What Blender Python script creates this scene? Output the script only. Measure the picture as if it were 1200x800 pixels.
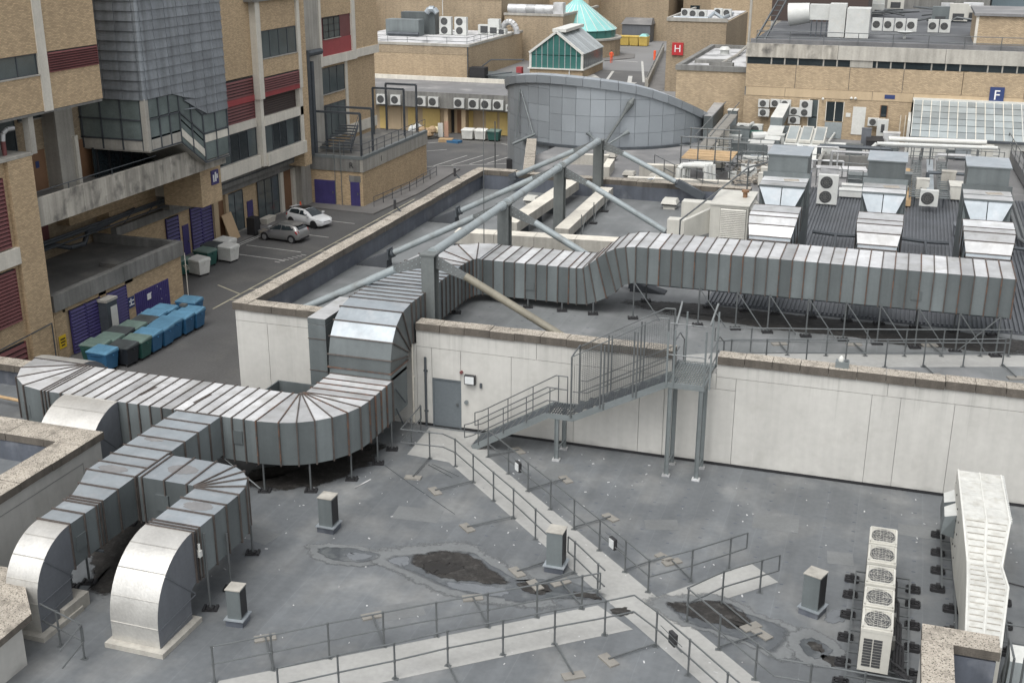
import bpy, bmesh, math, random
from mathutils import Vector, Matrix
rnd = random.Random(11)
for o in list(bpy.data.objects): bpy.data.objects.remove(o)
sc = bpy.context.scene
COL = sc.collection
# ------------------------------------------------------------------ camera
cd = bpy.data.cameras.new('camera'); cam = bpy.data.objects.new('camera', cd); COL.objects.link(cam)
cd.sensor_width = 36; cd.lens = 41.76; cd.clip_start = .1; cd.clip_end = 3000
PITCH, ROLL, YAW = math.radians(19.56), math.radians(.183), math.radians(18.1)
_f = Vector((-math.sin(YAW)*math.cos(PITCH), math.cos(YAW)*math.cos(PITCH), -math.sin(PITCH)))
_r = Vector((math.cos(YAW), math.sin(YAW), 0)); _u = _r.cross(_f)
_R = _r*math.cos(ROLL)+_u*math.sin(ROLL); _U = -_r*math.sin(ROLL)+_u*math.cos(ROLL)
cam.matrix_world = Matrix(((_R.x,_U.x,-_f.x,0),(_R.y,_U.y,-_f.y,0),(_R.z,_U.z,-_f.z,19),(0,0,0,1)))
sc.camera = cam
# ------------------------------------------------------------------ sky, sun, exposure
SUN_EL, SUN_AZ = math.radians(60), math.radians(188)     # azimuth clockwise from +Y
w = bpy.data.worlds.new('World'); sc.world = w; w.use_nodes = True
nt = w.node_tree; bg = nt.nodes['Background']
sky = nt.nodes.new('ShaderNodeTexSky'); sky.sky_type = 'NISHITA'; sky.sun_disc = False
sky.sun_elevation = SUN_EL; sky.sun_rotation = SUN_AZ; sky.air_density = 1.0; sky.dust_density = 3.0; sky.ozone_density = 1.0
hs = nt.nodes.new('ShaderNodeHueSaturation'); hs.inputs['Saturation'].default_value = .13     # overcast: grey, not blue
nt.links.new(sky.outputs[0], hs.inputs['Color']); nt.links.new(hs.outputs[0], bg.inputs[0]); bg.inputs[1].default_value = .15
sd = bpy.data.lights.new('sun', 'SUN'); sd.energy = 1.0; sd.angle = math.radians(40); sd.color = (1, .97, .92)
sun = bpy.data.objects.new('sun', sd); COL.objects.link(sun)
sun.rotation_euler = Vector((-math.sin(SUN_AZ)*math.cos(SUN_EL), -math.cos(SUN_AZ)*math.cos(SUN_EL), -math.sin(SUN_EL))).to_track_quat('-Z', 'Y').to_euler()
sun.location = (-30, -40, 80)
vs = sc.view_settings; vs.view_transform = 'Standard'; vs.look = 'None'; vs.exposure = .7; vs.gamma = 1
sc.render.engine = 'CYCLES'; sc.cycles.max_bounces = 6; sc.cycles.transparent_max_bounces = 8
# ------------------------------------------------------------------ materials
MT = {}
def nd(nt, t, **k):
    n = nt.nodes.new(t)
    for a, v in k.items(): setattr(n, a, v)
    return n
def mth(nt, op, a, b):
    n = nd(nt, 'ShaderNodeMath', operation=op)
    for i, v in enumerate((a, b)):
        if isinstance(v, (int, float)): n.inputs[i].default_value = v
        else: nt.links.new(v, n.inputs[i])
    return n.outputs[0]
def noise(nt, pos, scale, detail=4, sc3=None, rough=.55):
    if sc3:
        mp = nd(nt, 'ShaderNodeMapping'); mp.inputs['Scale'].default_value = sc3
        nt.links.new(pos, mp.inputs[0]); pos = mp.outputs[0]
    n = nd(nt, 'ShaderNodeTexNoise'); n.inputs['Scale'].default_value = scale; n.inputs['Detail'].default_value = detail
    n.inputs['Roughness'].default_value = rough
    nt.links.new(pos, n.inputs['Vector']); return n.outputs['Fac']
def ramp(nt, fac, a, b, ca=(0,0,0), cb=(1,1,1)):
    r = nd(nt, 'ShaderNodeValToRGB'); e = r.color_ramp.elements
    e[0].position = a; e[1].position = b; e[0].color = (*ca, 1); e[1].color = (*cb, 1)
    nt.links.new(fac, r.inputs[0]); return r.outputs[0]
def mix(nt, fac, a, b):
    m = nd(nt, 'ShaderNodeMix', data_type='RGBA')
    for s, v in ((0, fac), (6, a), (7, b)):
        if isinstance(v, (int, float)): m.inputs[s].default_value = v
        elif isinstance(v, tuple): m.inputs[s].default_value = (*v, 1)
        else: nt.links.new(v, m.inputs[s])
    return m.outputs[2]
def M(name, col, rough=.75, metal=0, var=.15, scale=.5, fine=.08, fscale=9, streak=0, bump=.0, rand=0, col2=None, c2=(.5, .65),
      spots=None, brick=None, cells=None, spec=.5, alpha=None, lines=None, coat=0, ystreak=0, feather=0, runs=None):
    m = bpy.data.materials.new(name); m.use_nodes = True; nt = m.node_tree; b = nt.nodes['Principled BSDF']
    g = nd(nt, 'ShaderNodeNewGeometry'); pos = g.outputs['Position']
    c = None
    if brick:
        sx = nd(nt, 'ShaderNodeSeparateXYZ'); nt.links.new(pos, sx.inputs[0])
        cb = nd(nt, 'ShaderNodeCombineXYZ')
        nt.links.new(mth(nt, 'ADD', sx.outputs[0], sx.outputs[1]), cb.inputs[0]); nt.links.new(sx.outputs[2], cb.inputs[1])
        bt = nd(nt, 'ShaderNodeTexBrick'); nt.links.new(cb.outputs[0], bt.inputs['Vector'])
        bt.inputs['Scale'].default_value = 1; bt.inputs['Brick Width'].default_value = brick[0]; bt.inputs['Row Height'].default_value = brick[1]
        bt.inputs['Mortar Size'].default_value = brick[2]; bt.inputs['Mortar Smooth'].default_value = .3
        bt.inputs['Color1'].default_value = (*[v*1.18 for v in col], 1); bt.inputs['Color2'].default_value = (*[v*.8 for v in col], 1)
        bt.inputs['Mortar'].default_value = (*[v*.62 for v in col], 1); c = bt.outputs['Color']
    else:
        rg = nd(nt, 'ShaderNodeRGB'); rg.outputs[0].default_value = (*col, 1); c = rg.outputs[0]
    if cells:   # (scale, colours...) aggregate
        v = nd(nt, 'ShaderNodeTexVoronoi'); v.inputs['Scale'].default_value = cells[0]; nt.links.new(pos, v.inputs['Vector'])
        s2 = nd(nt, 'ShaderNodeSeparateColor'); nt.links.new(v.outputs['Color'], s2.inputs[0])
        c = mix(nt, ramp(nt, s2.outputs[0], .25, .8), c, cells[1])
        c = mix(nt, ramp(nt, s2.outputs[1], .86, .9), c, cells[2])
        big = noise(nt, pos, 2.2, 4); c = mix(nt, ramp(nt, big, .52, .75), c, tuple(x*.55 for x in col))
    if col2:
        n = noise(nt, pos, scale*1.7, 6); c = mix(nt, ramp(nt, n, c2[0], c2[1]), c, col2)
    if lines:   # membrane seams: (axis period, width, strength)
        sx = nd(nt, 'ShaderNodeSeparateXYZ'); nt.links.new(pos, sx.inputs[0])
        fr = mth(nt, 'FRACT', mth(nt, 'DIVIDE', mth(nt, 'ADD', sx.outputs[lines[0]], mth(nt, 'MULTIPLY', noise(nt, pos, .7, 2), .08)), lines[1]), 0)
        ed = mth(nt, 'LESS_THAN', fr, lines[2]/lines[1]); c = mix(nt, mth(nt, 'MULTIPLY', ed, lines[3]), c, tuple(x*1.5 for x in col))
    fac = None
    def mul(v, amt):
        nonlocal fac
        t = mth(nt, 'ADD', mth(nt, 'MULTIPLY', mth(nt, 'SUBTRACT', v, .5), 2*amt), 1)
        fac = t if fac is None else mth(nt, 'MULTIPLY', fac, t)
    if var: mul(noise(nt, pos, scale, 5), var*2)
    fn = noise(nt, pos, fscale, 3)
    if fine: mul(fn, fine*2)
    if streak: mul(noise(nt, pos, 1, 5, (2.6, 2.6, .12)), streak*2)
    if ystreak: mul(noise(nt, pos, 1, 5, (1.9, .12, 1)), ystreak*2)
    if rand: mul(nd(nt, 'ShaderNodeObjectInfo').outputs['Random'], rand)
    if fac is not None:
        vm = nd(nt, 'ShaderNodeVectorMath', operation='SCALE'); nt.links.new(c, vm.inputs[0]); nt.links.new(fac, vm.inputs[3]); c = vm.outputs[0]
    if runs:    # grime runs hanging from the coping, and splash dirt at the foot
        sx = nd(nt, 'ShaderNodeSeparateXYZ'); nt.links.new(pos, sx.inputs[0])
        st = noise(nt, pos, 1, 6, (5.5, 5.5, .16), .65)
        hz = nd(nt, 'ShaderNodeMapRange'); hz.inputs['From Min'].default_value = runs[0]; hz.inputs['From Max'].default_value = runs[1]; nt.links.new(sx.outputs[2], hz.inputs[0])
        c = mix(nt, mth(nt, 'MULTIPLY', ramp(nt, mth(nt, 'ADD', st, mth(nt, 'MULTIPLY', hz.outputs[0], .14)), .62, .85), .45), c, tuple(x*.5 for x in col))
        fz = nd(nt, 'ShaderNodeMapRange'); fz.inputs['From Min'].default_value = .55; fz.inputs['From Max'].default_value = .05; nt.links.new(sx.outputs[2], fz.inputs[0])
        c = mix(nt, mth(nt, 'MULTIPLY', ramp(nt, mth(nt, 'MULTIPLY', fz.outputs[0], noise(nt, pos, 1.6, 5)), .3, .6), .6), c, tuple(x*.5 for x in col))
    if spots:   # (scale, threshold, colour) small droppings / marks
        for s_, th, cl in spots:
            v = nd(nt, 'ShaderNodeTexVoronoi'); v.inputs['Scale'].default_value = s_; nt.links.new(pos, v.inputs['Vector'])
            s2 = nd(nt, 'ShaderNodeSeparateColor'); nt.links.new(v.outputs['Color'], s2.inputs[0])
            rr = mth(nt, 'MULTIPLY', s2.outputs[0], th)
            d = mth(nt, 'ADD', v.outputs['Distance'], mth(nt, 'MULTIPLY', fn, .04))
            c = mix(nt, mth(nt, 'MULTIPLY', mth(nt, 'LESS_THAN', d, rr), mth(nt, 'GREATER_THAN', s2.outputs[1], .62)), c, cl)
    nt.links.new(c, b.inputs['Base Color'])
    b.inputs['Roughness'].default_value = rough; b.inputs['Metallic'].default_value = metal; b.inputs['Specular IOR Level'].default_value = spec
    if coat: b.inputs['Coat Weight'].default_value = coat; b.inputs['Coat Roughness'].default_value = .08
    if (metal or rough < .5) and not name.startswith('car'):
        rr = nd(nt, 'ShaderNodeMapRange'); rr.inputs['To Min'].default_value = max(.03, rough-.13); rr.inputs['To Max'].default_value = min(1, rough+.13)
        nt.links.new(noise(nt, pos, 2.5, 4), rr.inputs[0]); nt.links.new(rr.outputs[0], b.inputs['Roughness'])
    if feather:
        at = nd(nt, 'ShaderNodeAttribute'); at.attribute_name = 'edge'
        f = mth(nt, 'ADD', at.outputs['Fac'], mth(nt, 'MULTIPLY', mth(nt, 'SUBTRACT', noise(nt, pos, 4.5, 6, None, .7), .5), feather))
        nt.links.new(ramp(nt, f, .12, .34), b.inputs['Alpha'])
    if alpha is not None: b.inputs['Alpha'].default_value = alpha
    if bump:
        bp = nd(nt, 'ShaderNodeBump'); bp.inputs['Strength'].default_value = bump; bp.inputs['Distance'].default_value = .03
        nt.links.new(fn, bp.inputs['Height']); nt.links.new(bp.outputs[0], b.inputs['Normal'])
    MT[name] = m; return m
SPK = [(1.4, .048, (.62, .63, .62)), (.8, .045, (.05, .05, .05))]
M('membrane', (.118, .127, .134), .55, var=.22, scale=.3, fine=.1, fscale=5, ystreak=.14, col2=(.178, .183, .182), c2=(.48, .7), spots=SPK, bump=.1, lines=(0, 1.05, .03, .25))
M('membrane_up', (.145, .153, .155), .55, ystreak=.12, var=.18, scale=.35, fine=.06, fscale=5, col2=(.215, .22, .224), c2=(.5, .75), spots=SPK, bump=.1, lines=(0, 1.05, .03, .3))
M('rim_pale', (.142, .15, .153), .7, var=.15, scale=.9, fine=.1, feather=.7)
M('membrane_patch', (.145, .152, .154), .5, var=.15, scale=.9, fine=.08)
M('upstand', (.085, .095, .115), .55, var=.2, scale=.6, col2=(.14, .15, .17), c2=(.55, .7), streak=.2)
M('walkway', (.31, .31, .297), .75, var=.14, scale=.6, fine=.08, fscale=6, col2=(.33, .33, .32), c2=(.5, .7), spots=[(1.6, .05, (.15, .15, .15))], bump=.1)
M('asphalt', (.095, .094, .093), .85, var=.22, scale=.16, fine=.15, fscale=7, col2=(.13, .127, .12), c2=(.5, .7), bump=.15)
M('asphalt_far', (.2, .2, .2), .85, var=.15, scale=.1, fine=.08)
M('paint_white', (.45, .445, .42), .7, var=.3, scale=1.2, fine=.2)
M('paint_yellow', (.4, .375, .28), .7, var=.3, scale=1.2, fine=.2)
M('pavement', (.16, .155, .15), .85, var=.2, scale=.5)
M('render_wall', (.47, .463, .435), .8, var=.07, scale=.5, fine=.04, fscale=4, streak=.07, runs=(2.4, 4.05), col2=(.41, .4, .372), c2=(.58, .78), bump=.05)
M('joint', (.27, .27, .26), .9)
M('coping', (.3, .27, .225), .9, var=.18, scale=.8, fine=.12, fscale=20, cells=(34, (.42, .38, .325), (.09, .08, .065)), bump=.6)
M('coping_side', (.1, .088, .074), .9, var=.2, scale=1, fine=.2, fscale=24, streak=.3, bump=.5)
M('brick', (.5, .375, .235), .85, var=.09, scale=.22, fine=.05, streak=.07, brick=(.225, .075, .011), bump=.05)
M('brick_far', (.42, .325, .215), .85, var=.1, scale=.22, fine=.05, streak=.08, brick=(.225, .075, .011))
M('brick_dull', (.34, .27, .185), .85, var=.12, scale=.25, fine=.06, streak=.12, brick=(.225, .075, .011))
M('brick_soft', (.45, .35, .23), .85, var=.07, scale=.3, fine=.05, streak=.07)
M('concrete', (.34, .325, .29), .85, var=.16, scale=.5, fine=.08, streak=.22, bump=.1)
M('concrete_dark', (.17, .168, .158), .85, var=.25, scale=.5, fine=.1, streak=.3)
M('concrete_stain', (.33, .31, .27), .85, var=.2, scale=.6, fine=.08, streak=.45, col2=(.1, .095, .087), c2=(.5, .72))
M('white_trim', (.6, .57, .5), .75, var=.1, scale=.7, streak=.12)
M('roof_old', (.14, .138, .13), .85, var=.3, scale=.35, fine=.12, col2=(.2, .19, .17), c2=(.5, .7))
M('roof_grey', (.17, .17, .172), .8, var=.2, scale=.2, fine=.1, col2=(.27, .265, .26), c2=(.5, .7))
M('roof_dark', (.085, .09, .097), .8, var=.25, scale=.2, fine=.1, col2=(.15, .155, .16), c2=(.5, .7))
M('roof_pale', (.5, .5, .5), .7, var=.2, scale=.3, fine=.1, col2=(.25, .25, .25), c2=(.52, .62))
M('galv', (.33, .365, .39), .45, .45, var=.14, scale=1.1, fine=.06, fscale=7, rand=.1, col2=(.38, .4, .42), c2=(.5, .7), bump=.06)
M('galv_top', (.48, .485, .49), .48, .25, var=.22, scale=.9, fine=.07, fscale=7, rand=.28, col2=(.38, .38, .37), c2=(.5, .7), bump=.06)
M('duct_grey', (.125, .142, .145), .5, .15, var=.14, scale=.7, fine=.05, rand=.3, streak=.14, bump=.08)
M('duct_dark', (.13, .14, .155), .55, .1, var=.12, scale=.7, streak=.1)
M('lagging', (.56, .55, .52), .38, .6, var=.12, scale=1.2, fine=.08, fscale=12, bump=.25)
M('flange', (.085, .072, .065), .7, .2, var=.25, scale=3, fine=.2, fscale=14)
M('flange_rust', (.12, .07, .05), .8, .1, col2=(.07,.062,.057), c2=(.42,.6), var=.3, scale=2.5, fine=.25, fscale=14)
M('steel', (.135, .145, .148), .45, .45, var=.12, scale=2, fine=.08)
M('steel_paint', (.17, .19, .193), .5, .2, var=.14, scale=1.1, fine=.08, rand=.08)
M('steel_tube', (.27, .305, .315), .48, .1, var=.14, scale=.8, fine=.06, col2=(.19, .2, .195), c2=(.5, .7))
M('tube_rust', (.2, .185, .145), .6, .1, var=.2, scale=1)
M('bracket', (.042, .047, .054), .75, var=.2, scale=1.5)
M('steel_dark', (.075, .085, .095), .55, .3, var=.2, scale=1.5)
M('gusset', (.14, .15, .15), .6, .15, var=.2, scale=1.2)
M('column', (.13, .142, .14), .6, .15, var=.18, scale=.9, streak=.15)
M('black', (.018, .018, .02), .6, var=.2, scale=3)
M('rubber', (.022, .022, .024), .7, var=.2, scale=5)
M('grey_door', (.125, .143, .155), .5, var=.05, scale=1)
M('slab', (.21, .2, .18), .85, var=.12, scale=2)
M('cream', (.5, .49, .445), .5, var=.08, scale=1.5, fine=.04, streak=.08)
M('white_unit', (.52, .53, .51), .5, var=.1, scale=1.5, fine=.05, col2=(.55, .54, .5), c2=(.55, .75))
M('white_wrinkle', (.52, .52, .49), .5, var=.12, scale=2, fine=.1, fscale=6, bump=.9, col2=(.42, .41, .37), c2=(.5, .7))
M('white_panel', (.58, .58, .545), .5, var=.07, scale=1.5)
M('grille', (.07, .072, .075), .5, .3, var=.2, scale=4)
M('grille_lt', (.16, .16, .15), .5, .3, var=.3, scale=6)
M('silt_and_shade', (.022, .02, .018), .7, feather=.55, var=.45, scale=2.5, fine=.4, fscale=14, col2=(.05, .048, .045), c2=(.5, .7), bump=.3)  # puddle silt and moss; also the painted shade under two ducts
M('silt_dark', (.014, .012, .01), .3, feather=.5, var=.3, scale=3)
M('wet', (.075, .082, .088), .1, feather=.22, var=.2, scale=1.2, col2=(.12, .128, .13), c2=(.5, .66))
M('wet_sky', (.13, .14, .15), .05, feather=.25, var=.1, scale=1)
M('purple', (.055, .045, .155), .55, var=.15, scale=1.5, streak=.1)
M('purple_peel', (.055, .045, .17), .6, var=.1, scale=2, spots=[(3.2, .22, (.5, .5, .55))])
M('red_louvre', (.15, .05, .05), .6, var=.12, scale=1)
M('red_panel', (.3, .05, .055), .55, var=.1, scale=1)
M('glass', (.022, .03, .034), .06, var=.25, scale=.5, spec=.6)
M('glass_grey', (.085, .105, .108), .08, var=.3, scale=.35, spec=.6)
M('glass_bay', (.14, .17, .165), .12, var=.35, scale=.45, spec=.6)
M('glass_teal', (.05, .16, .145), .12, var=.2, scale=.3, spec=.6)
M('glass_roof', (.25, .52, .5), .2, var=.12, scale=.4)
M('glass_pale', (.27, .3, .305), .2, var=.15, scale=.6, rand=.25)
M('lead', (.19, .208, .225), .5, .25, var=.16, scale=.8, fine=.1, fscale=6, streak=.28, rand=.1, bump=.1)
M('zinc', (.33, .36, .385), .42, .35, var=.06, scale=.5, fine=.03, rand=.08)
M('zinc_dark', (.2, .22, .235), .5, .3, var=.12, scale=.5)
M('bin_blue', (.035, .13, .255), .45, var=.12, scale=2, rand=.15)
M('bin_blue_lid', (.11, .25, .37), .5, var=.2, scale=2, rand=.15)
M('bin_green', (.03, .1, .085), .5, var=.15, scale=2)
M('bin_green_lid', (.14, .2, .175), .55, var=.2, scale=2)
M('bin_black', (.02, .024, .03), .5, var=.2, scale=2)
M('bin_black_lid', (.06, .068, .07), .55, var=.25, scale=2)
M('bin_white', (.66, .66, .62), .5, var=.12, scale=2)
M('car_silver', (.36, .36, .355), .28, .55, var=.02, fine=0, coat=.6)
M('car_white', (.74, .75, .75), .25, 0, var=.02, fine=0, coat=.6)
M('car_black', (.012, .012, .014), .15, 0, var=0, fine=0, coat=.5)
M('tail_red', (.4, .02, .02), .2, var=0)
M('lamp_glass', (.6, .62, .62), .12, var=0)
M('alloy', (.4, .4, .4), .35, .7, var=.05)
M('yellow_sign', (.7, .48, .03), .5, var=.08)
M('sign_blue', (.025, .045, .14), .5, var=.05)
M('sign_red', (.45, .03, .035), .5, var=.05)
M('sign_white', (.75, .75, .75), .5, var=.03)
M('timber', (.42, .29, .16), .75, var=.2, scale=1.5, fine=.1)
M('board', (.5, .36, .22), .75, var=.1, scale=1)
M('yellow_door', (.58, .43, .16), .6, var=.12, scale=1)
M('skip_yellow', (.62, .45, .12), .55, var=.12, scale=1)
M('orange', (.75, .11, .04), .7, var=.08)
M('skin', (.45, .28, .2), .6, var=.04)
M('hair', (.04, .028, .02), .7, var=.1)
M('deck_metal', (.1, .108, .12), .5, .35, var=.2, scale=.6)
M('rubble', (.33, .3, .26), .9, var=.35, scale=2.5, fine=.3, fscale=12, bump=.8)
M('gull', (.78, .78, .77), .7, var=.08)
M('brown_wall', (.06, .042, .036), .7, var=.12, scale=.4)
M('cardboard', (.38, .27, .16), .8, var=.15)
M('cloth', (.7, .62, .4), .8, var=.3, scale=3)
M('copper_wood', (.2, .11, .06), .6, var=.2)
M('shutter', (.12, .16, .18), .5, var=.1, scale=.5)
M('plastic_black', (.03, .03, .032), .4, var=.1)
M('grass', (.13, .16, .06), .9, var=.2, scale=.2)
# ------------------------------------------------------------------ mesh helpers
class MB:
    def __init__(s): s.v = []; s.f = []
    def quad(s, a, b, c, d):
        n = len(s.v); s.v += [tuple(a), tuple(b), tuple(c), tuple(d)]; s.f.append((n, n+1, n+2, n+3)); return s
    def hexa(s, lo, hi):   # two loops of equal length, capped
        n = len(s.v); k = len(lo); s.v += [tuple(p) for p in lo]+[tuple(p) for p in hi]
        s.f.append(tuple(n+i for i in reversed(range(k)))); s.f.append(tuple(n+k+i for i in range(k)))
        for i in range(k): j = (i+1) % k; s.f.append((n+i, n+j, n+k+j, n+k+i))
        return s
    def box(s, x0, x1, y0, y1, z0, z1):
        return s.hexa([(x0,y0,z0),(x1,y0,z0),(x1,y1,z0),(x0,y1,z0)], [(x0,y0,z1),(x1,y0,z1),(x1,y1,z1),(x0,y1,z1)])
    def obox(s, c, sx, sy, sz, rz=0):   # base centre, rotated about z
        ca, sa = math.cos(rz), math.sin(rz); q = [(-sx/2,-sy/2),(sx/2,-sy/2),(sx/2,sy/2),(-sx/2,sy/2)]
        p = [(c[0]+a*ca-b*sa, c[1]+a*sa+b*ca) for a, b in q]
        return s.hexa([(*a, c[2]) for a in p], [(*a, c[2]+sz) for a in p])
    def prism(s, poly, z0, z1): return s.hexa([(*p, z0) for p in poly], [(*p, z1) for p in poly])
    def tube(s, p, q, r, n=8, r2=None, cap=True):
        p, q = Vector(p), Vector(q); d = (q-p).normalized(); a = d.orthogonal().normalized(); b = d.cross(a); r2 = r if r2 is None else r2
        lo = [p+(a*math.cos(t)+b*math.sin(t))*r for t in [2*math.pi*i/n for i in range(n)]]
        hi = [q+(a*math.cos(t)+b*math.sin(t))*r2 for t in [2*math.pi*i/n for i in range(n)]]
        return s.hexa(lo, hi)
    def path(s, pts, r, n=6):
        for a, b in zip(pts, pts[1:]): s.tube(a, b, r, n)
        return s
    def beam(s, p, q, w_, h_):   # rectangular bar, h in the up direction
        p, q = Vector(p), Vector(q); d = (q-p).normalized()
        sd_ = d.cross(Vector((0,0,1))) if abs(d.z) < .98 else Vector((1,0,0)); sd_.normalize(); up = sd_.cross(d)
        k = lambda c: [c-sd_*w_/2-up*h_/2, c+sd_*w_/2-up*h_/2, c+sd_*w_/2+up*h_/2, c-sd_*w_/2+up*h_/2]
        return s.hexa(k(p), k(q))
    def lathe(s, prof, c=(0,0,0), n=16):
        m = len(s.v)
        for r, z in prof:
            for i in range(n): t = 2*math.pi*i/n; s.v.append((c[0]+r*math.cos(t), c[1]+r*math.sin(t), c[2]+z))
        for k in range(len(prof)-1):
            for i in range(n): j = (i+1) % n; s.f.append((m+k*n+i, m+k*n+j, m+(k+1)*n+j, m+(k+1)*n+i))
        s.f.append(tuple(m+i for i in reversed(range(n)))); s.f.append(tuple(m+(len(prof)-1)*n+i for i in range(n)))
        return s
    def loft(s, loops, cap=True):
        m = len(s.v); n = len(loops[0])
        for L in loops: s.v += [tuple(p) for p in L]
        for k in range(len(loops)-1):
            for i in range(n): j = (i+1) % n; s.f.append((m+k*n+i, m+k*n+j, m+(k+1)*n+j, m+(k+1)*n+i))
        if cap: s.f.append(tuple(m+i for i in reversed(range(n)))); s.f.append(tuple(m+(len(loops)-1)*n+i for i in range(n)))
        return s
def mesh(name, mb, mats, smooth=False, off=(0,0,0), fm=None):
    me = bpy.data.meshes.new(name); ox, oy, oz = off
    me.from_pydata([(x-ox, y-oy, z-oz) for x, y, z in mb.v], [], mb.f)
    bm = bmesh.new(); bm.from_mesh(me); bmesh.ops.recalc_face_normals(bm, faces=bm.faces); bm.to_mesh(me); bm.free()
    if getattr(mb, 'edge', None):
        at = me.attributes.new('edge', 'FLOAT', 'POINT')
        for i, e in enumerate(mb.edge): at.data[i].value = e
    if isinstance(mats, str): mats = [mats]
    for m in mats: me.materials.append(MT[m])
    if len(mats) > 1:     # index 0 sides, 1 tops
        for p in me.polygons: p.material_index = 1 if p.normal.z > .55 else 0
    if fm: fm(me)
    if smooth:
        for p in me.polygons: p.use_smooth = True
        try: me.set_sharp_from_angle(angle=math.radians(35))
        except Exception: pass
    return me
def obj(name, data, parent=None, loc=(0,0,0), rz=0):
    o = bpy.data.objects.new(name, data); COL.objects.link(o); o.location = loc
    if rz: o.rotation_euler = (0, 0, rz)
    if parent is not None: o.parent = parent
    return o
def tag(o, label, cat, group=None):
    o['label'] = label; o['category'] = cat
    if group: o['group'] = group
    return o
def thing(name, label, cat, loc=(0,0,0), group=None, rz=0): return tag(obj(name, None, None, loc, rz), label, cat, group)
def part(root, name, mb, mats, smooth=False, local=False, kind=None, label=None, base=None):
    """mesh given in world coordinates (root unrotated), or local ones"""
    off = (0,0,0)
    if not local:
        b = base if base is not None else root
        off = tuple(b.location) if b.parent is None else tuple(Vector(b.location)+Vector(b.parent.location))
    o = obj(name, mesh(name, mb, mats, smooth, off), root)
    if kind: o['kind'] = kind
    if label: o['label'] = label
    return o
def solo(name, mb, mats, label, cat, group=None, loc=(0,0,0), smooth=False, local=False):
    o = obj(name, mesh(name, mb, mats, smooth, (0,0,0) if local else loc), None, loc); return tag(o, label, cat, group)
def struct(name, mb, mats, kind='structure', smooth=False, parent=None):
    o = obj(name, mesh(name, mb, mats, smooth), parent)
    if parent is None: o['kind'] = kind
    return o
def inst(root, name, me, loc, rz=0, rot=None):
    """shared mesh placed in world coordinates under an unrotated root"""
    l = Vector(loc)-Vector(root.location) if root is not None else loc
    o = obj(name, me, root, l, rz)
    if rot: o.rotation_euler = rot
    return o
def copy_tree(o, loc, rz=0, label=None, parent=None, group=None):
    c = o.copy(); COL.objects.link(c); c.parent = parent
    if parent is None: c.location = loc; c.rotation_euler = (0, 0, rz)
    if label: c['label'] = label
    if group: c['group'] = group
    for ch in list(o.children): copy_tree(ch, None, 0, None, c)
    return c
PI = math.pi
def lerp(a, b, t): return tuple(x+(y-x)*t for x, y in zip(a, b))
def blob(poly, z, jag=.12, sub=5, seed=0):
    """irregular outline sheet through the given plan points"""
    r = random.Random(seed); n = len(poly); out = []
    for i in range(n):
        p0, p1, p2, p3 = [Vector((*poly[(i+k-1) % n], 0)) for k in range(4)]
        for k in range(sub):
            t = k/sub
            q = .5*((2*p1)+(-p0+p2)*t+(2*p0-5*p1+4*p2-p3)*t*t+(-p0+3*p1-3*p2+p3)*t**3)
            out.append((q.x+r.uniform(-jag, jag), q.y+r.uniform(-jag, jag), z))
    n = len(out); cxx = sum(p[0] for p in out)/n; cyy = sum(p[1] for p in out)/n; mb = MB(); mb.edge = []
    for f, e in ((1.06,0.),(.93,.25),(.75,.55),(.4,1.)):
        mb.v += [(cxx+(p[0]-cxx)*f, cyy+(p[1]-cyy)*f, z) for p in out]; mb.edge += [e]*n
    for k in range(3):
        for i in range(n): j = (i+1) % n; mb.f.append((k*n+i, k*n+j, (k+1)*n+j, (k+1)*n+i))
    mb.f.append(tuple(range(3*n, 4*n)))
    return mb
# ================================================================== the setting
struct('ground', MB().box(-900, 900, -200, 1600, -6.2, -5), 'asphalt')
struct('lower_roof', MB().box(-38, 16, 3, 40.28, -4.9, 0), 'membrane')
UR = struct('upper_roof', MB().prism([(-24.66,40.7),(12,40.7),(12,49.9),(-7.4,49.9),(-7.4,70),(-24.66,70)], -4.9, 3.1), 'membrane_up')
struct('rear_roof', MB().prism([(-22.2,69.9),(-7.4,69.9),(-7.4,76),(14,76),(14,95),(-16,95),(-22.3,93),(-24.3,85.3),(-24.75,81)], -4.9, 3.06), 'roof_grey')
struct('metal_deck_base', MB().box(-7.38, 14, 49.92, 75.98, -4.9, 3.14), 'deck_metal')
# corrugated ribs of the deck: too fine to pick apart
mb = MB()
for i in range(118):
    x = -7.3+i*.18; mb.box(x, x+.09, 50, 75.9, 3.14, 3.21)
struct('deck_rib', mb, 'deck_metal', 'stuff')
# ---- walkway strips of pale non-slip membrane
struct('walkway', MB().prism([(-16.54,40.12),(-16.4,37.5),(-14.66,37.36),(2.2,21.5),(4.2,21.4),(-13.47,38.3),(-13.9,40.1)], .001, .006), 'walkway')
struct('walkway', MB().prism([(-17.5,21.4),(-15,21.4),(-5.75,28.72),(-7.0,29.62)], .001, .010), 'walkway')
struct('walkway', MB().prism([(-5.6,30.42),(-4.4,30.2),(-2.1,32.62),(-3.04,33.48)], .001, .010), 'walkway')
struct('walkway', MB().prism([(-7,41.2),(-5.4,41.2),(-5.35,42.3),(6,46.25),(6,47.5),(-6.1,43.75),(-7,43.2)], 3.101, 3.106), 'walkway')
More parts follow.
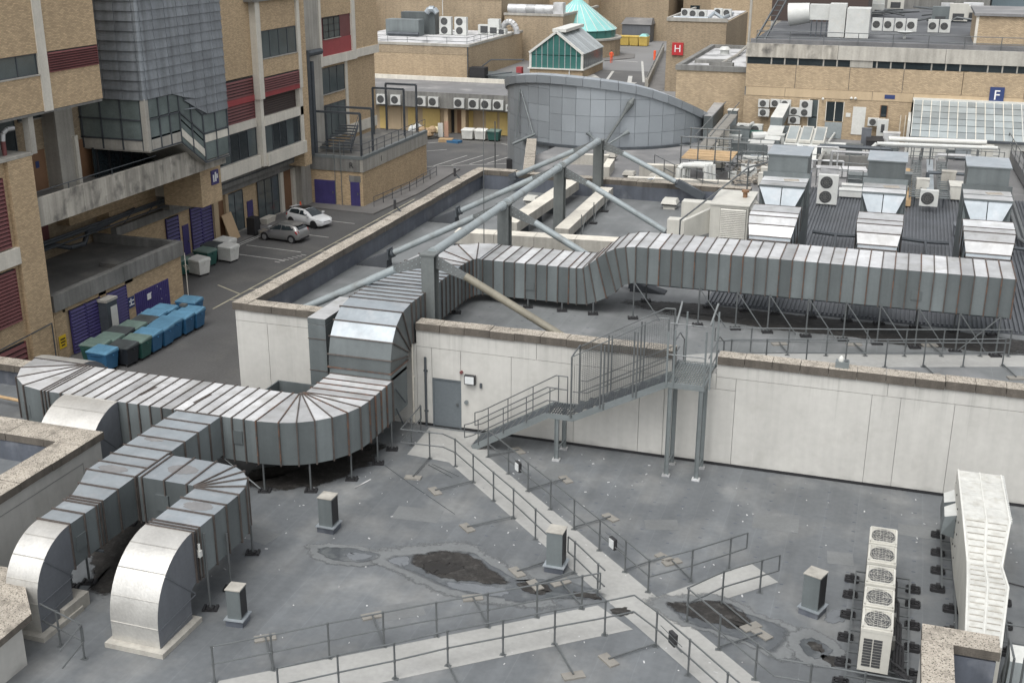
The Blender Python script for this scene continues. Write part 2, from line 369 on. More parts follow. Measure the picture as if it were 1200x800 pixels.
# ---- ponding water and silt
def sheet(poly, z, mat, seed, jag=.05, name='puddle'): struct(name, blob(poly, z, jag, 6, seed), mat, 'stuff')
def halo(poly, seed, f=1.35):
    cx_, cy_ = sum(p[0] for p in poly)/len(poly), sum(p[1] for p in poly)/len(poly)
    sheet([(cx_+(x-cx_)*f, cy_+(y-cy_)*f) for x, y in poly], .011+.0005*(seed-51), 'rim_pale', seed, .08, 'dried_rim')
halo([(-16.34,30.0),(-15.66,30.35),(-14.21,30.31),(-14.6,29.68),(-15.71,29.53)], 51, 1.5)
halo([(-14.05,30.06),(-13.39,30.69),(-11.91,31.4),(-10.91,30.95),(-9.5,30.2),(-9.0,29.3),(-10.04,29.05),(-11.38,29.05),(-12.7,29.5)], 52, 1.4)
halo([(-5.12,30.3),(-4.66,30.65),(-3.47,31.0),(-2.66,30.54),(-1.64,30.18),(-1.46,29.57),(-1.85,28.79),(-2.71,29.15),(-3.72,29.4),(-4.5,29.6)], 53, 1.35)
halo([(-1.21,29.65),(-0.79,29.88),(-0.29,29.44),(-0.49,28.95),(-0.94,28.97)], 54, 1.9)
sheet([(-16.34,30.0),(-15.66,30.35),(-14.21,30.31),(-14.6,29.68),(-15.71,29.53)], .0135, 'wet', 1)
sheet([(-15.3,30.1),(-14.5,30.2),(-14.7,29.8),(-15.2,29.75)], .0165, 'wet_sky', 2)
sheet([(-14.05,30.06),(-13.39,30.69),(-11.91,31.4),(-10.91,30.95),(-9.5,30.2),(-8.84,30.57),(-7.24,30.49),(-6.83,30.12),(-7.32,29.81),(-8.32,29.5),(-9.21,29.0),(-10.04,29.05),(-11.38,29.05),(-12.7,29.5)], .0135, 'wet', 3)
sheet([(-13.9,30.08),(-13.45,30.5),(-13.2,30.0),(-13.5,29.85)], .0165, 'wet_sky', 4)
sheet([(-11.7,29.4),(-10.6,29.6),(-9.7,29.6),(-9.9,29.15),(-11.3,29.15)], .0165, 'wet_sky', 14)
sheet([(-13.29,30.34),(-12.94,30.91),(-11.8,31.3),(-10.48,30.45),(-9.75,29.95),(-10.77,29.67),(-11.8,29.55),(-12.45,29.69)], .0195, 'silt_and_shade', 5, .07, 'silt_and_shade')
sheet([(-12.73,30.03),(-12.48,30.5),(-11.92,30.52),(-11.45,30.4),(-11.89,29.82),(-12.3,29.75)], .0225, 'silt_dark', 6, .07, 'silt_and_shade')
sheet([(-9.6,30.15),(-8.9,30.3),(-8.5,29.9),(-8.9,29.6),(-9.4,29.7)], .0195, 'silt_and_shade', 7, .08, 'silt_and_shade')
sheet([(-7.9,30.1),(-7.3,30.2),(-7.0,29.95),(-7.6,29.85)], .0195, 'silt_and_shade', 17, .06, 'silt_and_shade')
sheet([(-6.6,29.5),(-6.25,29.75),(-5.9,29.5),(-6.3,29.25)], .0195, 'silt_and_shade', 18, .06, 'silt_and_shade')
sheet([(-5.12,30.3),(-4.66,30.65),(-3.47,31.0),(-2.66,30.54),(-1.64,30.18),(-1.46,29.57),(-1.85,28.79),(-2.71,29.15),(-3.72,29.4),(-4.5,29.6)], .0135, 'wet', 8)
sheet([(-5.1,30.36),(-4.66,30.6),(-3.45,30.95),(-2.61,30.3),(-2.5,29.8),(-3.2,29.65),(-4.52,29.9)], .0195, 'silt_and_shade', 9, .08, 'silt_and_shade')
sheet([(-1.21,29.65),(-0.79,29.88),(-0.29,29.44),(-0.49,28.95),(-0.94,28.97)], .0135, 'wet', 10)
sheet([(-1.0,29.55),(-0.75,29.7),(-0.45,29.4),(-0.6,29.2)], .0165, 'silt_and_shade', 11, .05, 'silt_and_shade')
sheet([(-0.62,31.14),(-0.37,31.59),(0.1,31.5),(-0.1,31.0),(-0.5,30.79)], .0135, 'wet_sky', 12)
sheet([(-.55,29.1),(-.2,29.2),(.05,28.8),(-.3,28.7)], .0135, 'silt_and_shade', 13, .06, 'silt_and_shade')
# dark moss below the branch ducts, then painted shade under two other ducts
sheet([(-23.9,30.4),(-22.6,30.6),(-21.2,28.0),(-20.4,26.6),(-20.6,25.6),(-21.6,25.6),(-22.6,27),(-23.8,28)], .012, 'silt_and_shade', 21, .15, 'silt_and_shade')
sheet([(-21.2,33.3),(-19,33.5),(-18.0,34.7),(-17.3,36.4),(-17.6,38.2),(-19.5,36.5),(-21.2,34.5)], .012, 'silt_and_shade', 22, .18, 'silt_and_shade')  # shade under the curved duct, painted as a dark sheet
sheet([(-9.8,48.2),(-4,47.5),(5,47.3),(5.2,49.5),(-9.8,49.7)], 3.104, 'silt_and_shade', 23, .25, 'silt_and_shade')  # dark sheet painting the long duct's shade onto the upper roof
# scattered litter on the roof (countless)
mb = MB()
for i in range(260):
    x, y = rnd.uniform(-24, 5), rnd.uniform(24, 40)
    if y < 30 and x < -19: continue
    s = rnd.uniform(.012, .045); mb.obox((x, y, 0), s*rnd.uniform(1, 3), s, .012, rnd.uniform(0, 3))
struct('litter', mb, 'roof_pale', 'stuff')
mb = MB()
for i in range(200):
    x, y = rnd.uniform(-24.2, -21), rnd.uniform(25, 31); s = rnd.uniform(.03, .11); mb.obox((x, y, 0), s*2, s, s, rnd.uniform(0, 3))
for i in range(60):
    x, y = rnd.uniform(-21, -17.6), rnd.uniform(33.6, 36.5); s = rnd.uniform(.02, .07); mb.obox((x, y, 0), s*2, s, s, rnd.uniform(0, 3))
struct('debris', mb, 'silt_and_shade', 'stuff')

# membrane fixings in rows, lap strips and repair patches
mb = MB()
for i in range(17):
    for j in range(13):
        if rnd.random() < .75: mb.obox((-11.5+i*.95+rnd.uniform(-.03,.03), 31.2+j*.68+rnd.uniform(-.03,.03), 0), .11, .045, .004, rnd.uniform(-.2,.2))
for i in range(16):
    for j in range(8):
        if rnd.random() < .5: mb.obox((-20+i*.95, 41.6+j*.7, 3.1), .1, .04, .004, 0)
struct('membrane_fixings', mb, 'upstand', 'stuff')
for i, (x, y, sx, sy, a) in enumerate(((-14.2,33.2,1.6,.9,.1),(-18.5,30.2,1.1,.8,-.2),(-10.6,37.9,.9,1.4,0),(-2.6,36.4,1.5,1.0,.05),(-6.2,35.1,1.1,.7,.3),(-12.4,27.5,1.4,.8,.6),(1.9,37.3,1.2,.8,0),(-.4,34.7,.8,.8,.1),(-9.6,23.9,1.5,.9,.6),(-15.2,42.9,1.2,.8,0),(-21.5,47.5,1.0,1.6,0))):
    struct('membrane_patch', MB().obox((x, y, 0 if y < 40 else 3.1), sx, sy, .005, a), 'membrane_patch')
# ================================================================== plant building: front wall, parapets, copings
B = thing('plant_building', 'white rendered flat-roofed block with pebbled stone coping and grey door', 'building', (-15, 40.3, 0))
YF = 40.3
core = MB()
core.box(-25.04, -20.0, YF+.035, 40.9, -5, 4.04); core.box(-20.0, -17.1, YF+.035, 40.9, -5, 3.38)
core.box(-17.1, -16.46, YF+.035, 40.9, -5, 4.04); core.box(-16.46, -15.26, YF+.035, 40.9, 2.06, 4.04); core.box(-16.46, -15.26, YF+.2, 40.9, -5, 2.06)
core.box(-15.26, -6.97, YF+.035, 40.9, -5, 4.04); core.box(-6.97, -5.4, YF+.035, 40.9, -5, 3.56); core.box(-5.4, 12, YF+.035, 40.9, -5, 4.04)
core.box(-25.04, -24.68, 40.9, 69.7, -5, 4.04)
core.box(-24.68, -8, 69.15, 69.7, 3, 4.04)
part(B, 'wall_core', core, 'joint'); part(B, 'base_shadow_strip', MB().box(-17.1,-16.46,YF+.005,YF+.034,0,.1).box(-15.26,12,YF+.005,YF+.034,0,.1), 'black')  # black strip paints in the shadow line along the wall foot
G = .009
def panel(x0, x1, z0, z1): part(B, 'wall_panel', MB().box(x0+G, x1-G, YF, YF+.04, z0+G, z1-G), 'render_wall')
for x0, x1, z0, z1 in [(-25.07,-23.63,-5,3.52),(-23.63,-20.0,-5,3.52),(-25.07,-20.0,3.52,4.05),(-20,-17.1,-5,3.38),
    (-17.1,-16.46,.1,3.3),(-16.46,-15.26,2.06,3.3),(-15.26,-13.2,.1,3.3),(-13.2,-10.7,.1,3.3),(-10.7,-8.19,.1,3.3),(-8.19,-7.26,.1,3.3),(-17.1,-12.2,3.3,4.05),(-12.2,-6.97,3.3,4.05),
    (-7.26,-4.69,.1,3.0),(-7.26,-6.97,3.0,3.3),(-6.97,-5.4,3.0,3.56),(-5.4,-4.69,3.0,3.47),(-4.69,0.01,.1,3.47),(.01,.97,.1,3.47),(.97,2.73,.1,3.47),(2.73,6,.1,3.47),(6,12,.1,3.47),(-5.4,.5,3.47,4.05),(.5,5.2,3.47,4.05),(5.2,12,3.47,4.05)]: panel(x0, x1, z0, z1)
for i in range(8):   # side wall towards the car park
    y0 = 40.34+i*3.67; part(B, 'wall_panel', MB().box(-25.07, -25.03, y0+G, y0+3.67-G, -5, 4.04), 'render_wall')
up = MB().box(-24.68, -24.62, 40.95, 69.1, 3.1, 3.98); part(B, 'upstand', up, 'upstand')
part(B, 'upstand', MB().box(-24.6, -8, 69.09, 69.15, 3.1, 3.98), 'upstand')
part(B, 'upstand', MB().box(-24.6, -20, 40.9, 40.96, 3.1, 3.98).box(-17.1, -7, 40.9, 40.96, 3.1, 3.98).box(-5.4, 12, 40.9, 40.96, 3.1, 3.98), 'upstand')
def cope(root, a, b, width, ztop, thick=.3, L=.98, name='coping_stone', side=0):
    """row of coping stones from a to b (plan centre line)"""
    a, b = Vector((*a, 0)), Vector((*b, 0)); n = max(1, round((b-a).length/L)); d = (b-a)/n; ang = math.atan2(d.y, d.x)
    for i in range(n):
        c = a+d*(i+.5); dz = rnd.uniform(-.012, .012); s = width*rnd.uniform(.985, 1.02)
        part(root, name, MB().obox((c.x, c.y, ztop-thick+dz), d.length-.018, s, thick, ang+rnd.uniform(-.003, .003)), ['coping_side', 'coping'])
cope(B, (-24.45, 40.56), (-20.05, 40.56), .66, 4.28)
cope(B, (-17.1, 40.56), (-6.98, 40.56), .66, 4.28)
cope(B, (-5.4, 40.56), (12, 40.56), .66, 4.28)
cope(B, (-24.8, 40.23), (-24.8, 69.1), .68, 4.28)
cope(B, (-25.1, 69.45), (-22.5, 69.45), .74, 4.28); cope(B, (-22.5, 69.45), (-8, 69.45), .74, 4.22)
dr = part(B, 'door', MB().box(-16.41, -15.31, YF+.06, YF+.12, .03, 2.0), 'grey_door')
part(dr, 'door_frame', MB().box(-16.46,-16.41,YF+.02,YF+.13,0,2.06).box(-15.31,-15.26,YF+.02,YF+.13,0,2.06).box(-16.41,-15.31,YF+.02,YF+.13,2.0,2.06), 'grey_door', base=B)
part(dr, 'door_handle', MB().box(-15.47,-15.4,YF+.0,YF+.06,.98,1.08), 'steel', base=B)
# things fixed to the wall
t = thing('floodlight', 'square black-framed floodlight fixed on the white wall right of the grey door', 'light', (-14.84, 40.25, 2.2))
part(t, 'housing', MB().box(-15.06,-14.62,40.12,40.26,2.02,2.4), 'plastic_black'); part(t, 'lens', MB().box(-15.02,-14.66,40.09,40.12,2.06,2.36), 'lamp_glass'); part(t, 'bracket', MB().box(-14.9,-14.78,40.26,40.3,2.1,2.3), 'steel_dark')
mb = MB().tube((-15.22,40.22,2.45),(-15.22,40.3,2.45),.065,14); solo('alarm_bell', mb, 'red_louvre', 'small round red alarm bell on the white wall above the grey door', 'alarm', None, (-15.22,40.3,2.45))
solo('wall_box', MB().box(-14.46,-14.38,40.22,40.3,1.9,2.08), 'steel_dark', 'tiny grey switch box on the white wall beside the floodlight', 'switch', None, (-14.42,40.3,1.9))
mb = MB().tube((-15.03,40.22,1.22),(-15.03,40.3,1.22),.08,14); solo('wall_lamp', mb, 'steel_paint', 'small round grey bulkhead on the white wall below the floodlight', 'lamp', None, (-15.03,40.3,1.22))
mb = MB().tube((-16.72,40.24,0),(-16.72,40.24,2.9),.05,8).box(-16.8,-16.64,40.24,40.3,.6,.66).box(-16.8,-16.64,40.24,40.3,2.3,2.36); solo('drain_pipe', mb, 'steel_dark', 'thin dark vertical pipe on the white wall left of the grey door', 'pipe', None, (-16.72,40.3,0))
mb = MB().tube((-17.25,40.22,.1),(-17.25,40.22,4.0),.04,8).box(-17.3,-17.2,40.22,40.3,2,2.05); solo('drain_pipe', mb, 'white_trim', 'pale thin pipe running up the wall corner beside the big duct bend', 'pipe', None, (-17.25,40.3,0))
t = thing('roof_lamp', 'small grey box lamp with white dome standing on the stone coping', 'light', (-1.1, 40.55, 4.28))
part(t, 'box', MB().box(-1.33,-.87,40.4,40.72,4.28,4.5), 'steel_paint'); part(t, 'dome', MB().lathe([(.09,0),(.1,.06),(.08,.14),(.03,.2)],(-1.15,40.52,4.5),12), 'white_panel', True); part(t, 'bracket', MB().box(-1.02,-.9,40.45,40.6,4.5,4.56), 'steel')
for i, (y, lb) in enumerate(((57.2, 'dark floodlight clamped on the pebbled parapet above the parked cars'), (66.2, 'dark floodlight clamped on the pebbled parapet near its far corner'))):
    t = thing('floodlight', lb, 'light', (-25.15, y, 4.28))
    part(t, 'arm', MB().beam((-24.95,y,4.25),(-25.2,y,4.5),.06,.06), 'steel_dark'); part(t, 'housing', MB().obox((-25.3,y,4.42),.14,.42,.5,.4), 'plastic_black')
# gull
def gull(loc, rz, label):
    t = thing('gull', label, 'bird', loc, rz=rz)
    body = MB().loft([[(x, r*1.0*math.cos(a), .13+h+r*math.sin(a)) for a in [2*PI*k/10 for k in range(10)]] for x, r, h in ((-.26,.012,.03),(-.18,.04,.02),(-.08,.075,.0),(.03,.08,.0),(.1,.055,.05),(.14,.04,.1),(.18,.045,.13),(.215,.03,.13),(.235,.008,.12))])
    part(t, 'body', body, 'gull', True, True); wg = MB()
    for s in (-1, 1): wg.loft([[(x, s*(.07+.012*math.sin(a)), .14+h*math.cos(a)) for a in [2*PI*k/6 for k in range(6)]] for x, h in ((.04,.03),(-.06,.06),(-.2,.035),(-.32,.006))])
    part(t, 'wing', wg, 'zinc', True, True); part(t, 'beak', MB().tube((.23,0,.25),(.29,0,.235),.014,6,.004), 'skip_yellow', local=True)
    part(t, 'leg', MB().tube((.0,.025,0),(.0,.025,.08),.006,5), 'skip_yellow', local=True); part(t, 'leg', MB().tube((.0,-.025,0),(.0,-.025,.08),.006,5), 'skip_yellow', local=True)
gull((-13.9,69.45,4.23), .6, 'white gull standing on the far pebbled coping behind the steel frames')
# small parapet at the far left of the lower roof
t = thing('parapet_wall', 'low parapet with stone coping behind the far duct bend', 'wall', (-36, 38.9, 0)); part(t, 'wall', MB().box(-40,-31,38.6,39.2,-.5,.72), 'upstand'); cope(t, (-40,38.9),(-31,38.9),.75,.95)
struct('side_roof', MB().box(-44,-38.02,30,39.3,-4.9,-.02), 'membrane')
solo('conduit', MB().path([(-40,37.2,.35),(-31.5,36.4,.35)],.07,8), 'timber', 'thin tan conduit lying on the roof behind the far duct bend', 'pipe', None, (-36,37,.3))
# left wing with its L-shaped coping
t = thing('roof_wing', 'white rendered wing with broad pitted stone coping beside the twin duct elbows', 'building', (-27, 29, 0))
part(t, 'wall', MB().box(-40,-24.75,29.72,30.72,0,2.36).box(-25.5,-24.75,8,29.72,0,2.36), 'render_wall'); part(t, 'reveal', MB().box(-24.752,-24.738,8,29.7,1.86,1.89).box(-24.752,-24.738,29.7,29.73,0,1.89), 'joint')
part(t, 'inner_roof', MB().box(-40,-25.5,8,29.72,1.3,1.6), 'membrane'); part(t, 'upstand', MB().box(-40,-25.55,29.64,29.72,1.6,2.3).box(-25.56,-25.5,8,29.64,1.6,2.3), 'upstand')
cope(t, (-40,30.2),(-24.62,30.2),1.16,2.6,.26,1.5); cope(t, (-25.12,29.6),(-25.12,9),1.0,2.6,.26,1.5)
# near coping lump by the first elbow
t = thing('parapet_pier', 'cracked stone-capped pier in front of the smaller duct elbow', 'wall', (-22.6,22.4,0)); part(t, 'pier', MB().prism([(-26,23.6),(-22.6,23.6),(-20.9,21.9),(-20.9,20),(-26,20)],0,1.3), 'render_wall'); part(t, 'capstone', MB().prism([(-26,23.8),(-22.5,23.9),(-20.7,22.1),(-20.6,20),(-26,20)],1.3,1.5), ['coping_side','coping'])
# parapet corner of the near building on the right
t = thing('parapet_corner', 'L-shaped stone coping on a pale parapet beside the white air handler', 'wall', (2.2,26.5,0))
part(t, 'wall', MB().box(1.84,3.5,26.68,27.24,0,2.36).box(1.84,2.4,14,26.68,0,2.36), 'render_wall'); part(t, 'upstand', MB().box(2.4,3.5,26.6,26.68,.7,2.3).box(2.4,2.46,14,26.6,.7,2.3), 'upstand'); part(t, 'inner_roof', MB().box(2.4,8,14,26.6,0,.8), 'membrane')
cope(t, (1.78,26.95),(3.58,26.95),.74,2.6,.24,1.8); cope(t, (2.14,26.57),(2.14,15),.74,2.6,.24,1.8)
# ================================================================== ducts
def ring(loop, nrm, out=.05, t=.022):
    c = sum((Vector(p) for p in loop), Vector())/len(loop); n = Vector(nrm).normalized()
    o = [Vector(p)+((Vector(p)-c)-n*((Vector(p)-c).dot(n))).normalized()*out*1.3 for p in loop]
    i = [Vector(p)-((Vector(p)-c)-n*((Vector(p)-c).dot(n))).normalized()*.03 for p in loop]
    mb = MB(); k = len(loop)
    loops = [[p-n*t for p in i], [p-n*t for p in o], [p+n*t for p in o], [p+n*t for p in i]]
    m = 0
    for L in loops: mb.v += [tuple(p) for p in L]
    for a in range(4):
        b = (a+1) % 4
        for q in range(k): r = (q+1) % k; mb.f.append((a*k+q, a*k+r, b*k+r, b*k+q))
    return mb
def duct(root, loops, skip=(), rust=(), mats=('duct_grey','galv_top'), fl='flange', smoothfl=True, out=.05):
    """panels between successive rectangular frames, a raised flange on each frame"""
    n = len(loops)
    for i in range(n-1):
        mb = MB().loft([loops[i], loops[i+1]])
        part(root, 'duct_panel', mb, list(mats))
    for i in range(n):
        if i in skip: continue
        c = [sum((Vector(p) for p in loops[j]), Vector())/4 for j in (max(0,i-1), min(n-1,i+1))]
        # plane normal of the frame itself
        a, b, d = (Vector(loops[i][k]) for k in (0, 1, 3)); nr = (b-a).cross(d-a)
        part(root, 'flange', ring(loops[i], nr, out), 'flange_rust' if i in rust else fl)
def fx(x, y0, y1, z0, z1): return [(x,y0,z0),(x,y1,z0),(x,y1,z1),(x,y0,z1)]
def fy(y, x0, x1, z0, z1): return [(x0,y,z0),(x1,y,z0),(x1,y,z1),(x0,y,z1)]
def frange(a, b, n): return [a+(b-a)*i/n for i in range(n+1)]
def prop(root, x, y, z1, z0=0., brace=None, name='support'):
    o = part(root, name, MB().tube((x,y,z0+.05),(x,y,z1),.035,8), 'steel', True)
    ft = MB()
    ft.obox((x,y,z0),.44,.3,.035,.3); ft.obox((x,y,z0+.035),.2,.2,.05,.3)
    for s in (-1,1): ft.obox((x+.17*s,y+.05*s,z0+.035),.07,.3,.05,.3)
    part(root, 'foot_pad', ft, 'rubber')
    if brace: part(root, 'brace', MB().tube((x,y,z1-.02), brace, .025, 6), 'steel')
# --- 1: high-level duct over the upper roof with the S-shaped rise
Z0, Z1, H0, H1 = 3.47, 5.05, 4.65, 6.2; Yf, Yk = 47.0, 49.6
t = thing('long_duct', 'long raised galvanised duct with rust-streaked ribs on spindly posts over the upper roof', 'duct', (-4, 48.3, 3.1))
loops = [fx(x, Yf, Yk, Z0, Z1) for x in frange(-17.2, -12.82, 9)]
path = [((-12.45,3.47),(-12.5,5.05)),((-12.0,3.5),(-12.2,5.08)),((-11.6,3.65),(-11.95,5.28)),((-11.15,3.88),(-11.62,5.55)),((-10.75,4.2),(-11.25,5.85)),((-10.5,4.45),(-10.85,6.05)),((-10.2,4.6),(-10.4,6.16)),((-9.93,4.65),(-9.96,6.2))]
loops += [[(b[0],Yf,b[1]),(b[0],Yk,b[1]),(u[0],Yk,u[1]),(u[0],Yf,u[1])] for b, u in path]
loops += [fx(x, Yf, Yk, H0, H1) for x in frange(-9.93, 4.72, 30)[1:]]
N = len(loops)
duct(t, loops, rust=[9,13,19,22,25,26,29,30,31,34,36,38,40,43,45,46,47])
for x, y, z in ((-14.62,46.93,3.47),(-13.08,46.93,3.47),(-11.7,46.93,3.6)): prop(t, x, y, z, 3.1)
for i, x in enumerate((-9.95,-7.2,-5.65,-4.35,-2.81,-1.35,-.04,1.4,2.91,4.38)):
    prop(t, x, 46.9, 4.72, 3.1, (x+1.15, 46.9, 3.15) if i < 9 else (x-1.4, 46.9, 3.15)); prop(t, x, 49.5, 4.68, 3.1)
part(t, 'crossbar', MB().beam((-9.9,47.2,4.58),(4.6,47.2,4.58),.05,.06).beam((-9.9,49.4,4.58),(4.6,49.4,4.58),.05,.06), 'steel_dark')
for x, z in ((-14.56,4.05),(1.24,5.2)): part(t, 'access_hatch', MB().box(x-.2,x+.2,Yf-.03,Yf+.01,z-.16,z+.2), 'duct_grey')
part(t, 'end_cap', MB().box(4.72,4.76,Yf+.02,Yk-.02,H0+.02,H1-.02), 'duct_grey')
# --- 2: rise over the parapet, run along the upper roof and curved tee into the long duct
t = thing('rising_duct', 'broad ribbed duct climbing over the parapet in a faceted blue-grey elbow', 'duct', (-18.5, 42, 0))
XL, XR = -19.75, -17.2
pr_ = [((38.0,1.35),(39.6,1.35)),((38.0,2.95),(39.6,2.95)),((38.05,3.45),(39.62,3.1)),((38.25,4.1),(39.7,3.25)),((38.65,4.62),(39.8,3.35)),((39.25,4.98),(39.95,3.42)),((40.1,5.1),(40.2,3.46))]
loops = [[(XL,o[0],o[1]),(XR,o[0],o[1]),(XR,i[0],i[1]),(XL,i[0],i[1])] for o, i in pr_]
loops = loops[1:]
loops += [[(XL,y,5.1),(XR,y,5.1),(XR,y,3.46),(XL,y,3.46)] for y in frange(40.1, 45.6, 12)[1:]]
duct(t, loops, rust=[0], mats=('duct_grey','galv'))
# quarter bend from +Y to +X
arc = []
for k in range(1, 6):
    a = PI/2*k/5; cx, cy = -17.2, 47.0-.0
    ri, ro = 1.0, 3.55
    ox, oy = XR+1.0-1.0, 45.6
    # centre right of the run
    C = (XR+.35, 45.6+0)
    pi_ = (C[0]-.35*math.cos(a), C[1]+1.35*math.sin(a)); po = (C[0]-2.9*math.cos(a), C[1]+3.97*math.sin(a))
    arc.append([(*po,5.1),(*pi_,5.1),(*pi_,3.46),(*po,3.46)])
duct(t, [loops[-1]]+arc, skip=(0,5), rust=(2,3), mats=('duct_grey','galv_top'))
prop(t, -17.3, 43.5, 3.46, 3.1); prop(t, -17.3, 45.2, 3.46, 3.1)
part(t, 'shaft', MB().box(XL+.02,XR-.02,38.02,39.58,2.6,3.0), 'duct_grey')
part(t, 'shaft', MB().box(XL+.02,XR-.02,38.0,39.58,1.1,2.72), 'duct_grey')
# --- 3: lower duct: straight run, wide bend, stub into the riser
t = thing('curved_duct', 'wide low galvanised duct sweeping round in a fan of ribbed segments', 'duct', (-22, 34.4, 0))
D0, D1 = 1.1, 2.7
loops = [fx(x, 33.0, 35.7, D0, D1) for x in [-28.9,-28.75,-28.6]+frange(-28.05,-20.05,17)]
# bend: centre near the inner corner
for k in range(1, 8):
    a = PI/2*k/7; c = (-19.85, 35.9)
    po = (c[0]+2.72*math.sin(a), c[1]-2.85*math.cos(a)); pi_ = (c[0]+.18*math.sin(a), c[1]-.2*math.cos(a))
    loops.append([(*po,D0),(*pi_,D0),(*pi_,D1),(*po,D1)])
for y in (36.4,36.9,37.4,37.95): loops.append([(-17.13,y,D0),(-19.67,y,D0),(-19.67,y,D1),(-17.13,y,D1)])
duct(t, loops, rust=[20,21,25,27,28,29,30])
for x, y in ((-19.95,33.08),(-18.41,33.6),(-17.45,34.9),(-17.1,36.4),(-17.1,37.7),(-24.2,33.1),(-26.5,35.6)): prop(t, x, y, 1.12)
part(t, 'brace', MB().tube((-21.6,33.05,1.15),(-20.1,33.05,.1),.03,6), 'steel'); part(t, 'brace', MB().tube((-17.1,38.2,1.5),(-17.1,38.9,.5),.03,6).tube((-17.1,38.2,2.3),(-17.1,39.1,1.4),.03,6), 'steel_dark')
part(t, 'access_hatch', MB().box(-21.0,-20.62,32.96,33.01,1.75,2.25), 'duct_grey')
for x in (-25.2,-22.9): part(t, 'damper', MB().obox((x,34.2,2.7),.16,.9,.012,-.1), 'flange')
# far left bend and its down-turn
bl = []
for k in range(0, 5):
    a = PI/2*k/4; c = (-28.9, 35.75)
    po = (c[0]-2.5*math.sin(a), c[1]-2.75*math.cos(a)); pi_ = (c[0]-.25*math.sin(a), c[1]-.05*math.cos(a))
    bl.append([(*po,D0),(*pi_,D0),(*pi_,D1),(*po,D1)])
duct(t, bl, skip=(0,))
part(t, 'access_hatch', MB().obox((-29.9,33.28,1.45),.5,.05,.5,-.42), 'duct_grey')
el = []
for k in range(0, 8):
    a = PI/2*k/7; el.append([(-31.4,35.75+1.75*math.sin(a),1.0+1.75*math.cos(a)),(-29.15,35.75+1.75*math.sin(a),1.0+1.75*math.cos(a)),(-29.15,35.75+.15*math.sin(a),1.0+.1*math.cos(a)),(-31.4,35.75+.15*math.sin(a),1.0+.1*math.cos(a))])
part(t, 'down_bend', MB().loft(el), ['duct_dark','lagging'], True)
prop(t, -29.0, 33.0, 1.12)
# --- cream lagged elbow diving behind the wing
def elbow(name, label, x0, x1, y0, ztop, R, h, plinth=True, mats=('duct_dark','lagging'), dz=0.):
    t = thing(name, label, 'duct', ((x0+x1)/2, y0-R/2, 0)); L = []; ri = R-h
    zc = ztop-R
    for k in range(0, 13):
        a = PI/2*k/12; L.append(((y0-R*math.sin(a), zc+R*math.cos(a)), (y0-max(.06,ri)*math.sin(a), zc+max(.06,ri)*math.cos(a))))
    L.append(((y0-R, dz), (y0-max(.06,ri), dz)))
    sk = MB()    # outer curved skin sheets
    loops = [[(x0,o[0],o[1]),(x1,o[0],o[1]),(x1,i[0],i[1]),(x0,i[0],i[1])] for o, i in L]
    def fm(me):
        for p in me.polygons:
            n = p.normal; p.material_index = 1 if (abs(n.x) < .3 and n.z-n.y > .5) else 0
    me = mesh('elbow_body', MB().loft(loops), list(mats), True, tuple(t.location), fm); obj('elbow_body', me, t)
    # lapped sheets on the outer skin
    for k in range(0, 13, 3):
        o = L[k][0]; o2 = L[min(k+1, 13)][0]
        part(t, 'lap_joint', MB().beam((x0+.01,o[0]-.004,o[1]+.004),(x1-.01,o[0]-.004,o[1]+.004),.03,.012), mats[1])
    part(t, 'side_rib', MB().beam((x1+.012,y0-.15,zc+.1),(x1+.012,y0-R*.72,zc+R*.68),.02,.03).beam((x1+.012,y0-.15,zc+.05),(x1+.012,y0-R*.98,zc-.05),.02,.03).beam((x1+.012,y0-max(.06,ri),zc-.4),(x1+.012,y0-R,zc-.55),.02,.03), 'duct_dark')
    if plinth: part(t, 'plinth', MB().box(x0-.12,x1+.22,y0-R-.22,y0-max(.06,ri)+.15,0,.15), 'concrete')
    return t
elbow('duct_elbow', 'cream lagged duct elbow dropping behind the pitted stone coping', -27.85, -25.6, 32.95, 2.72, 1.95, 1.6, False)
elbow('duct_elbow', 'large pale lagged duct elbow turning down onto a concrete plinth', -19.3, -17.78, 25.45, 2.72, 1.98, 1.6)
elbow('duct_elbow', 'smaller lagged duct elbow half hidden behind the stone-capped pier', -22.42, -21.36, 24.75, 2.7, 1.65, 1.4)
# --- branch ducts
t = thing('branch_duct', 'straight branch duct narrowing towards the smaller lagged elbow', 'duct', (-22.3, 28.5, 0))
loops = [fy(y, -23.15, -21.42, 1.25, 2.7) for y in (32.95,32.2,31.5,30.7,29.9,29.2,28.6,27.95)]+[fy(27.05,-22.75,-21.4,1.3,2.7),fy(26.25,-22.45,-21.36,1.35,2.7),fy(26.1,-22.45,-21.36,1.35,2.7),fy(25.95,-22.45,-21.36,1.35,2.7),fy(25.4,-22.42,-21.36,1.35,2.7),fy(24.75,-22.42,-21.36,1.3,2.7)]
duct(t, loops, mats=('duct_grey','galv'))
part(t, 'access_hatch', MB().box(-21.37,-21.32,24.95,25.35,1.75,2.2), 'duct_grey')
prop(t, -21.95, 25.97, 1.3); prop(t, -22.3, 25.6, 1.3); prop(t, -23.0, 29.5, 1.25); part(t, 'crossbar', MB().beam((-22.4,25.85,1.28),(-21.2,25.85,1.28),.06,.06), 'steel_dark')
t = thing('branch_duct', 'hairpin branch duct with a fan-ribbed U-turn leading to the large lagged elbow', 'duct', (-19, 28, 0))
loops = [fx(x, 28.03, 29.7, 1.15, 2.7) for x in (-21.38,-21.2,-20.4,-19.6)]
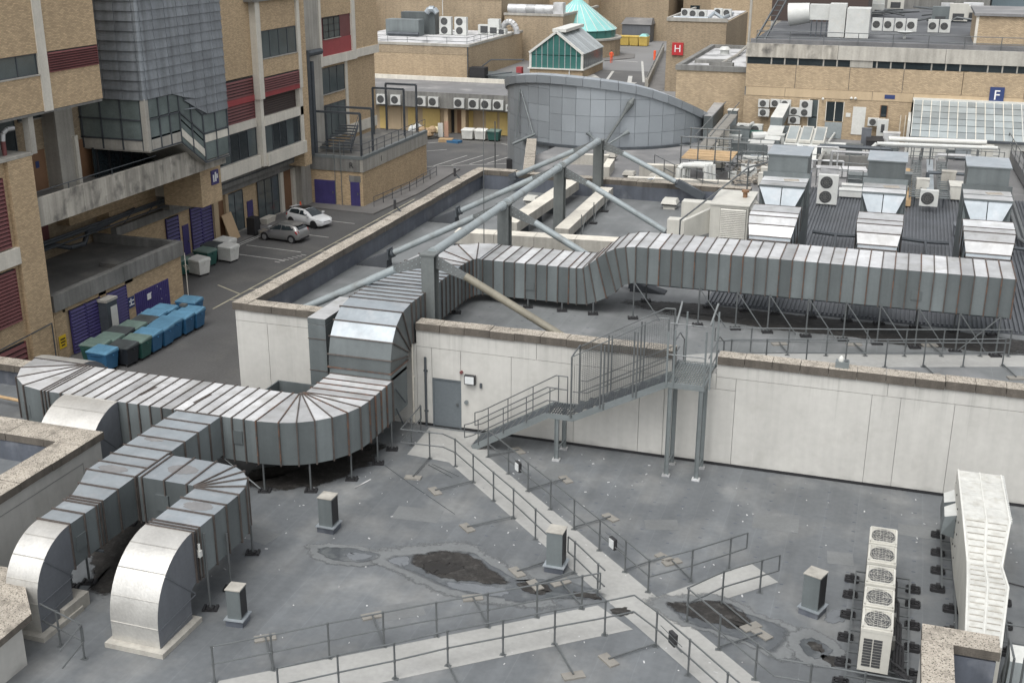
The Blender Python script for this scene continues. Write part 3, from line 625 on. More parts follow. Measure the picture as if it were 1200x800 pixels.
for k in range(1, 6):
    a = PI/2*k/5; c = (-19.35, 27.9); po = (c[0]+1.6*math.sin(a), c[1]+1.8*math.cos(a)); pi_ = (c[0]+.12*math.sin(a), c[1]+.13*math.cos(a))
    loops.append([(*pi_,1.15),(*po,1.15),(*po,2.7),(*pi_,2.7)])
loops = [[l[0],l[1],l[2],l[3]] for l in loops]
for y in (27.2,26.5,25.75,25.6,25.45): loops.append([(-19.25,y,1.15),(-17.76,y,1.15),(-17.76,y,2.7),(-19.25,y,2.7)])
duct(t, loops, mats=('duct_grey','galv'))
part(t, 'access_hatch', MB().box(-20.75,-20.3,27.98,28.04,1.65,2.2), 'duct_grey')
prop(t, -17.68, 25.85, 2.5); prop(t, -17.68, 27.0, 1.9); prop(t, -18.15, 29.1, 1.9); prop(t, -19.4, 29.78, 1.2)
part(t, 'gauge', MB().box(-17.75,-17.62,25.5,25.62,1.9,2.1).tube((-17.68,25.56,2.05),(-17.68,25.56,2.3),.04,8), 'white_unit')
part(t, 'control_cable', MB().tube((-17.7,25.45,1.2),(-17.7,25.45,2.7),.02,6), 'black')
# dirt rings where rain stands on the duct tops
for i, (x, y, rx, ry) in enumerate(((-18.5,26.9,.45,.25),(-22.4,28.25,.5,.22),(-20.3,28.9,.5,.3),(-22.5,30.6,.35,.16))):
    struct('dirt_patch', blob([(x+rx*math.cos(a), y+ry*math.sin(a)) for a in [k*PI/4 for k in range(8)]], 2.704, .03, 4, 40+i), 'roof_grey', 'stuff')
# column duct against the wall
t = thing('box_duct', 'narrow grey box duct climbing the white wall beside the faceted elbow', 'duct', (-20.5, 39.5, 0))
part(t, 'riser', MB().box(-20.95,-20.2,38.75,40.22,-4,4.28), ['duct_grey','galv_top']); part(t, 'top_section', MB().box(-20.95,-20.2,38.75,41.6,4.3,4.55), ['duct_grey','galv_top'])
for z in (1.1,2.4,3.7): part(t, 'joint', MB().box(-20.97,-20.18,38.73,38.75,z,z+.03), 'flange')
# open upstand box behind the bend
t = thing('roof_upstand', 'open grey metal box upstand tucked behind the curved duct', 'box', (-21, 37.3, 0))
part(t, 'side', MB().box(-22.0,-20.1,38.0,38.06,0,2.1).box(-22.0,-21.94,36.2,38.0,0,2.1).box(-20.16,-20.1,36.2,38.0,0,2.1).box(-21.94,-20.16,36.2,36.26,0,1.9), 'duct_grey')
solo('plinth_beam', MB().box(-21.75,-21.2,23.9,25.0,0,.42), 'concrete', 'short concrete plinth between the two lagged elbows', 'plinth', None, (-21.5,24.4,0))
# ================================================================== railings
def make_post(h):
    mb = MB().tube((0,0,.012),(0,0,h),.028,8).box(-.09,.09,-.06,.06,0,.014).tube((0,0,.0),(0,0,.1),.036,8).tube((0,0,h-.05),(0,0,h+.03),.037,8).tube((0,0,h*.5-.03),(0,0,h*.5+.05),.036,8)
    return mesh('post', mb, 'steel', True)
POST = {h: make_post(h) for h in (1.1,)}
WT = mesh('counterweight', MB().box(-.3,.3,-.15,.15,0,.05), 'slab')
def railing(label, posts, top, z=0., out=(), group=None, ends=(), name='railing', h=1.1):
    t = thing(name, label, 'railing', (posts[0][0], posts[0][1], z), group)
    for p in posts: inst(t, 'post', POST[1.1], (p[0], p[1], z), rnd.uniform(-.1,.1))
    part(t, 'top_rail', MB().path([(x,y,z+1.1) for x, y in top], .024, 8), 'steel', True)
    part(t, 'mid_rail', MB().path([(x,y,z+.57) for x, y in top], .024, 8), 'steel', True)
    for i in ends:
        x, y = top[i]; part(t, 'end_rail', MB().tube((x,y,z+.57),(x,y,z+1.1),.024,8), 'steel', True)
    for (px, py), (wx, wy) in out:
        part(t, 'outrigger', MB().tube((px,py,z+.1),(wx,wy,z+.08),.024,8), 'steel', True)
        a = math.atan2(wy-py, wx-px)+PI/2; inst(t, 'counterweight', WT, (wx, wy, z), a+rnd.uniform(-.15,.15))
    return t
R1 = [(-15.68,22.8),(-14.48,23.76),(-13.29,24.73),(-12.1,25.7),(-10.9,26.63),(-9.69,27.52),(-8.51,28.44),(-7.4,29.28)]
railing('galvanised handrail along the crosswalk edge nearest the silted puddle', R1, R1+[(-6.95,29.62)], out=[((-14.48,23.76),(-15.42,25.01)),((-12.1,25.7),(-13.05,26.98)),((-9.69,27.52),(-10.62,28.81)),((-7.4,29.28),(-8.38,30.47))], ends=(-1,))
R2 = [(-13.6,22.5),(-12.4,23.5),(-11.22,24.44),(-10.1,25.42),(-8.85,26.37),(-7.65,27.3),(-6.44,28.19)]
R2b = [(-4.96,28.1),(-3.87,27.05),(-2.7,25.9),(-1.5,24.75),(-.3,23.55)]
railing('galvanised handrail turning the open crosswalk corner with a lamp on it', R2+R2b, R2+[(-5.75,28.75)]+R2b, out=[((-10.1,25.42),(-9.2,24.2)),((-7.65,27.3),(-6.76,26.04)),((-4.96,28.1),(-6.04,27.02))])
R3 = [(-13.42,38.23),(-12.25,37.12),(-11.16,36.02),(-10.02,34.95),(-8.89,33.85),(-7.75,32.76),(-6.67,31.72),(-5.75,30.8),(-4.63,31.8),(-3.64,32.9)]
railing('galvanised handrail running from the stair foot to the short spur walkway', R3, R3[:7]+[(-5.72,30.75)]+R3[8:]+[(-3.2,33.4)], out=[((-13.42,38.23),(-12.5,39.1)),((-11.16,36.02),(-10.14,37.3)),((-8.89,33.85),(-7.93,35.0)),((-6.67,31.72),(-5.68,32.95)),((-4.63,31.8),(-5.4,32.75))], ends=(-1,0))
R4a = [(-2.57,31.85),(-3.55,30.85)]; R4b = [(-4.36,29.6),(-3.28,28.49),(-2.15,27.42)]; R4c = [(-.72,26.95),(.6,26.98),(1.7,27.0)]
railing('galvanised handrail wrapping the far side of the spur walkway past the dark puddle', R4a+R4b+R4c, [(-2.1,32.33)]+R4a+[(-4.4,29.6)]+R4b[1:]+[(-1.63,26.93)]+R4c, out=[((-3.55,30.85),(-2.57,29.87)),((-3.28,28.49),(-2.23,29.6))], ends=(0,))
R5 = [(-15.44,37.41),(-14.3,37.09),(-13.22,36.05),(-12.07,34.93),(-11.02,33.94),(-9.9,32.8),(-8.85,31.75)]
t = railing('galvanised handrail starting at the grey door and ending beside the squat vent', [(-16.7,39.6),(-16.55,38.3)]+R5, [(-16.7,39.65),(-16.55,37.3)]+[(-14.9,37.4)]+R5[1:], out=[((-15.44,37.41),(-15.41,35.71)),((-13.22,36.05),(-14.26,34.95)),((-11.02,33.94),(-12.26,32.8)),((-8.85,31.75),(-9.82,30.62))], ends=(0,-1))
R6 = [(-8.13,31.14),(-7.13,30.08)]
railing('short galvanised handrail between the squat vent and the crosswalk corner', R6, [(-8.42,31.4)]+R6+[(-6.86,29.8)], out=[((-8.13,31.14),(-9.07,30.08))], ends=(0,))
FR = [(-5.2,42.4),(-3.94,42.85),(-2.5,43.35),(-1.09,43.83),(.35,44.28),(1.72,44.78),(3.15,45.25),(4.57,45.82)]
railing('handrail on the wall side of the upper pale walkway', FR, [(-5.45,42.2)]+FR, 3.1, out=[((1.72,44.78),(2.09,43.9)),((4.57,45.82),(4.98,44.6))], ends=(0,))
BR = [(-4.66,44.0),(-3.28,44.42),(-1.86,44.83),(-.41,45.3),(1.03,45.75),(2.4,46.2),(3.82,46.68),(4.85,47.0)]
railing('handrail on the duct side of the upper pale walkway', BR, [(-6.0,43.6)]+BR, 3.1, out=[((-3.28,44.42),(-3.72,45.6)),((-.41,45.3),(-.9,46.5)),((2.4,46.2),(1.96,47.35))], ends=(0,-1))
railing('short handrail disappearing behind the stone-capped pier', [(-20.6,22.9),(-19.6,22.6)], [(-21.3,23.1),(-19.55,22.6),(-19.3,21.4)], ends=(1,))
# bulkhead lamps hung on the handrails
for (x, y, z, lb, rz) in ((-11.7,36.55,.62,'square lamp hung on the handrail next to the stair foot',-.78),(-7.2,32.25,.62,'square lamp hung on the handrail halfway along the pale walkway',-.78),(-4.4,27.58,.68,'dark square lamp hung on the handrail by the open crosswalk corner',2.3)):
    t = thing('rail_lamp', lb, 'light', (x,y,z), rz=rz)
    part(t, 'housing', MB().box(-.15,.15,-.05,.06,-.16,.2), 'plastic_black', local=True); part(t, 'lens', MB().box(-.12,.12,-.075,-.05,-.12,.16), 'lamp_glass', local=True)
    part(t, 'mounting_bar', MB().tube((-.55,.07,.12),(.55,.07,.12),.012,6).tube((-.55,.07,-.06),(.55,.07,-.06),.012,6), 'steel', local=True)
# loose bits on the roof
solo('loose_bar', MB().tube((-15.3,36.9,.02),(-14.1,36.2,.02),.015,6).tube((-15.2,37.0,.02),(-13.9,36.35,.02),.012,6), 'steel', 'pair of loose metal rods lying beside the door walkway', 'rod', None, (-14.7,36.6,0))
solo('loose_bar', MB().beam((-17.05,34.3,.02),(-16.8,35.1,.02),.05,.02), 'roof_pale', 'loose pale strip lying by the curved duct support', 'strip', None, (-16.9,34.7,0))
solo('lightning_cable', MB().path([(-17.0,36.5,.012),(-15.4,35.3,.012),(-13,33.6,.012)],.008,5), 'steel_dark', 'thin dark cable lying across the roof from the curved duct', 'cable', None, (-15.4,35.3,0))
# ================================================================== roof vents
def vent(label, x, y, w_, h_, rz=0):
    t = thing('roof_vent', label, 'vent', (x,y,0), 'square post vents on the lower roof', rz)
    k = w_/2
    part(t, 'shaft', MB().box(-k,k,-k,k*.1,.2,h_).box(-k,-k+.03,k*.1,k,.2,h_).box(k-.03,k,k*.1,k,.2,h_).box(-k,k,k-.03,k,.2,h_), 'duct_grey', local=True)
    part(t, 'cap', MB().box(-k-.02,k+.02,-k-.02,k+.02,h_,h_+.03), 'concrete', local=True)
    part(t, 'base', MB().box(-k-.05,k+.05,-k-.05,k+.05,.0,.2), 'upstand', local=True); part(t, 'flashing', MB().box(-k-.09,k+.09,-k-.09,k+.09,.2,.235), 'galv', local=True)
    part(t, 'louvre', MB().box(k,k+.012,-k+.04,k-.04,.3,h_-.06), 'black', local=True)
vent('slim square grey vent post in front of the curved duct', -16.56, 31.3, .48, 1.22)
vent('slim square grey vent post beside the large lagged elbow', -16.56, 25.5, .42, 1.15, .1)
vent('squat square grey vent post at the walkway rail gap', -8.75, 31.25, .5, 1.36)
vent('square grey vent post near the row of condensers', -.98, 31.25, .5, 1.3, -.35)
# ================================================================== escape stair
S = thing('steel_stair', 'galvanised two-flight escape stair with mesh cage climbing the white wall', 'staircase', (-10, 39.3, 0))
Y0, Y1 = 38.78, 39.88; ZM, ZT = 1.88, 3.64
xa, xb, xc, xd, xe = -14.25, -11.3, -10.35, -6.95, -5.6
for y in (Y0, Y1):
    part(S, 'stringer', MB().beam((xa,y,.02),(xb,y,ZM-.1),.03,.24).beam((xb,y,ZM-.1),(xc,y,ZM-.1),.03,.2).beam((xc,y,ZM-.1),(xd,y,ZT-.1),.03,.24), 'steel_paint')
n1, n2 = 10, 9
for i in range(n1):
    f = (i+.5)/n1; x = xa+(xb-xa)*f; z = ZM*(i+1)/(n1+1)
    o = part(S, 'tread', MB().box(x-.13,x+.13,Y0+.02,Y1-.02,z-.02,z+.01), 'steel_dark'); part(o, 'nosing', MB().box(x-.155,x-.125,Y0+.02,Y1-.02,z-.025,z+.018), 'steel')
for i in range(n2):
    f = (i+.5)/n2; x = xc+(xd-xc)*f; z = ZM+(ZT-ZM)*(i+1)/(n2+1)
    o = part(S, 'tread', MB().box(x-.14,x+.14,Y0+.02,Y1-.02,z-.02,z+.01), 'steel_dark'); part(o, 'nosing', MB().box(x-.165,x-.135,Y0+.02,Y1-.02,z-.025,z+.018), 'steel')
def grating(x0, x1, y0, y1, z):
    mb = MB(); n = int((x1-x0)/.09)
    for i in range(n+1): x = x0+(x1-x0)*i/n; mb.box(x-.014,x+.014,y0,y1,z-.035,z)
    m = int((y1-y0)/.16)
    for i in range(m+1): y = y0+(y1-y0)*i/m; mb.box(x0,x1,y-.008,y+.008,z-.03,z-.004)
    return mb
part(S, 'landing', grating(xb,xc,Y0,Y1,ZM), 'steel_dark'); part(S, 'landing', grating(xd,xe,Y0,41.15,ZT), 'steel_paint')
part(S, 'landing_frame', MB().beam((xd,Y0,ZT-.1),(xe,Y0,ZT-.1),.05,.2).beam((xe,Y0,ZT-.1),(xe,41.2,ZT-.1),.05,.2).beam((xd,Y0,ZT-.1),(xd,41.2,ZT-.1),.05,.2).beam((xb-.05,Y0,ZM-.13),(xc+.05,Y0,ZM-.13),.06,.16), 'steel_paint')
def leg(x, y, zt):
    part(S, 'leg', MB().box(x-.07,x+.07,y-.008,y+.008,.03,zt).box(x-.075,x-.06,y-.06,y+.06,.03,zt).box(x+.06,x+.075,y-.06,y+.06,.03,zt), 'steel_paint')
    part(S, 'foot_plate', MB().box(x-.14,x+.14,y-.11,y+.11,0,.07), 'galv_top')
for x, zt in ((-10.93,ZM-.2),(-6.79,ZT-.2),(-5.7,ZT-.2)):
    for y in (Y0+.02, Y1-.03): leg(x, y, zt)
    part(S, 'leg_tie', MB().beam((x,Y0,.38),(x,Y1,.38),.05,.06), 'steel_paint')
# lower flight handrails
def slope_rail(y, x0, z0, x1, z1, hs, posts, ext=.3):
    for h in hs: part(S, 'handrail', MB().path([(x0-ext,y,z0+h-.12),(x0,y,z0+h),(x1,y,z1+h),(x1+.45,y,z1+h)],.022,8), 'steel', True)
    part(S, 'handrail', MB().path([(x0-ext,y,z0+hs[0]-.12),(x0-ext,y,z0+hs[-1]-.12)],.022,8), 'steel', True)
    for x in posts:
        f = (x-x0)/(x1-x0); zz = z0+(z1-z0)*min(1,max(0,f)); part(S, 'baluster', MB().tube((x,y,zz),(x,y,zz+hs[0]),.02,8), 'steel', True)
slope_rail(Y0-.03, xa, .05, xb, ZM, (1.02,.5), (-14.0,-13.0,-12.1,-11.2))
slope_rail(Y1+.03, xa, .05, xb, ZM, (1.05,.52), (-14.0,-13.2,-12.2,-11.2,-10.85))
# caged upper flight: tall posts, sloping top rails, mesh infill
for y in (Y0-.03, Y1+.03):
    px = [-10.4,-9.32,-8.13,-6.94]; zs = [ZM+(ZT-ZM)*max(0,(x-xc)/(xd-xc)) for x in px]
    tops = [4.18,4.75,5.4,5.98]
    for k, (x, z, tp) in enumerate(zip(px, zs, tops)):
        for dx in ((0,.12) if k in (1,2) else (0,)): part(S, 'cage_post', MB().beam((x+dx,y,z-.1),(x+dx,y,tp),.05,.05), 'steel')
    part(S, 'cage_rail', MB().path([(-10.4,y,4.18),(-7.3,y,5.98),(-6.94,y,6.0)],.022,6), 'steel', True)
    for h in (.95,.48): part(S, 'handrail', MB().path([(-10.35,y+.04,ZM+h),(-10.1,y+.04,ZM+h),(-6.95,y+.04,ZT+h)],.02,6), 'steel', True)
    for k in range(3):
        x0, x1 = px[k]+(.14 if k else .04), px[k+1]-.03; mb = MB(); nx, nz = int((x1-x0)/.075), 30
        zb = lambda x: ZM+(ZT-ZM)*max(0,(x-xc)/(xd-xc))+.1; zt = lambda x: 4.18+(5.98-4.18)*(x+10.4)/(3.3)-.05
        for i in range(nx+1):
            x = x0+(x1-x0)*i/nx; mb.box(x-.003,x+.003,y-.003,y+.003,zb(x),min(zt(x),5.95))
        for j in range(nz+1):
            f = j/nz; a = (x0,y,zb(x0)+(min(5.95,zt(x0))-zb(x0))*f); b = (x1,y,zb(x1)+(min(5.95,zt(x1))-zb(x1))*f); mb.beam(a,b,.006,.006)
        part(S, 'mesh_panel', mb, 'steel', kind='stuff')
part(S, 'cage_rail', MB().path([(-10.4,Y0-.03,4.18),(-10.4,Y1+.03,4.24)],.03,6), 'steel')
# landing guard with tall end posts and slanting braces
for x, y, tp in ((-6.94,Y0-.03,6.0),(-6.7,Y0-.03,6.05),(-6.7,41.1,6.0),(-5.62,Y0,6.1),(-5.55,41.1,6.1),(-5.42,Y0,6.55)): part(S, 'cage_post', MB().beam((x,y,ZT-.1),(x,y,tp-.45),.06,.06), 'steel_paint')
part(S, 'slant_arm', MB().beam((-5.5,Y0,5.9),(-5.35,Y0+.5,6.55),.06,.06).beam((-6.7,Y0,5.7),(-6.6,Y0+.5,6.5),.06,.06), 'steel')
for h in (1.05,2.2): part(S, 'guard_rail', MB().path([(-6.9,Y0-.03,ZT+h),(-5.62,Y0-.03,ZT+h)],.022,6), 'steel', True)
for x in (-6.95,-5.5):
    for h in (1.05,.5): part(S, 'guard_rail', MB().path([(x,Y0 if x > -6 else 40.0,ZT+h),(x,41.2,ZT+h)],.022,6), 'steel', True)
part(S, 'exit_step', MB().box(-6.9,-5.6,41.2,41.6,3.1,3.4), 'steel_paint')
part(S, 'exit_rail', MB().path([(-6.95,41.2,ZT+1.05),(-6.95,42.2,4.1),(-6.95,42.2,3.1)],.022,6).path([(-5.5,41.2,ZT+1.05),(-5.45,42.1,4.2),(-5.45,42.1,3.1)],.022,6), 'steel', True)
# ================================================================== steel trestle frames over the upper roof
XC, XLB, XRB, ZA = -17.05, -24.1, -11.35, 6.62
fr = [(41.75,'first','tall rust-stained steel trestle by the parapet beside the ribbed duct'),(51.0,'','tubular steel trestle straddling the concrete trough and long duct'),(60.3,'','tubular steel trestle between the two long troughs'),(68.7,'','tubular steel trestle standing against the far dark upstand')]
prev = None
for i, (y, _, lb) in enumerate(fr):
    t = thing('steel_trestle', lb, 'frame', (XC, y, 3.1)); zb = 3.1
    part(t, 'column', MB().box(XC-.27,XC+.27,y-.26,y-.22,zb,ZA).box(XC-.27,XC+.27,y+.22,y+.26,zb,ZA).box(XC-.03,XC+.03,y-.22,y+.22,zb,ZA).box(XC-.27,XC-.22,y-.22,y+.22,zb,ZA-.3), 'column')
    part(t, 'cap_plate', MB().box(XC-.32,XC+.32,y-.3,y+.3,ZA,ZA+.06), 'column')
    for s in (-1, 1):
        ex, ez = (XC-5.6, 3.82) if s < 0 else (XC+5.8, 3.57)
        if i == 0: ex, ez = (XC-6.6, 3.35) if s < 0 else (XC+6.6, 3.25)
        if i == 3: ex, ez = (XC-5.1, 4.2) if s < 0 else (XC+4.7, 4.45)
        a = Vector((XC+.25*s, y, ZA-.12)); b = Vector((ex, y, ez)); d = (b-a).normalized(); g1 = a+d*1.5
        gp = part(t, 'gusset_plate', MB().hexa([(a.x,y-.02,a.z+.12),(a.x,y-.02,a.z-.42),(g1.x,y-.02,g1.z-.15),(g1.x,y-.02,g1.z+.15)],[(a.x,y+.02,a.z+.12),(a.x,y+.02,a.z-.42),(g1.x,y+.02,g1.z-.15),(g1.x,y+.02,g1.z+.15)]), 'gusset')
        bo = MB()
        for k in range(7):
            p = a+d*(.15+k*.2)
            for q in (.06,-.14): bo.tube((p.x,y-.05,p.z+q-.03),(p.x,y+.05,p.z+q-.03),.02,6)
        part(gp, 'bolts', bo, 'steel_tube', kind='stuff')
        part(t, 'leg_tube', MB().tube(g1-d*.12, b, .155, 16), 'tube_rust' if (i == 0 and s > 0) else 'steel_tube', True)
        part(t, 'collar', MB().tube(b-d*.05, b+d*.3, .13, 12).tube(b+d*.05,b+d*.14,.2,12), 'steel_dark', True)
        if i in (1, 2):
            tip, tall = b.x+s*1.9, b.x+s*.3
            part(t, 'base_bracket', MB().hexa([(tip,y-.34,3.1),(tall,y-.34,3.1),(tall,y+.34,3.1),(tip,y+.34,3.1)],[(tip,y-.3,3.14),(tall,y-.2,ez+.02),(tall,y+.2,ez+.02),(tip,y+.3,3.14)]), 'bracket')
            part(t, 'base_clamp', MB().box(tall-.08 if s > 0 else tall,tall if s > 0 else tall+.08,y-.28,y+.28,ez-.35,ez+.2), 'steel_dark')
        elif i == 3:
            e2 = b+d*1.9 if s > 0 else b+d*.5
            part(t, 'base_bracket', MB().beam(b+d*.1, e2, .3, .45), 'steel_dark')
        else: part(t, 'base_bracket', MB().box(b.x-.3,b.x+.3,y-.3,y+.3,3.1,ez), 'steel_dark')
    if prev is not None:
        part(t, 'ridge_tube', MB().tube((XC,prev+.32,ZA-.02),(XC,y-.32,ZA-.02),.185,16), 'steel_tube', True); part(t, 'collar', MB().tube((XC,prev+.26,ZA-.02),(XC,prev+.5,ZA-.02),.215,12).tube((XC,y-.5,ZA-.02),(XC,y-.26,ZA-.02),.215,12), 'steel_tube', True)
    prev = y
solo('lightning_rod', MB().tube((-18.6,52.5,3.1),(-18.6,52.5,11.2),.025,8,.012).tube((-18.6,52.5,3.1),(-18.6,52.5,3.6),.05,8), 'steel', 'slender lightning rod rising behind the second trestle', 'rod', None, (-18.6,52.5,3.1))
# troughs on the upper roof
def trough(name, label, a, b, wd, z0, z1):
    t = thing(name, label, 'trough', (a[0],a[1],3.1)); A, Bv = Vector((*a,0)), Vector((*b,0)); n = max(2, round((Bv-A).length/2.2)); d = (Bv-A)/n; ang = math.atan2(d.y,d.x)
    for i in range(n):
        c = A+d*(i+.5); part(t, 'trough_section', MB().obox((c.x,c.y,z0),d.length-.02,wd,z1-z0,ang), ['concrete','white_trim'])
        q = A+d*i; part(t, 'support', MB().obox((q.x,q.y,3.1),.12,wd*.7,z0-3.1+.001,ang), 'steel_dark')
trough('cable_trough', 'long pale boxed trough running straight behind the long duct', (-21.2,55.6),(-12.9,56.4),.95,3.35,3.95)
trough('cable_trough', 'upper of two pale troughs leading back between the trestles', (-18.9,57.3),(-18.6,68.6),.85,3.6,4.15)
trough('cable_trough', 'lower of two pale troughs leading back between the trestles', (-16.2,57.8),(-16.4,68.4),.75,3.4,3.9)
PSL = ['pipe stand with leaning stay at the near end of the lower trough','pipe stand with leaning stay halfway along the lower trough','pipe stand with leaning stay near the dark upstand']
for k, (x, y) in enumerate(((-15.6,59.5),(-15.7,62.5),(-15.8,65.5))):
    t = thing('pipe_stand', PSL[k], 'stand', (x,y,3.1), 'pipe stands beside the lower trough')
    part(t, 'post', MB().tube((x,y,3.1),(x,y,4.3),.03,6), 'steel'); part(t, 'stay', MB().tube((x,y,3.15),(x-.05,y+1.2,4.1),.02,6), 'steel'); part(t, 'foot_pad', MB().obox((x,y,3.1),.4,.3,.07), 'rubber')
def cowl(label, x, y, z, s=.6, mat='cream'):
    t = thing('roof_cowl', label, 'vent', (x,y,z)); part(t, 'base', MB().box(x-s*.35,x+s*.35,y-s*.35,y+s*.35,z,z+s*.35), mat); part(t, 'cap', MB().hexa([(x-s*.5,y-s*.5,z+s*.35),(x+s*.5,y-s*.5,z+s*.35),(x+s*.5,y+s*.5,z+s*.35),(x-s*.5,y+s*.5,z+s*.35)],[(x-s*.4,y-s*.4,z+s*.6),(x+s*.4,y-s*.4,z+s*.6),(x+s*.4,y+s*.4,z+s*.6),(x-s*.4,y+s*.4,z+s*.6)]), mat); part(t, 'slot', MB().box(x-s*.46,x+s*.46,y-s*.46,y+s*.46,z+s*.24,z+s*.27), 'grille')
cowl('small cream mushroom vent on the open roof behind the long duct', -12.4, 67.6, 3.1, .95)
cowl('small cream mushroom vent left of the paired troughs', -20.4, 66, 3.1, .8)
# ================================================================== condenser row
def condenser_proto():
    t = thing('condenser_unit', 'x', 'air conditioner', (0,0,0), 'top-fan condensers in a row on the lower roof')
    W, D, Hh = .78, .98, 1.4
    part(t, 'casing', MB().box(-W/2,W/2,-D/2,D/2,.1,Hh-.12), 'cream', local=True)
    part(t, 'fan_deck', MB().box(-W/2-.01,W/2+.01,-D/2-.01,D/2+.01,Hh-.12,Hh-.03), 'cream', local=True)
    part(t, 'fan_well', MB().hexa([(.345*math.cos(q*PI/12),.43*math.sin(q*PI/12),Hh-.035) for q in range(24)],[(.345*math.cos(q*PI/12),.43*math.sin(q*PI/12),Hh-.02) for q in range(24)]), 'grille', local=True)
    fb = MB()
    for k in range(4):
        a = k*PI/2+.3; fb.hexa([(.05*math.cos(a),.05*math.sin(a),Hh-.02),(.3*math.cos(a),.3*math.sin(a),Hh-.02),(.3*math.cos(a+.7),.3*math.sin(a+.7),Hh-.012)],[(.05*math.cos(a),.05*math.sin(a),Hh-.014),(.3*math.cos(a),.3*math.sin(a),Hh-.014),(.3*math.cos(a+.7),.3*math.sin(a+.7),Hh-.006)])
    part(t, 'fan', fb, 'grille_lt', local=True)
    gr = MB()
    for r in (.1,.18,.26,.34):
        pts = [(r*math.cos(2*PI*k/16), r*1.15*math.sin(2*PI*k/16), Hh+.02) for k in range(17)]; gr.path(pts,.004,4)
    for k in range(-3,4): gr.tube((k*.1,-.4,Hh+.02),(k*.1,.4,Hh+.02),.004,4)
    for k in (-.3,0,.3): gr.tube((-.35,k,Hh+.02),(.35,k,Hh+.02),.005,4)
    gr.box(-.37,.37,-.46,-.42,Hh-.03,Hh+.025).box(-.37,.37,.42,.46,Hh-.03,Hh+.025).box(-.38,-.34,-.46,.46,Hh-.03,Hh+.025).box(.34,.38,-.46,.46,Hh-.03,Hh+.025)
    part(t, 'fan_guard', gr, 'cream', local=True)
    cg = MB()
    for i in range(10):
        z = .25+i*.085
        for s in (0, 1): cg.box(-.3+s*.25,-.08+s*.25,-D/2-.012,-D/2+.005,z,z+.065)
    part(t, 'coil_grille', cg, 'grille', local=True)
    part(t, 'side_coil', MB().box(-W/2-.01,-W/2+.005,-D/2+.1,D/2-.1,.3,1.15), 'grille_lt', local=True)
    return t
p0 = condenser_proto(); cs = [33.4,32.25,31.0,29.8,28.65]
lbs = ['top-fan condenser farthest along the row, next to bare roof','second top-fan condenser counting from the bare-roof end of the row','middle top-fan condenser of the row of five','fourth top-fan condenser counting from the bare-roof end of the row','top-fan condenser with exposed louvred end beside the handrail']
for i, y in enumerate(cs):
    c = p0 if i == 0 else copy_tree(p0, (0,0,0)); c.location = (.78, y, .3); c['label'] = lbs[i]
FOOT = MB()
for a, b in (((-.18,-.13),(.18,-.13)),((.18,-.13),(.18,.13)),((.18,.13),(-.18,.13)),((-.18,.13),(-.18,-.13)),((0,-.13),(0,.13)),((-.18,0),(.18,0))): FOOT.beam((*a,.05),(*b,.05),.07,.1)
FOOTM = mesh('foot_pad', FOOT.box(-.06,.06,-.06,.06,.1,.22), 'rubber')
t = thing('support_frame', 'rubber-footed steel ladder frame carrying the row of condensers', 'frame', (.8,31,0))
for x in (.12,1.68): part(t, 'rail', MB().beam((x,27.9,.26),(x,33.6,.26),.05,.05), 'steel')
for y in (27.95,28.5,29.1,29.6,30.2,30.8,31.4,31.9,32.4,33.0,33.55): part(t, 'crossbar', MB().beam((.12,y,.28),(1.68,y,.28),.04,.04), 'steel')
for x, ys in ((0.02,(27.95,28.9,30.15,31.35,32.5,33.45)),(1.8,(28.9,30.2,31.35,32.55,33.4))):
    for y in ys: inst(t, 'foot_pad', FOOTM, (x,y,0))
t = thing('refrigerant_pipes', 'bundle of black insulated pipes beside the condenser row', 'pipes', (1.4,30,0))
for k in range(5): part(t, 'pipe', MB().path([(1.22,33.2-k*1.15,.55),(1.3+k*.08,33.1-k*1.15,.35),(1.3+k*.08,28.5-k*.06,.35),(1.7,28.3-k*.08,.35),(3.0,28.2-k*.08,.35)],.035,8), 'rubber', True)
part(t, 'isolator', MB().box(1.22,1.3,30.4,30.65,.5,.8).box(1.22,1.3,29.2,29.45,.5,.8), 'grille_lt')
# ================================================================== white air handler on the right
t = thing('air_handler', 'long white panelled air handling unit with waisted middle on rubber feet', 'air handler', (3.5,33,0))
sec = [(37.3,2.86,4.2,2.4),(34.0,2.92,4.27,2.4),(31.9,3.02,3.98,2.05),(30.6,2.97,4.06,2.15),(27.6,2.84,3.72,2.1)]
for k in range(len(sec)-1):
    (ya,a0,a1,za),(yb,b0,b1,zb) = sec[k], sec[k+1]
    part(t, 'casing', MB().hexa([(a0,ya,.35),(a1,ya,.35),(b1,yb,.35),(b0,yb,.35)],[(a0,ya,za),(a1,ya,za),(b1,yb,zb),(b0,yb,zb)]), ['cream','white_wrinkle'])
    n = max(2, round(abs(ya-yb)/.3))
    for q in range(n):
        f = (q+.5)/n; y = ya+(yb-ya)*f; x0, x1, z = a0+(b0-a0)*f, a1+(b1-a1)*f, za+(zb-za)*f
        if k == 0:
            if q % 3 == 2: part(t, 'seam', MB().box(x0+.02,x1-.02,y-.012,y+.012,z,z+.012), 'white_unit')
        else:
            for u, v in ((x0+.1,(x0+x1)/2-.05),((x0+x1)/2+.05,x1-.1)): part(t, 'panel_rib', MB().beam((u,y,z+.01),(v,y,z+.01),.022,.03), 'concrete')
    sl = (zb-za)/(yb-ya)
    for u in (.05,): part(t, 'edge_strip', MB().beam((a0+.03,ya,za+.012),(b0+.03,yb,zb+.012),.05,.03).beam((a1-.03,ya,za+.012),(b1-.03,yb,zb+.012),.05,.03).beam(((a0+a1)/2,ya,za+.012),((b0+b1)/2,yb,zb+.012),.04,.025), 'white_panel')
ce = MB()
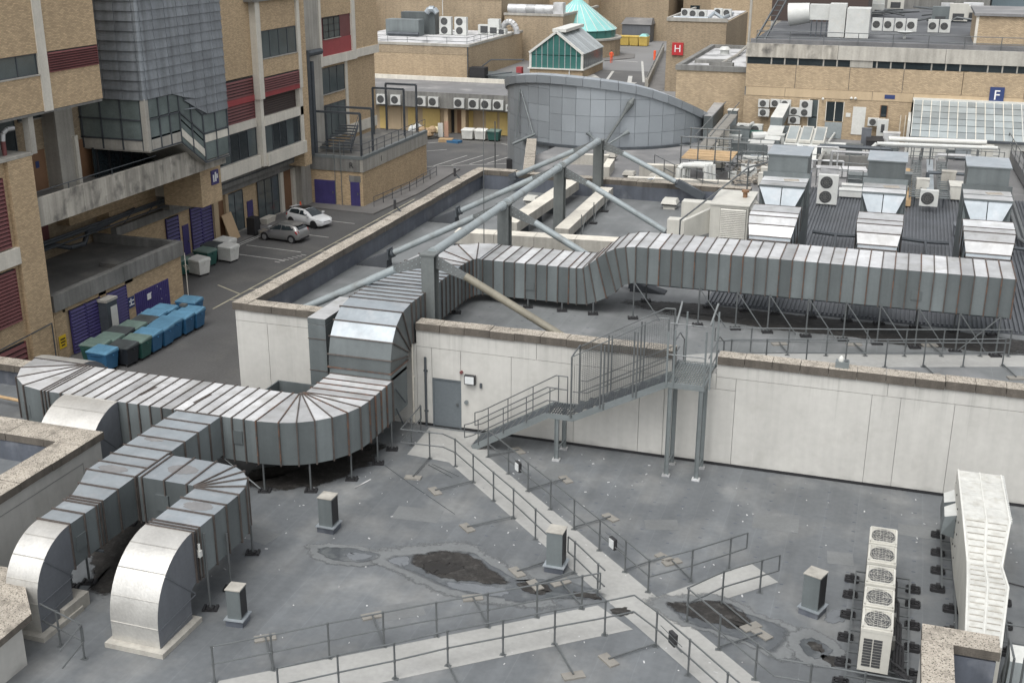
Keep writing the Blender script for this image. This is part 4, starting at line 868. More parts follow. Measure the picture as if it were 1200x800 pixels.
for k in range(26): y = 37.25-k*.125; ce.box(4.2+.002*k,4.26+.002*k,y-.04,y+.03,2.32,2.41)
part(t, 'crimped_edge', ce, 'white_unit', kind='stuff')
for y in (36.9,35.9): part(t, 'intake_hood', MB().hexa([(2.5,y-.45,1.0),(2.9,y-.45,.9),(2.9,y+.45,.9),(2.5,y+.45,1.0)],[(2.55,y-.35,1.55),(2.9,y-.45,1.7),(2.9,y+.45,1.7),(2.55,y+.35,1.55)]), ['duct_grey','white_unit'])
part(t, 'rivets', (lambda m: [m.box(2.855,2.875,y,y+.05,z,z+.05) for y in (37.1,36.2,35.2,34.3) for z in (.8,1.2,1.6,2.0)] and m)(MB()), 'black', kind='stuff')
part(t, 'rail', MB().beam((2.6,33.4,.3),(2.6,37.4,.3),.05,.05).beam((2.95,28,.3),(2.95,33.4,.3),.05,.05).beam((4.3,28,.3),(4.3,37,.3),.05,.05), 'steel')
for y in (33.9,34.5,35.1,35.7,36.3,36.9): part(t, 'crossbar', MB().beam((2.6,y,.32),(2.9,y,.32),.04,.04), 'steel')
for x, y in ((2.5,33.69),(2.52,34.8),(2.53,35.97),(2.54,37.2),(2.85,32.62),(2.85,31.4),(4.35,33.5),(4.3,32.2),(4.3,30.8)): inst(t, 'foot_pad', FOOTM, (x,y,0))
t = thing('guard_rail', 'white tubular guard beside the air handler and stone coping', 'railing', (4.2,29,0))
part(t, 'upright', MB().path([(4.0,27.4,0),(4.0,27.4,2.0),(3.95,28.3,2.0),(3.95,28.3,0)],.03,8).path([(4.2,27.2,0),(4.2,27.2,2.2)],.03,8), 'steel', True); part(t, 'rail', MB().path([(4.1,31.7,1.1),(4.1,30.5,1.1),(6.5,30.6,1.1)],.024,8).path([(4.1,31.7,.55),(4.1,30.5,.55),(6.5,30.6,.55)],.024,8).tube((4.1,31.7,0),(4.1,31.7,1.1),.024,8).tube((4.1,30.5,0),(4.1,30.5,1.1),.024,8), 'steel', True)
solo('metal_hood', MB().hexa([(4.0,28.2,.3),(4.8,28.2,.3),(4.8,29.2,.3),(4.0,29.2,.3)],[(4.1,28.7,1.1),(4.6,28.7,1.1),(4.5,29.2,1.3),(4.1,29.2,1.3)]), ['duct_grey','white_unit'], 'small white sloped hood behind the stone coping corner', 'hood', None, (4.4,28.7,.3))
solo('roof_cable', MB().path([(4.4,34.8,.03),(6.8,34.3,.03),(9,34.2,.03)],.02,6), 'black', 'black cable trailing across the roof behind the air handler', 'cable', None, (6,34.5,0))
# ================================================================== generic small plant
def fan_face(t, x, y, z, r, axis, sgn):
    """round fan grille on a casing face; axis 0 = faces +-X, 1 = faces +-Y"""
    d = Vector((sgn,0,0)) if axis == 0 else Vector((0,sgn,0)); p = Vector((x,y,z))
    o = part(t, 'fan_grille', MB().tube(p-d*.01, p+d*.012, r, 16), 'grille')
    mb = MB(); a = Vector((0,1,0)) if axis == 0 else Vector((1,0,0)); b = Vector((0,0,1))
    for rr in (r*.35, r*.7): mb.path([tuple(p+d*.02+(a*math.cos(k*PI/5)+b*math.sin(k*PI/5))*rr) for k in range(11)], .012, 4)
    for k in range(4): v = a*math.cos(k*PI/4)+b*math.sin(k*PI/4); mb.tube(p+d*.02-v*r, p+d*.02+v*r, .01, 4)
    part(o, 'guard', mb, 'grille_lt')
def ac(label, x, y, z, wd=.85, hh=.65, dd=.32, axis=1, sgn=-1, fans=1, group=None, mat='white_unit'):
    t = thing('condenser_unit', label, 'air conditioner', (x,y,z), group)
    if axis == 1: mb = MB().box(x-wd/2,x+wd/2,y-dd/2,y+dd/2,z+.04,z+hh); ft = MB().box(x-wd/2+.05,x-wd/2+.12,y-dd/2-.04,y+dd/2+.04,z,z+.04).box(x+wd/2-.12,x+wd/2-.05,y-dd/2-.04,y+dd/2+.04,z,z+.04)
    else: mb = MB().box(x-dd/2,x+dd/2,y-wd/2,y+wd/2,z+.04,z+hh); ft = MB().box(x-dd/2-.04,x+dd/2+.04,y-wd/2+.05,y-wd/2+.12,z,z+.04).box(x-dd/2-.04,x+dd/2+.04,y+wd/2-.12,y+wd/2-.05,z,z+.04)
    part(t, 'casing', mb, mat); part(t, 'foot_rail', ft, 'steel_dark')
    r = min(wd*.36, (hh-.04)/fans*.42)
    for k in range(fans):
        zz = z+.04+(hh-.04)*(k+.5)/fans
        if axis == 1: fan_face(t, x-wd*.08, y+sgn*dd/2, zz, r, 1, sgn)
        else: fan_face(t, x+sgn*dd/2, y-wd*.08, zz, r, 0, sgn)
    return t
def bars(x0, x1, y0, y1, z0, z1, n, axis='x'):
    """horizontal louvre blades over a recessed back, one mesh per blade is made by the caller"""
    out = []
    for i in range(n):
        z = z0+(z1-z0)*i/n; h = (z1-z0)/n
        out.append(MB().hexa([(x0,y0,z+h*.1),(x1,y0,z+h*.1),(x1,y1,z+h*.1),(x0,y1,z+h*.1)] if axis == 'x' else [(x0,y0,z+h*.1),(x1,y0,z+h*.1),(x1,y1,z+h*.1),(x0,y1,z+h*.1)], [(x0,y0,z+h*.8),(x1-(.03 if axis=='y' else 0),y0+(.03 if axis=='x' else 0),z+h*.8),(x1-(.03 if axis=='y' else 0),y1,z+h*.8),(x0,y1,z+h*.8)]))
    return out
def letters(root, txt, size, loc, rot, mat, name='lettering', ext=.01, align='CENTER'):
    cu = bpy.data.curves.new(name, 'FONT'); cu.body = txt; cu.size = size; cu.extrude = ext; cu.align_x = align; cu.align_y = 'CENTER'
    o = bpy.data.objects.new(name, cu); COL.objects.link(o)
    dg = bpy.context.evaluated_depsgraph_get(); me = bpy.data.meshes.new_from_object(o.evaluated_get(dg)); bpy.data.objects.remove(o)
    me.materials.clear(); me.materials.append(MT[mat])
    q = inst(root, name, me, loc, 0, rot); return q
# wall window on a plane X = const facing +X
def win_x(root, X, y0, y1, z0, z1, n=4, rows=1, glass='glass', frame='steel_dark', dep=.12):
    o = part(root, 'window', MB().box(X-dep-.02,X-dep,y0,y1,z0,z1), frame)
    for i in range(n):
        for j in range(rows):
            a = y0+(y1-y0)*i/n+.04; b = y0+(y1-y0)*(i+1)/n-.04; c = z0+(z1-z0)*j/rows+.04; d = z0+(z1-z0)*(j+1)/rows-.04
            part(o, 'pane', MB().box(X-dep,X-dep+.012,a,b,c,d), glass if (i+j) % 3 else 'glass_grey')
    fr = MB().box(X-dep,X-dep+.05,y0,y1,z0,z0+.05).box(X-dep,X-dep+.05,y0,y1,z1-.05,z1)
    for i in range(n+1): y = y0+(y1-y0)*i/n; fr.box(X-dep,X-dep+.05,y-.03,y+.03,z0,z1)
    part(o, 'window_frame', fr, frame)
    part(o, 'sill', MB().box(X-dep,X+.06,y0-.03,y1+.03,z0-.07,z0), 'concrete')
    return o
def win_y(root, Y, x0, x1, z0, z1, n=4, rows=1, glass='glass', frame='steel_dark', dep=.1):
    o = part(root, 'window', MB().box(x0,x1,Y+dep,Y+dep+.02,z0,z1), frame)
    for i in range(n):
        for j in range(rows):
            a = x0+(x1-x0)*i/n+.04; b = x0+(x1-x0)*(i+1)/n-.04; c = z0+(z1-z0)*j/rows+.04; d = z0+(z1-z0)*(j+1)/rows-.04
            part(o, 'pane', MB().box(a,b,Y+dep-.012,Y+dep,c,d), glass)
    fr = MB()
    for i in range(n+1): x = x0+(x1-x0)*i/n; fr.box(x-.03,x+.03,Y+dep-.05,Y+dep,z0,z1)
    part(o, 'window_frame', fr, frame); return o
def louvre_x(root, X, y0, y1, z0, z1, n, mat, name='louvre', label=None):
    o = part(root, name, MB().box(X-.1,X-.06,y0,y1,z0,z1), 'black', label=label)
    n = max(4, round(n*.58))
    for i in range(n):
        z = z0+(z1-z0)*i/n; h = (z1-z0)/n
        part(o, 'blade', MB().hexa([(X-.055,y0+.04,z),(X+.07,y0+.04,z),(X+.07,y1-.04,z),(X-.055,y1-.04,z)],[(X-.055,y0+.04,z+h*.62),(X-.03,y0+.04,z+h*.62),(X-.03,y1-.04,z+h*.62),(X-.055,y1-.04,z+h*.62)]), mat)
    part(o, 'frame', MB().box(X-.06,X+.03,y0-.02,y0+.04,z0,z1).box(X-.06,X+.03,y1-.04,y1+.02,z0,z1), mat)
    return o
# ================================================================== left building, front block with terrace
B = thing('brick_block', 'tall tan brick block with red louvred bands above an open terrace', 'building', (-46, 55, -5))
XA = -44.2
def sl(root, name, x0, x1, y0, y1, z0, z1, mat): return part(root, name, MB().box(x0,x1,y0,y1,z0,z1), mat)
# upper storeys (z 9.15 up), split round the band
for a, b in ((30,53.65),(54.35,58.75)):
    sl(B,'brick_panel',-55,XA,a,b,9.15,11.08,'brick'); sl(B,'brick_panel',-55,XA,a,b,12.2,24,'brick')
    sl(B,'band_recess',-55,XA-.12,a,b,11.08,12.2,'concrete_dark')
sl(B,'pilaster',-55,XA+.06,53.65,54.35,9.1,24,'white_trim')
win_x(B,XA,46,53.6,11.1,12.18,5,1,'glass_grey')
louvre_x(B,XA,54.4,58.7,11.1,12.18,14,'red_louvre')
sl(B,'soffit',-55,XA-.02,30,58.7,9.0,9.14,'concrete_dark')
# lower brick wing at the far left
sl(B,'brick_panel',-54,XA,50.3,52.2,-5,7,'brick'); sl(B,'brick_panel',-54,XA-.25,30,50.3,-5,7,'brick')
sl(B,'parapet_cap',-54,XA+.05,30,52.25,7,7.15,'concrete')
louvre_x(B,XA-.12,44,49.9,2.5,6.2,30,'red_louvre'); louvre_x(B,XA-.12,44,49.9,-1.6,1.3,26,'red_louvre'); sl(B,'string_course',XA-.25,XA+.04,30,50.3,1.5,2.4,'white_trim')
louvre_x(B,XA-.12,46,49.9,-4.6,-2.8,10,'red_louvre')
# terrace: slab, stained parapet, back wall, piers, doors
sl(B,'terrace_slab',-55,XA-.22,52.2,71.4,3.1,3.6,'concrete_dark')
for i in range(5): y = 52.2+i*3.84; sl(B,'terrace_parapet',XA-.22,XA,y+.01,y+3.83,3.05,4.62,'concrete_stain')
part(B,'terrace_rail',MB().path([(XA-.12,52.3,4.95),(XA-.12,63.5,4.95)],.025,6).path([(XA-.12,55,4.6),(XA-.12,55,4.95)],.025,6).path([(XA-.12,59,4.6),(XA-.12,59,4.95)],.025,6),'steel_dark')
sl(B,'terrace_wall',-55,-48.6,40,72,3.6,9.15,'brick_dull'); sl(B,'pier',-48.6,-48.2,54.0,54.5,3.6,9.1,'concrete')
sl(B,'pier',-48.6,-47.6,58.6,60.2,3.6,9.1,'concrete'); sl(B,'pier',-44.7,-44.3,52.4,52.8,7,9.1,'concrete'); sl(B,'pier',-47.6,-47.4,59.9,60.2,3.6,6.6,'white_trim')
win_x(B,-48.45,54.7,56.2,4.0,8.6,1,4,'glass'); d = sl(B,'door',-48.6,-48.5,56.7,58.4,3.6,6.0,'copper_wood'); part(d,'notice',MB().box(-48.5,-48.48,57.5,57.8,5.0,5.4),'sign_blue')
d = sl(B,'door',-48.6,-48.5,61.6,63.4,3.6,6.0,'copper_wood'); part(d,'notice',MB().box(-48.5,-48.47,63.0,63.3,4.7,5.1),'sign_blue'); part(d,'notice',MB().box(-48.5,-48.47,63.05,63.5,5.3,5.6),'bin_green')
win_x(B,-48.45,56.6,58.5,7.9,8.8,1,1,'glass')
sl(B,'under_wall',-55,-51.2,52.2,72,-5,3.1,'brick_dull'); sl(B,'under_panel',-51.2,-51.1,53,61,-1.0,3.0,'red_louvre')
ac('white condenser tucked in the shaded brick terrace corner', -47.6, 53.5, 3.6, .8, .7, .35, 0, 1)
t = thing('flue_pipe', 'short silver gooseneck flue on the low brick wing', 'pipe', (-44.9,51.0,7.15)); part(t,'stack',MB().tube((-44.9,51.0,7.15),(-44.9,51.0,7.9),.12,12),'red_louvre',True); part(t,'bend',MB().path([(-44.9,51.0,7.9),(-44.88,51.05,8.3),(-44.8,51.3,8.5),(-44.7,51.7,8.5)],.12,10),'galv_top',True)
# pipework on the brick wing
solo('wall_conduit', MB().path([(-44.1,47,-2.6),(-44.1,51.9,-2.4),(-44.1,51.9,-4.6)],.035,6), 'steel_dark', 'thin dark conduit cranked across the low brick wing wall', 'pipe', None, (-44.1,50,-3))
# ------------------------------------------------------------------ lead-clad bay
L = thing('lead_clad_bay', 'projecting grey lead-clad bay with dark glazed skirt and sloping glass stair', 'building', (-46.4,66.6,3))
xb0, xb1, yb0, yb1 = -50.5, -43.7, 62.0, 71.3
part(L,'core',MB().box(xb0,xb1-.06,yb0+.06,yb1-.06,8.7,24).box(xb0,xb1-.06,68.2,yb1-.06,6.9,8.72).hexa([(xb0,65.6,8.69),(xb1-.06,65.6,8.69),(xb1-.06,68.2,6.9),(xb0,68.2,6.9)],[(xb0,65.6,8.72),(xb1-.06,65.6,8.72),(xb1-.06,68.2,8.72),(xb0,68.2,8.72)]),'zinc_dark')
rows, cols = 22, 7; rh = .58
for j in range(rows):
    z0 = 6.85+j*rh; z1 = z0+rh+.05
    for i in range(cols):
        a = yb0+.25+(yb1-yb0-.25)*i/cols; b = yb0+.25+(yb1-yb0-.25)*(i+1)/cols
        if z0 < 8.5:
            pass
        zl = lambda y: 8.64-max(0,min(1,(y-65.6)/2.6))*1.8
        za_, zb_ = max(z0, zl(a)), max(z0, zl(b))
        if min(za_, zb_) > z1-.03: continue
        za_, zb_ = min(za_, z1-.01), min(zb_, z1-.01)
        part(L,'lead_sheet',MB().hexa([(xb1-.05,a+.012,za_),(xb1+.075,a+.03,za_),(xb1+.075,b-.03,zb_),(xb1-.05,b-.012,zb_)],[(xb1-.05,a+.012,z1),(xb1,a+.012,z1),(xb1,b-.012,z1),(xb1-.05,b-.012,z1)]),'lead')
    if z0 > 8.4:
        for i in range(5):
            a = xb1-.25-i*1.25; b = a-1.25
            part(L,'lead_sheet',MB().hexa([(b+.012,yb0+.05,z0),(a-.012,yb0+.05,z0),(a-.02,yb0-.1,z0),(b+.02,yb0-.1,z0)],[(b+.012,yb0+.05,z1),(a-.012,yb0+.05,z1),(a-.012,yb0,z1),(b+.012,yb0,z1)]),'lead')
        part(L,'lead_sheet',MB().hexa([(xb1-.24,yb0-.05,z0),(xb1-.06,yb0-.05,z0),(xb1+.05,yb0+.06,z0),(xb1+.05,yb0+.24,z0),(xb1-.24,yb0+.24,z0)],[(xb1-.24,yb0,z1),(xb1-.1,yb0,z1),(xb1,yb0+.1,z1),(xb1,yb0+.24,z1),(xb1-.24,yb0+.24,z1)]),'lead')
# glazed skirt, front and side
def gl(a, b, zb, zt, sp):   # quad pane between y=a..b with bottoms/tops at each end
    part(sp,'pane',MB().hexa([(xb1-.1,a+.05,zb[0]+.03),(xb1-.06,a+.05,zb[0]+.03),(xb1-.06,b-.05,zb[1]+.03),(xb1-.1,b-.05,zb[1]+.03)],[(xb1-.1,a+.05,zt[0]),(xb1-.06,a+.05,zt[0]),(xb1-.06,b-.05,zt[1]),(xb1-.1,b-.05,zt[1])]),'glass_bay')
sk = part(L,'glazed_skirt',MB().box(xb0+1,xb1-.3,yb0+.3,65.6,5.5,8.66).hexa([(xb0+1,65.6,5.5),(xb1-.3,65.6,5.5),(xb1-.3,68.2,3.7),(xb0+1,68.2,3.7)],[(xb0+1,65.6,8.66),(xb1-.3,65.6,8.66),(xb1-.3,68.2,6.86),(xb0+1,68.2,6.86)]).box(xb0+1,xb1-.3,68.2,71.2,3.7,6.86),'glass')
ys = [62.3,63.4,64.5,65.6]
for a, b in zip(ys, ys[1:]):
    gl(a,b,(5.55,5.55),(6.15,6.15),sk); gl(a,b,(6.25,6.25),(7.35,7.35),sk); gl(a,b,(7.45,7.45),(8.6,8.6),sk)
    part(sk,'spandrel',MB().box(xb1-.06,xb1-.02,a+.05,b-.05,5.5,6.15),'concrete')
off = lambda y: max(0,min(1,(y-65.6)/2.6))*1.8
st = [65.6,66.9,68.2]
for a, b in zip(st, st[1:]):
    for lo, hi in ((5.5,6.9),(7.0,8.6)): gl(a,b,(lo-off(a),lo-off(b)),(hi-off(a),hi-off(b)),sk)
    part(sk,'spandrel',MB().hexa([(xb1-.06,a+.05,5.9-off(a)),(xb1-.02,a+.05,5.9-off(a)),(xb1-.02,b-.05,5.9-off(b)),(xb1-.06,b-.05,5.9-off(b))],[(xb1-.06,a+.05,6.4-off(a)),(xb1-.02,a+.05,6.4-off(a)),(xb1-.02,b-.05,6.4-off(b)),(xb1-.06,b-.05,6.4-off(b))]),'white_trim')
for a, b in ((68.2,69.7),(69.7,71.2)):
    gl(a,b,(3.8,3.8),(5.3,5.3),sk); gl(a,b,(5.4,5.4),(6.8,6.8),sk); part(sk,'spandrel',MB().box(xb1-.06,xb1-.02,a+.05,b-.05,5.0,5.5),'white_trim')
fr = MB()
for y in ys: fr.beam((xb1-.03,y,5.5),(xb1-.03,y,8.66),.09,.09)
for y in st[1:]: fr.beam((xb1-.03,y,5.5-off(y)),(xb1-.03,y,8.66-off(y)),.09,.09)
for y in (69.7,71.2): fr.beam((xb1-.03,y,3.75),(xb1-.03,y,6.85),.09,.09)
for z in (5.5,7.4,8.64): fr.beam((xb1-.03,62.3,z),(xb1-.03,65.6,z),.09,.09).beam((xb1-.03,65.6,z),(xb1-.03,68.2,z-1.8),.09,.09).beam((xb1-.03,68.2,z-1.8),(xb1-.03,71.2,z-1.8),.09,.09)
part(sk,'glazing_bar',fr,'steel_dark')
part(L,'corner_post',MB().box(xb1-.35,xb1+.02,yb0-.02,yb0+.3,5.5,8.66),'concrete')
for i in range(4):
    a = xb1-.4-i*1.45; b = a-1.4
    for z0, z1 in ((6.2,7.3),(7.4,8.55)): part(sk,'pane',MB().box(b,a,yb0+.06,yb0+.1,z0,z1),'glass_bay')
    part(sk,'spandrel',MB().box(b,a,yb0+.04,yb0+.08,5.5,6.1),'concrete')
part(sk,'glazing_bar',(lambda m: [m.box(xb1-.4-i*1.45-.05,xb1-.4-i*1.45+.04,yb0,yb0+.1,5.5,8.66) for i in range(5)] and [m.box(xb1-6,xb1-.3,yb0,yb0+.1,z-.05,z+.05) for z in (6.15,7.35,8.6)] and m)(MB()),'steel_dark')
part(L,'soffit',MB().hexa([(xb0,62.1,5.4),(xb1-.05,62.1,5.4),(xb1-.05,65.6,5.4),(xb0,65.6,5.4)],[(xb0,62.1,5.5),(xb1-.05,62.1,5.5),(xb1-.05,65.6,5.5),(xb0,65.6,5.5)]).hexa([(xb0,65.6,5.4),(xb1-.05,65.6,5.4),(xb1-.05,68.2,3.6),(xb0,68.2,3.6)],[(xb0,65.6,5.5),(xb1-.05,65.6,5.5),(xb1-.05,68.2,3.75),(xb0,68.2,3.75)]).box(xb0,xb1-.05,68.2,71.25,3.6,3.75),'concrete')
sk2 = part(L,'recessed_glazing',MB().box(-47.9,-47.8,62,68.5,3.6,5.5),'glass')
for i in range(6): part(sk2,'glazing_bar',MB().box(-47.8,-47.7,62.2+i*1.2,62.3+i*1.2,3.6,5.5),'black')
part(L,'bracket_pier',MB().box(-48.2,-45.2,69.6,72.2,.2,3.0),'brick')
t = thing('wall_sign', 'purple square sign with pale figures on the brick bracket pier', 'sign', (-45.1,71.4,1.4)); part(t,'panel',MB().box(-45.2,-45.12,70.9,71.8,1.5,2.5),'purple'); part(t,'symbol',MB().box(-45.12,-45.1,71.05,71.2,1.7,2.2).box(-45.12,-45.1,71.3,71.45,1.7,2.35).box(-45.12,-45.1,71.5,71.65,1.9,2.2),'sign_white')
# ------------------------------------------------------------------ right-hand brick block of the left building
B = thing('brick_block', 'tan brick block with maroon bands and white pilasters above the service doors', 'building', (-50, 82, -5)); X = -48.0
sl(B,'brick_panel',-58,X-.5,72,83.2,7.5,24,'brick')
o = louvre_x(B,X-.5,73,83.1,4.2,7.4,24,'red_louvre'); sl(B,'red_strip',X-.5,X-.42,73,83.1,5.55,6.0,'red_panel')
sl(B,'band',-58,X-.45,72,83.2,3.5,4.2,'white_trim'); win_x(B,X-.45,74,83.1,1.3,3.45,7,1,'glass','steel_dark'); sl(B,'band',-58,X-.3,71.5,83.2,.25,1.25,'white_trim'); sl(B,'infill',-58,X-.7,72,83.2,1.2,3.5,'concrete_dark')
sl(B,'pilaster',-50,X+.05,83.2,83.9,5.6,13.0,'white_trim'); sl(B,'pilaster',-50,X-.1,83.3,83.8,.3,5.6,'white_trim')
sl(B,'roof_canopy',-50,X+.3,82.5,90.5,13.0,13.3,'concrete_dark'); sl(B,'brick_panel',-58,X-.1,83.9,89.8,10.75,24,'brick')
win_x(B,X,83.95,89.7,8.66,10.72,4,1,'glass_grey'); sl(B,'window_wall',-58,X-.2,83.9,89.8,8.6,10.75,'concrete_dark')
sl(B,'brick_panel',-58,X,83.9,89.8,7.25,8.6,'brick')
louvre_x(B,X+.02,83.95,89.7,6.1,7.2,10,'red_louvre'); sl(B,'red_strip',X-.3,X,83.9,89.8,5.7,6.1,'red_panel'); sl(B,'window_wall',-58,X-.25,83.9,89.8,5.6,7.25,'concrete_dark')
o = louvre_x(B,X-.4,84,89.6,4.2,5.65,14,'brown_wall'); sl(B,'window_wall',-58,X-.5,83.9,89.8,.5,5.6,'concrete_dark')
sl(B,'band',-58,X-.05,83.8,90.3,3.45,4.15,'white_trim'); win_x(B,X-.1,83.95,89.8,1.3,3.4,5,1,'glass'); sl(B,'band',-58,X+.05,83.8,90.4,.25,1.25,'white_trim')
sl(B,'pilaster',-50,X+.06,89.8,90.3,5.7,24,'white_trim'); sl(B,'pilaster',-50,X-.05,89.8,90.3,.3,5.7,'white_trim'); sl(B,'brick_panel',-58,X-.2,90.3,91.6,-1,24,'brick')
# concrete stair tower
sl(B,'stair_tower',-58,-49.3,91.6,96.5,-5,24,'concrete'); sl(B,'edge_strip',-50,-49.25,96.3,96.7,6.6,24,'white_trim')
# block with the red windows
X = -50.0
sl(B,'brick_panel',-58,X,96.7,104.2,10.7,24,'brick'); sl(B,'brick_panel',-58,X+.05,104.9,110,7.3,24,'brick'); sl(B,'pilaster',-51,X+.12,104.2,104.9,7.0,24,'white_trim')
sl(B,'band',-58,X+.14,96.7,105,6.5,7.3,'white_trim'); sl(B,'band',-58,X+.16,105,110,6.6,7.35,'white_trim')
sl(B,'red_panel',-58,X-.05,96.7,104.2,7.3,8.7,'red_panel'); sl(B,'red_panel',-58,X-.1,96.7,98.6,8.7,10.7,'red_louvre'); sl(B,'red_panel',-58,X-.1,101.9,104.2,8.7,10.7,'red_louvre'); win_x(B,X,98.6,101.9,8.8,10.6,3,3,'glass_grey','black',.1); sl(B,'window_wall',-58,X-.2,98.6,101.9,8.7,10.7,'concrete_dark')
sl(B,'brick_panel',-58,X-.4,96.7,110,-1,6.5,'brick'); win_x(B,X-.25,96.9,103,3.9,6.2,4,1,'glass_grey'); win_x(B,X-.25,96.9,103,-.2,2.9,4,1,'glass_grey'); sl(B,'pilaster',-51,X-.3,103.2,103.7,-.6,6.5,'white_trim'); sl(B,'skirting',-51,X-.3,103.7,110,-.6,.4,'white_trim')
# ground floor behind the service yard
X = -50.2
sl(B,'ground_wall',-58,X,66,92,-5,.3,'brick'); sl(B,'beam',X,X+.45,66,92,-1.35,-.75,'concrete_dark'); sl(B,'undercroft',-58,-49.2,71.5,92,-.7,.25,'concrete_dark')
for k, (yy, zz) in enumerate(((66,-.1),(66,.12),(66,-.35))): part(B,'service_pipe',MB().path([(X+.75+k*.12,yy-8,zz+.1),(X+.75+k*.12,91,zz)],.1-.02*k,8),'steel_dark',True)
for k in range(9):
    y = 67+k*2.6; part(B,'pipe_bracket',MB().path([(X+.3,y,-.75),(X+1.1,y+.3,.3)],.03,5),'steel_dark')
sl(B,'window',X-.02,X+.03,70.5,73.5,1.0,1.6,'glass'); sl(B,'ground_wall',-52,-50.25,62,71.5,.3,3.1,'brick')
def ground_door(y0, y1, z1, mat, louv=0, nm='door', leaf=2):
    if louv:
        for k in range(leaf):
            a = y0+(y1-y0)*k/leaf; b = y0+(y1-y0)*(k+1)/leaf; louvre_x(B,X+.12,a+.02,b-.02,-4.95,z1,louv,mat,nm)
    else:
        d = sl(B,nm,X,X+.06,y0,y1,-4.95,z1,mat); part(d,'handle',MB().box(X+.06,X+.1,y1-.2,y1-.12,-4.0,-3.8),'steel')
ground_door(75.4,78.3,-1.5,'purple',22); ground_door(72.2,73.8,-1.6,'purple',20,'door',1); ground_door(74.3,75.1,-2.6,'purple'); ground_door(83.7,84.6,-2.8,'purple')
sl(B,'pier',X,X+.3,78.35,79.0,-5,-1.4,'brick_soft'); sl(B,'pier',X,X+.3,80.1,80.5,-5,-1.4,'brick_soft'); sl(B,'pier',X,X+.3,89.0,89.5,-5,-1.0,'white_trim'); sl(B,'pier',X,X+.3,91.2,91.7,-5,-1.0,'white_trim'); sl(B,'door',X,X+.05,79.0,80.1,-4.95,-1.6,'copper_wood'); sl(B,'door',X,X+.05,89.5,91.2,-4.95,-1.3,'copper_wood')
win_x(B,X+.2,80.5,83.0,-4.8,-1.6,2,2,'glass_grey'); win_x(B,X+.2,85.4,88.9,-4.8,-1.5,3,3,'glass_grey')
solo('black_duct', MB().path([(-48.9,95.6,8.1),(-49.0,93.2,8.1)],.28,10).path([(-49.0,93.2,8.3),(-49.0,93.2,-.5)],.26,10).path([(-48.95,93.9,7.4),(-48.95,93.9,-.5)],.2,10), 'steel_dark', 'pair of black exhaust pipes running down the concrete stair tower', 'pipe', None, (-49,93.5,-.5), True)
# ------------------------------------------------------------------ bin store
B = thing('bin_store', 'low brick bin store with deep stained concrete parapet and purple doors', 'building', (-47.5, 59.5, -5)); X = -44.5; y0, y1 = 52.6, 65.4
sl(B,'brick_wall',-51.1,X,y0,53.6,-5,-2.0,'brick'); sl(B,'brick_wall',-51.1,X-.1,53.6,64.0,-5,-2.0,'brick_soft'); sl(B,'brick_wall',-51.1,X,63.8,y1,-5,-2.0,'brick')
sl(B,'brick_wall',X-.1,X,56.7,57.4,-5,-2.0,'brick'); sl(B,'brick_wall',X-.1,X,59.3,60.1,-5,-2,'brick'); sl(B,'brick_wall',X-.1,X,60.1,63.8,-3.15,-2,'brick'); sl(B,'brick_wall',X-.1,X,53.4,60.1,-2.3,-2.0,'brick')
for k in range(4): a = y0-.1+k*3.25; sl(B,'parapet_panel',X-.25,X+.22,a+.01,a+3.24,-2.0,-1.05,'concrete_dark')
sl(B,'parapet_panel',-51,X-.25,y1-.3,y1+.12,-2.0,-1.05,'concrete_dark'); sl(B,'roof',-51.1,X-.25,y0,y1-.3,-2.0,-1.6,'roof_old'); sl(B,'hatch',-46.9,-45.6,60.2,61.3,-1.6,-1.35,'roof_old')
for a, b in ((53.9,55.3),(55.3,56.7)): louvre_x(B,X+.05,a+.02,b-.02,-4.95,-2.3,22,'purple','door')
louvre_x(B,X+.05,57.42,59.28,-4.95,-2.3,24,'purple','door')
gt = sl(B,'gate',X-.06,X+.02,60.12,63.78,-4.95,-3.15,'purple_peel')
for k in range(18): part(gt,'rib',MB().box(X+.02,X+.06,60.2+k*.2,60.28+k*.2,-4.95,-3.18),'purple_peel')
part(gt,'notice',MB().box(X+.06,X+.075,61.3,61.7,-3.9,-3.5),'sign_white')
t = thing('utility_cabinet', 'tall dark cabinet with pale panel against the louvred bin store doors', 'cabinet', (-44.1,57,-5)); part(t,'casing',MB().box(-44.4,-43.8,56.4,57.4,-5,-2.55),'steel_dark'); part(t,'lid',MB().box(-44.45,-43.75,56.35,57.45,-2.55,-2.4),'concrete'); part(t,'front_panel',MB().box(-43.8,-43.78,56.75,57.35,-4.7,-2.9),'white_panel')
t = thing('warning_sign', 'yellow rectangular warning sign on the bin store end wall', 'sign', (-44.4,53.1,-4.2)); part(t,'panel',MB().box(-44.49,-44.46,52.75,53.35,-4.3,-3.55),'yellow_sign'); part(t,'lettering',MB().box(-44.46,-44.45,52.85,53.25,-3.8,-3.72).box(-44.46,-44.45,52.85,53.25,-3.98,-3.9).box(-44.46,-44.45,52.9,53.2,-4.16,-4.08),'black')
t = thing('door_sign', 'small blue and white sign beside the peeling purple gate', 'sign', (-44.45,59.7,-3.9)); part(t,'panel',MB().box(-44.49,-44.46,59.4,60.0,-3.9,-3.2),'sign_blue'); part(t,'symbol',MB().box(-44.46,-44.45,59.45,59.95,-3.5,-3.42).box(-44.46,-44.45,59.45,59.95,-3.75,-3.67).box(-44.46,-44.45,59.6,59.7,-3.7,-3.3),'sign_white')
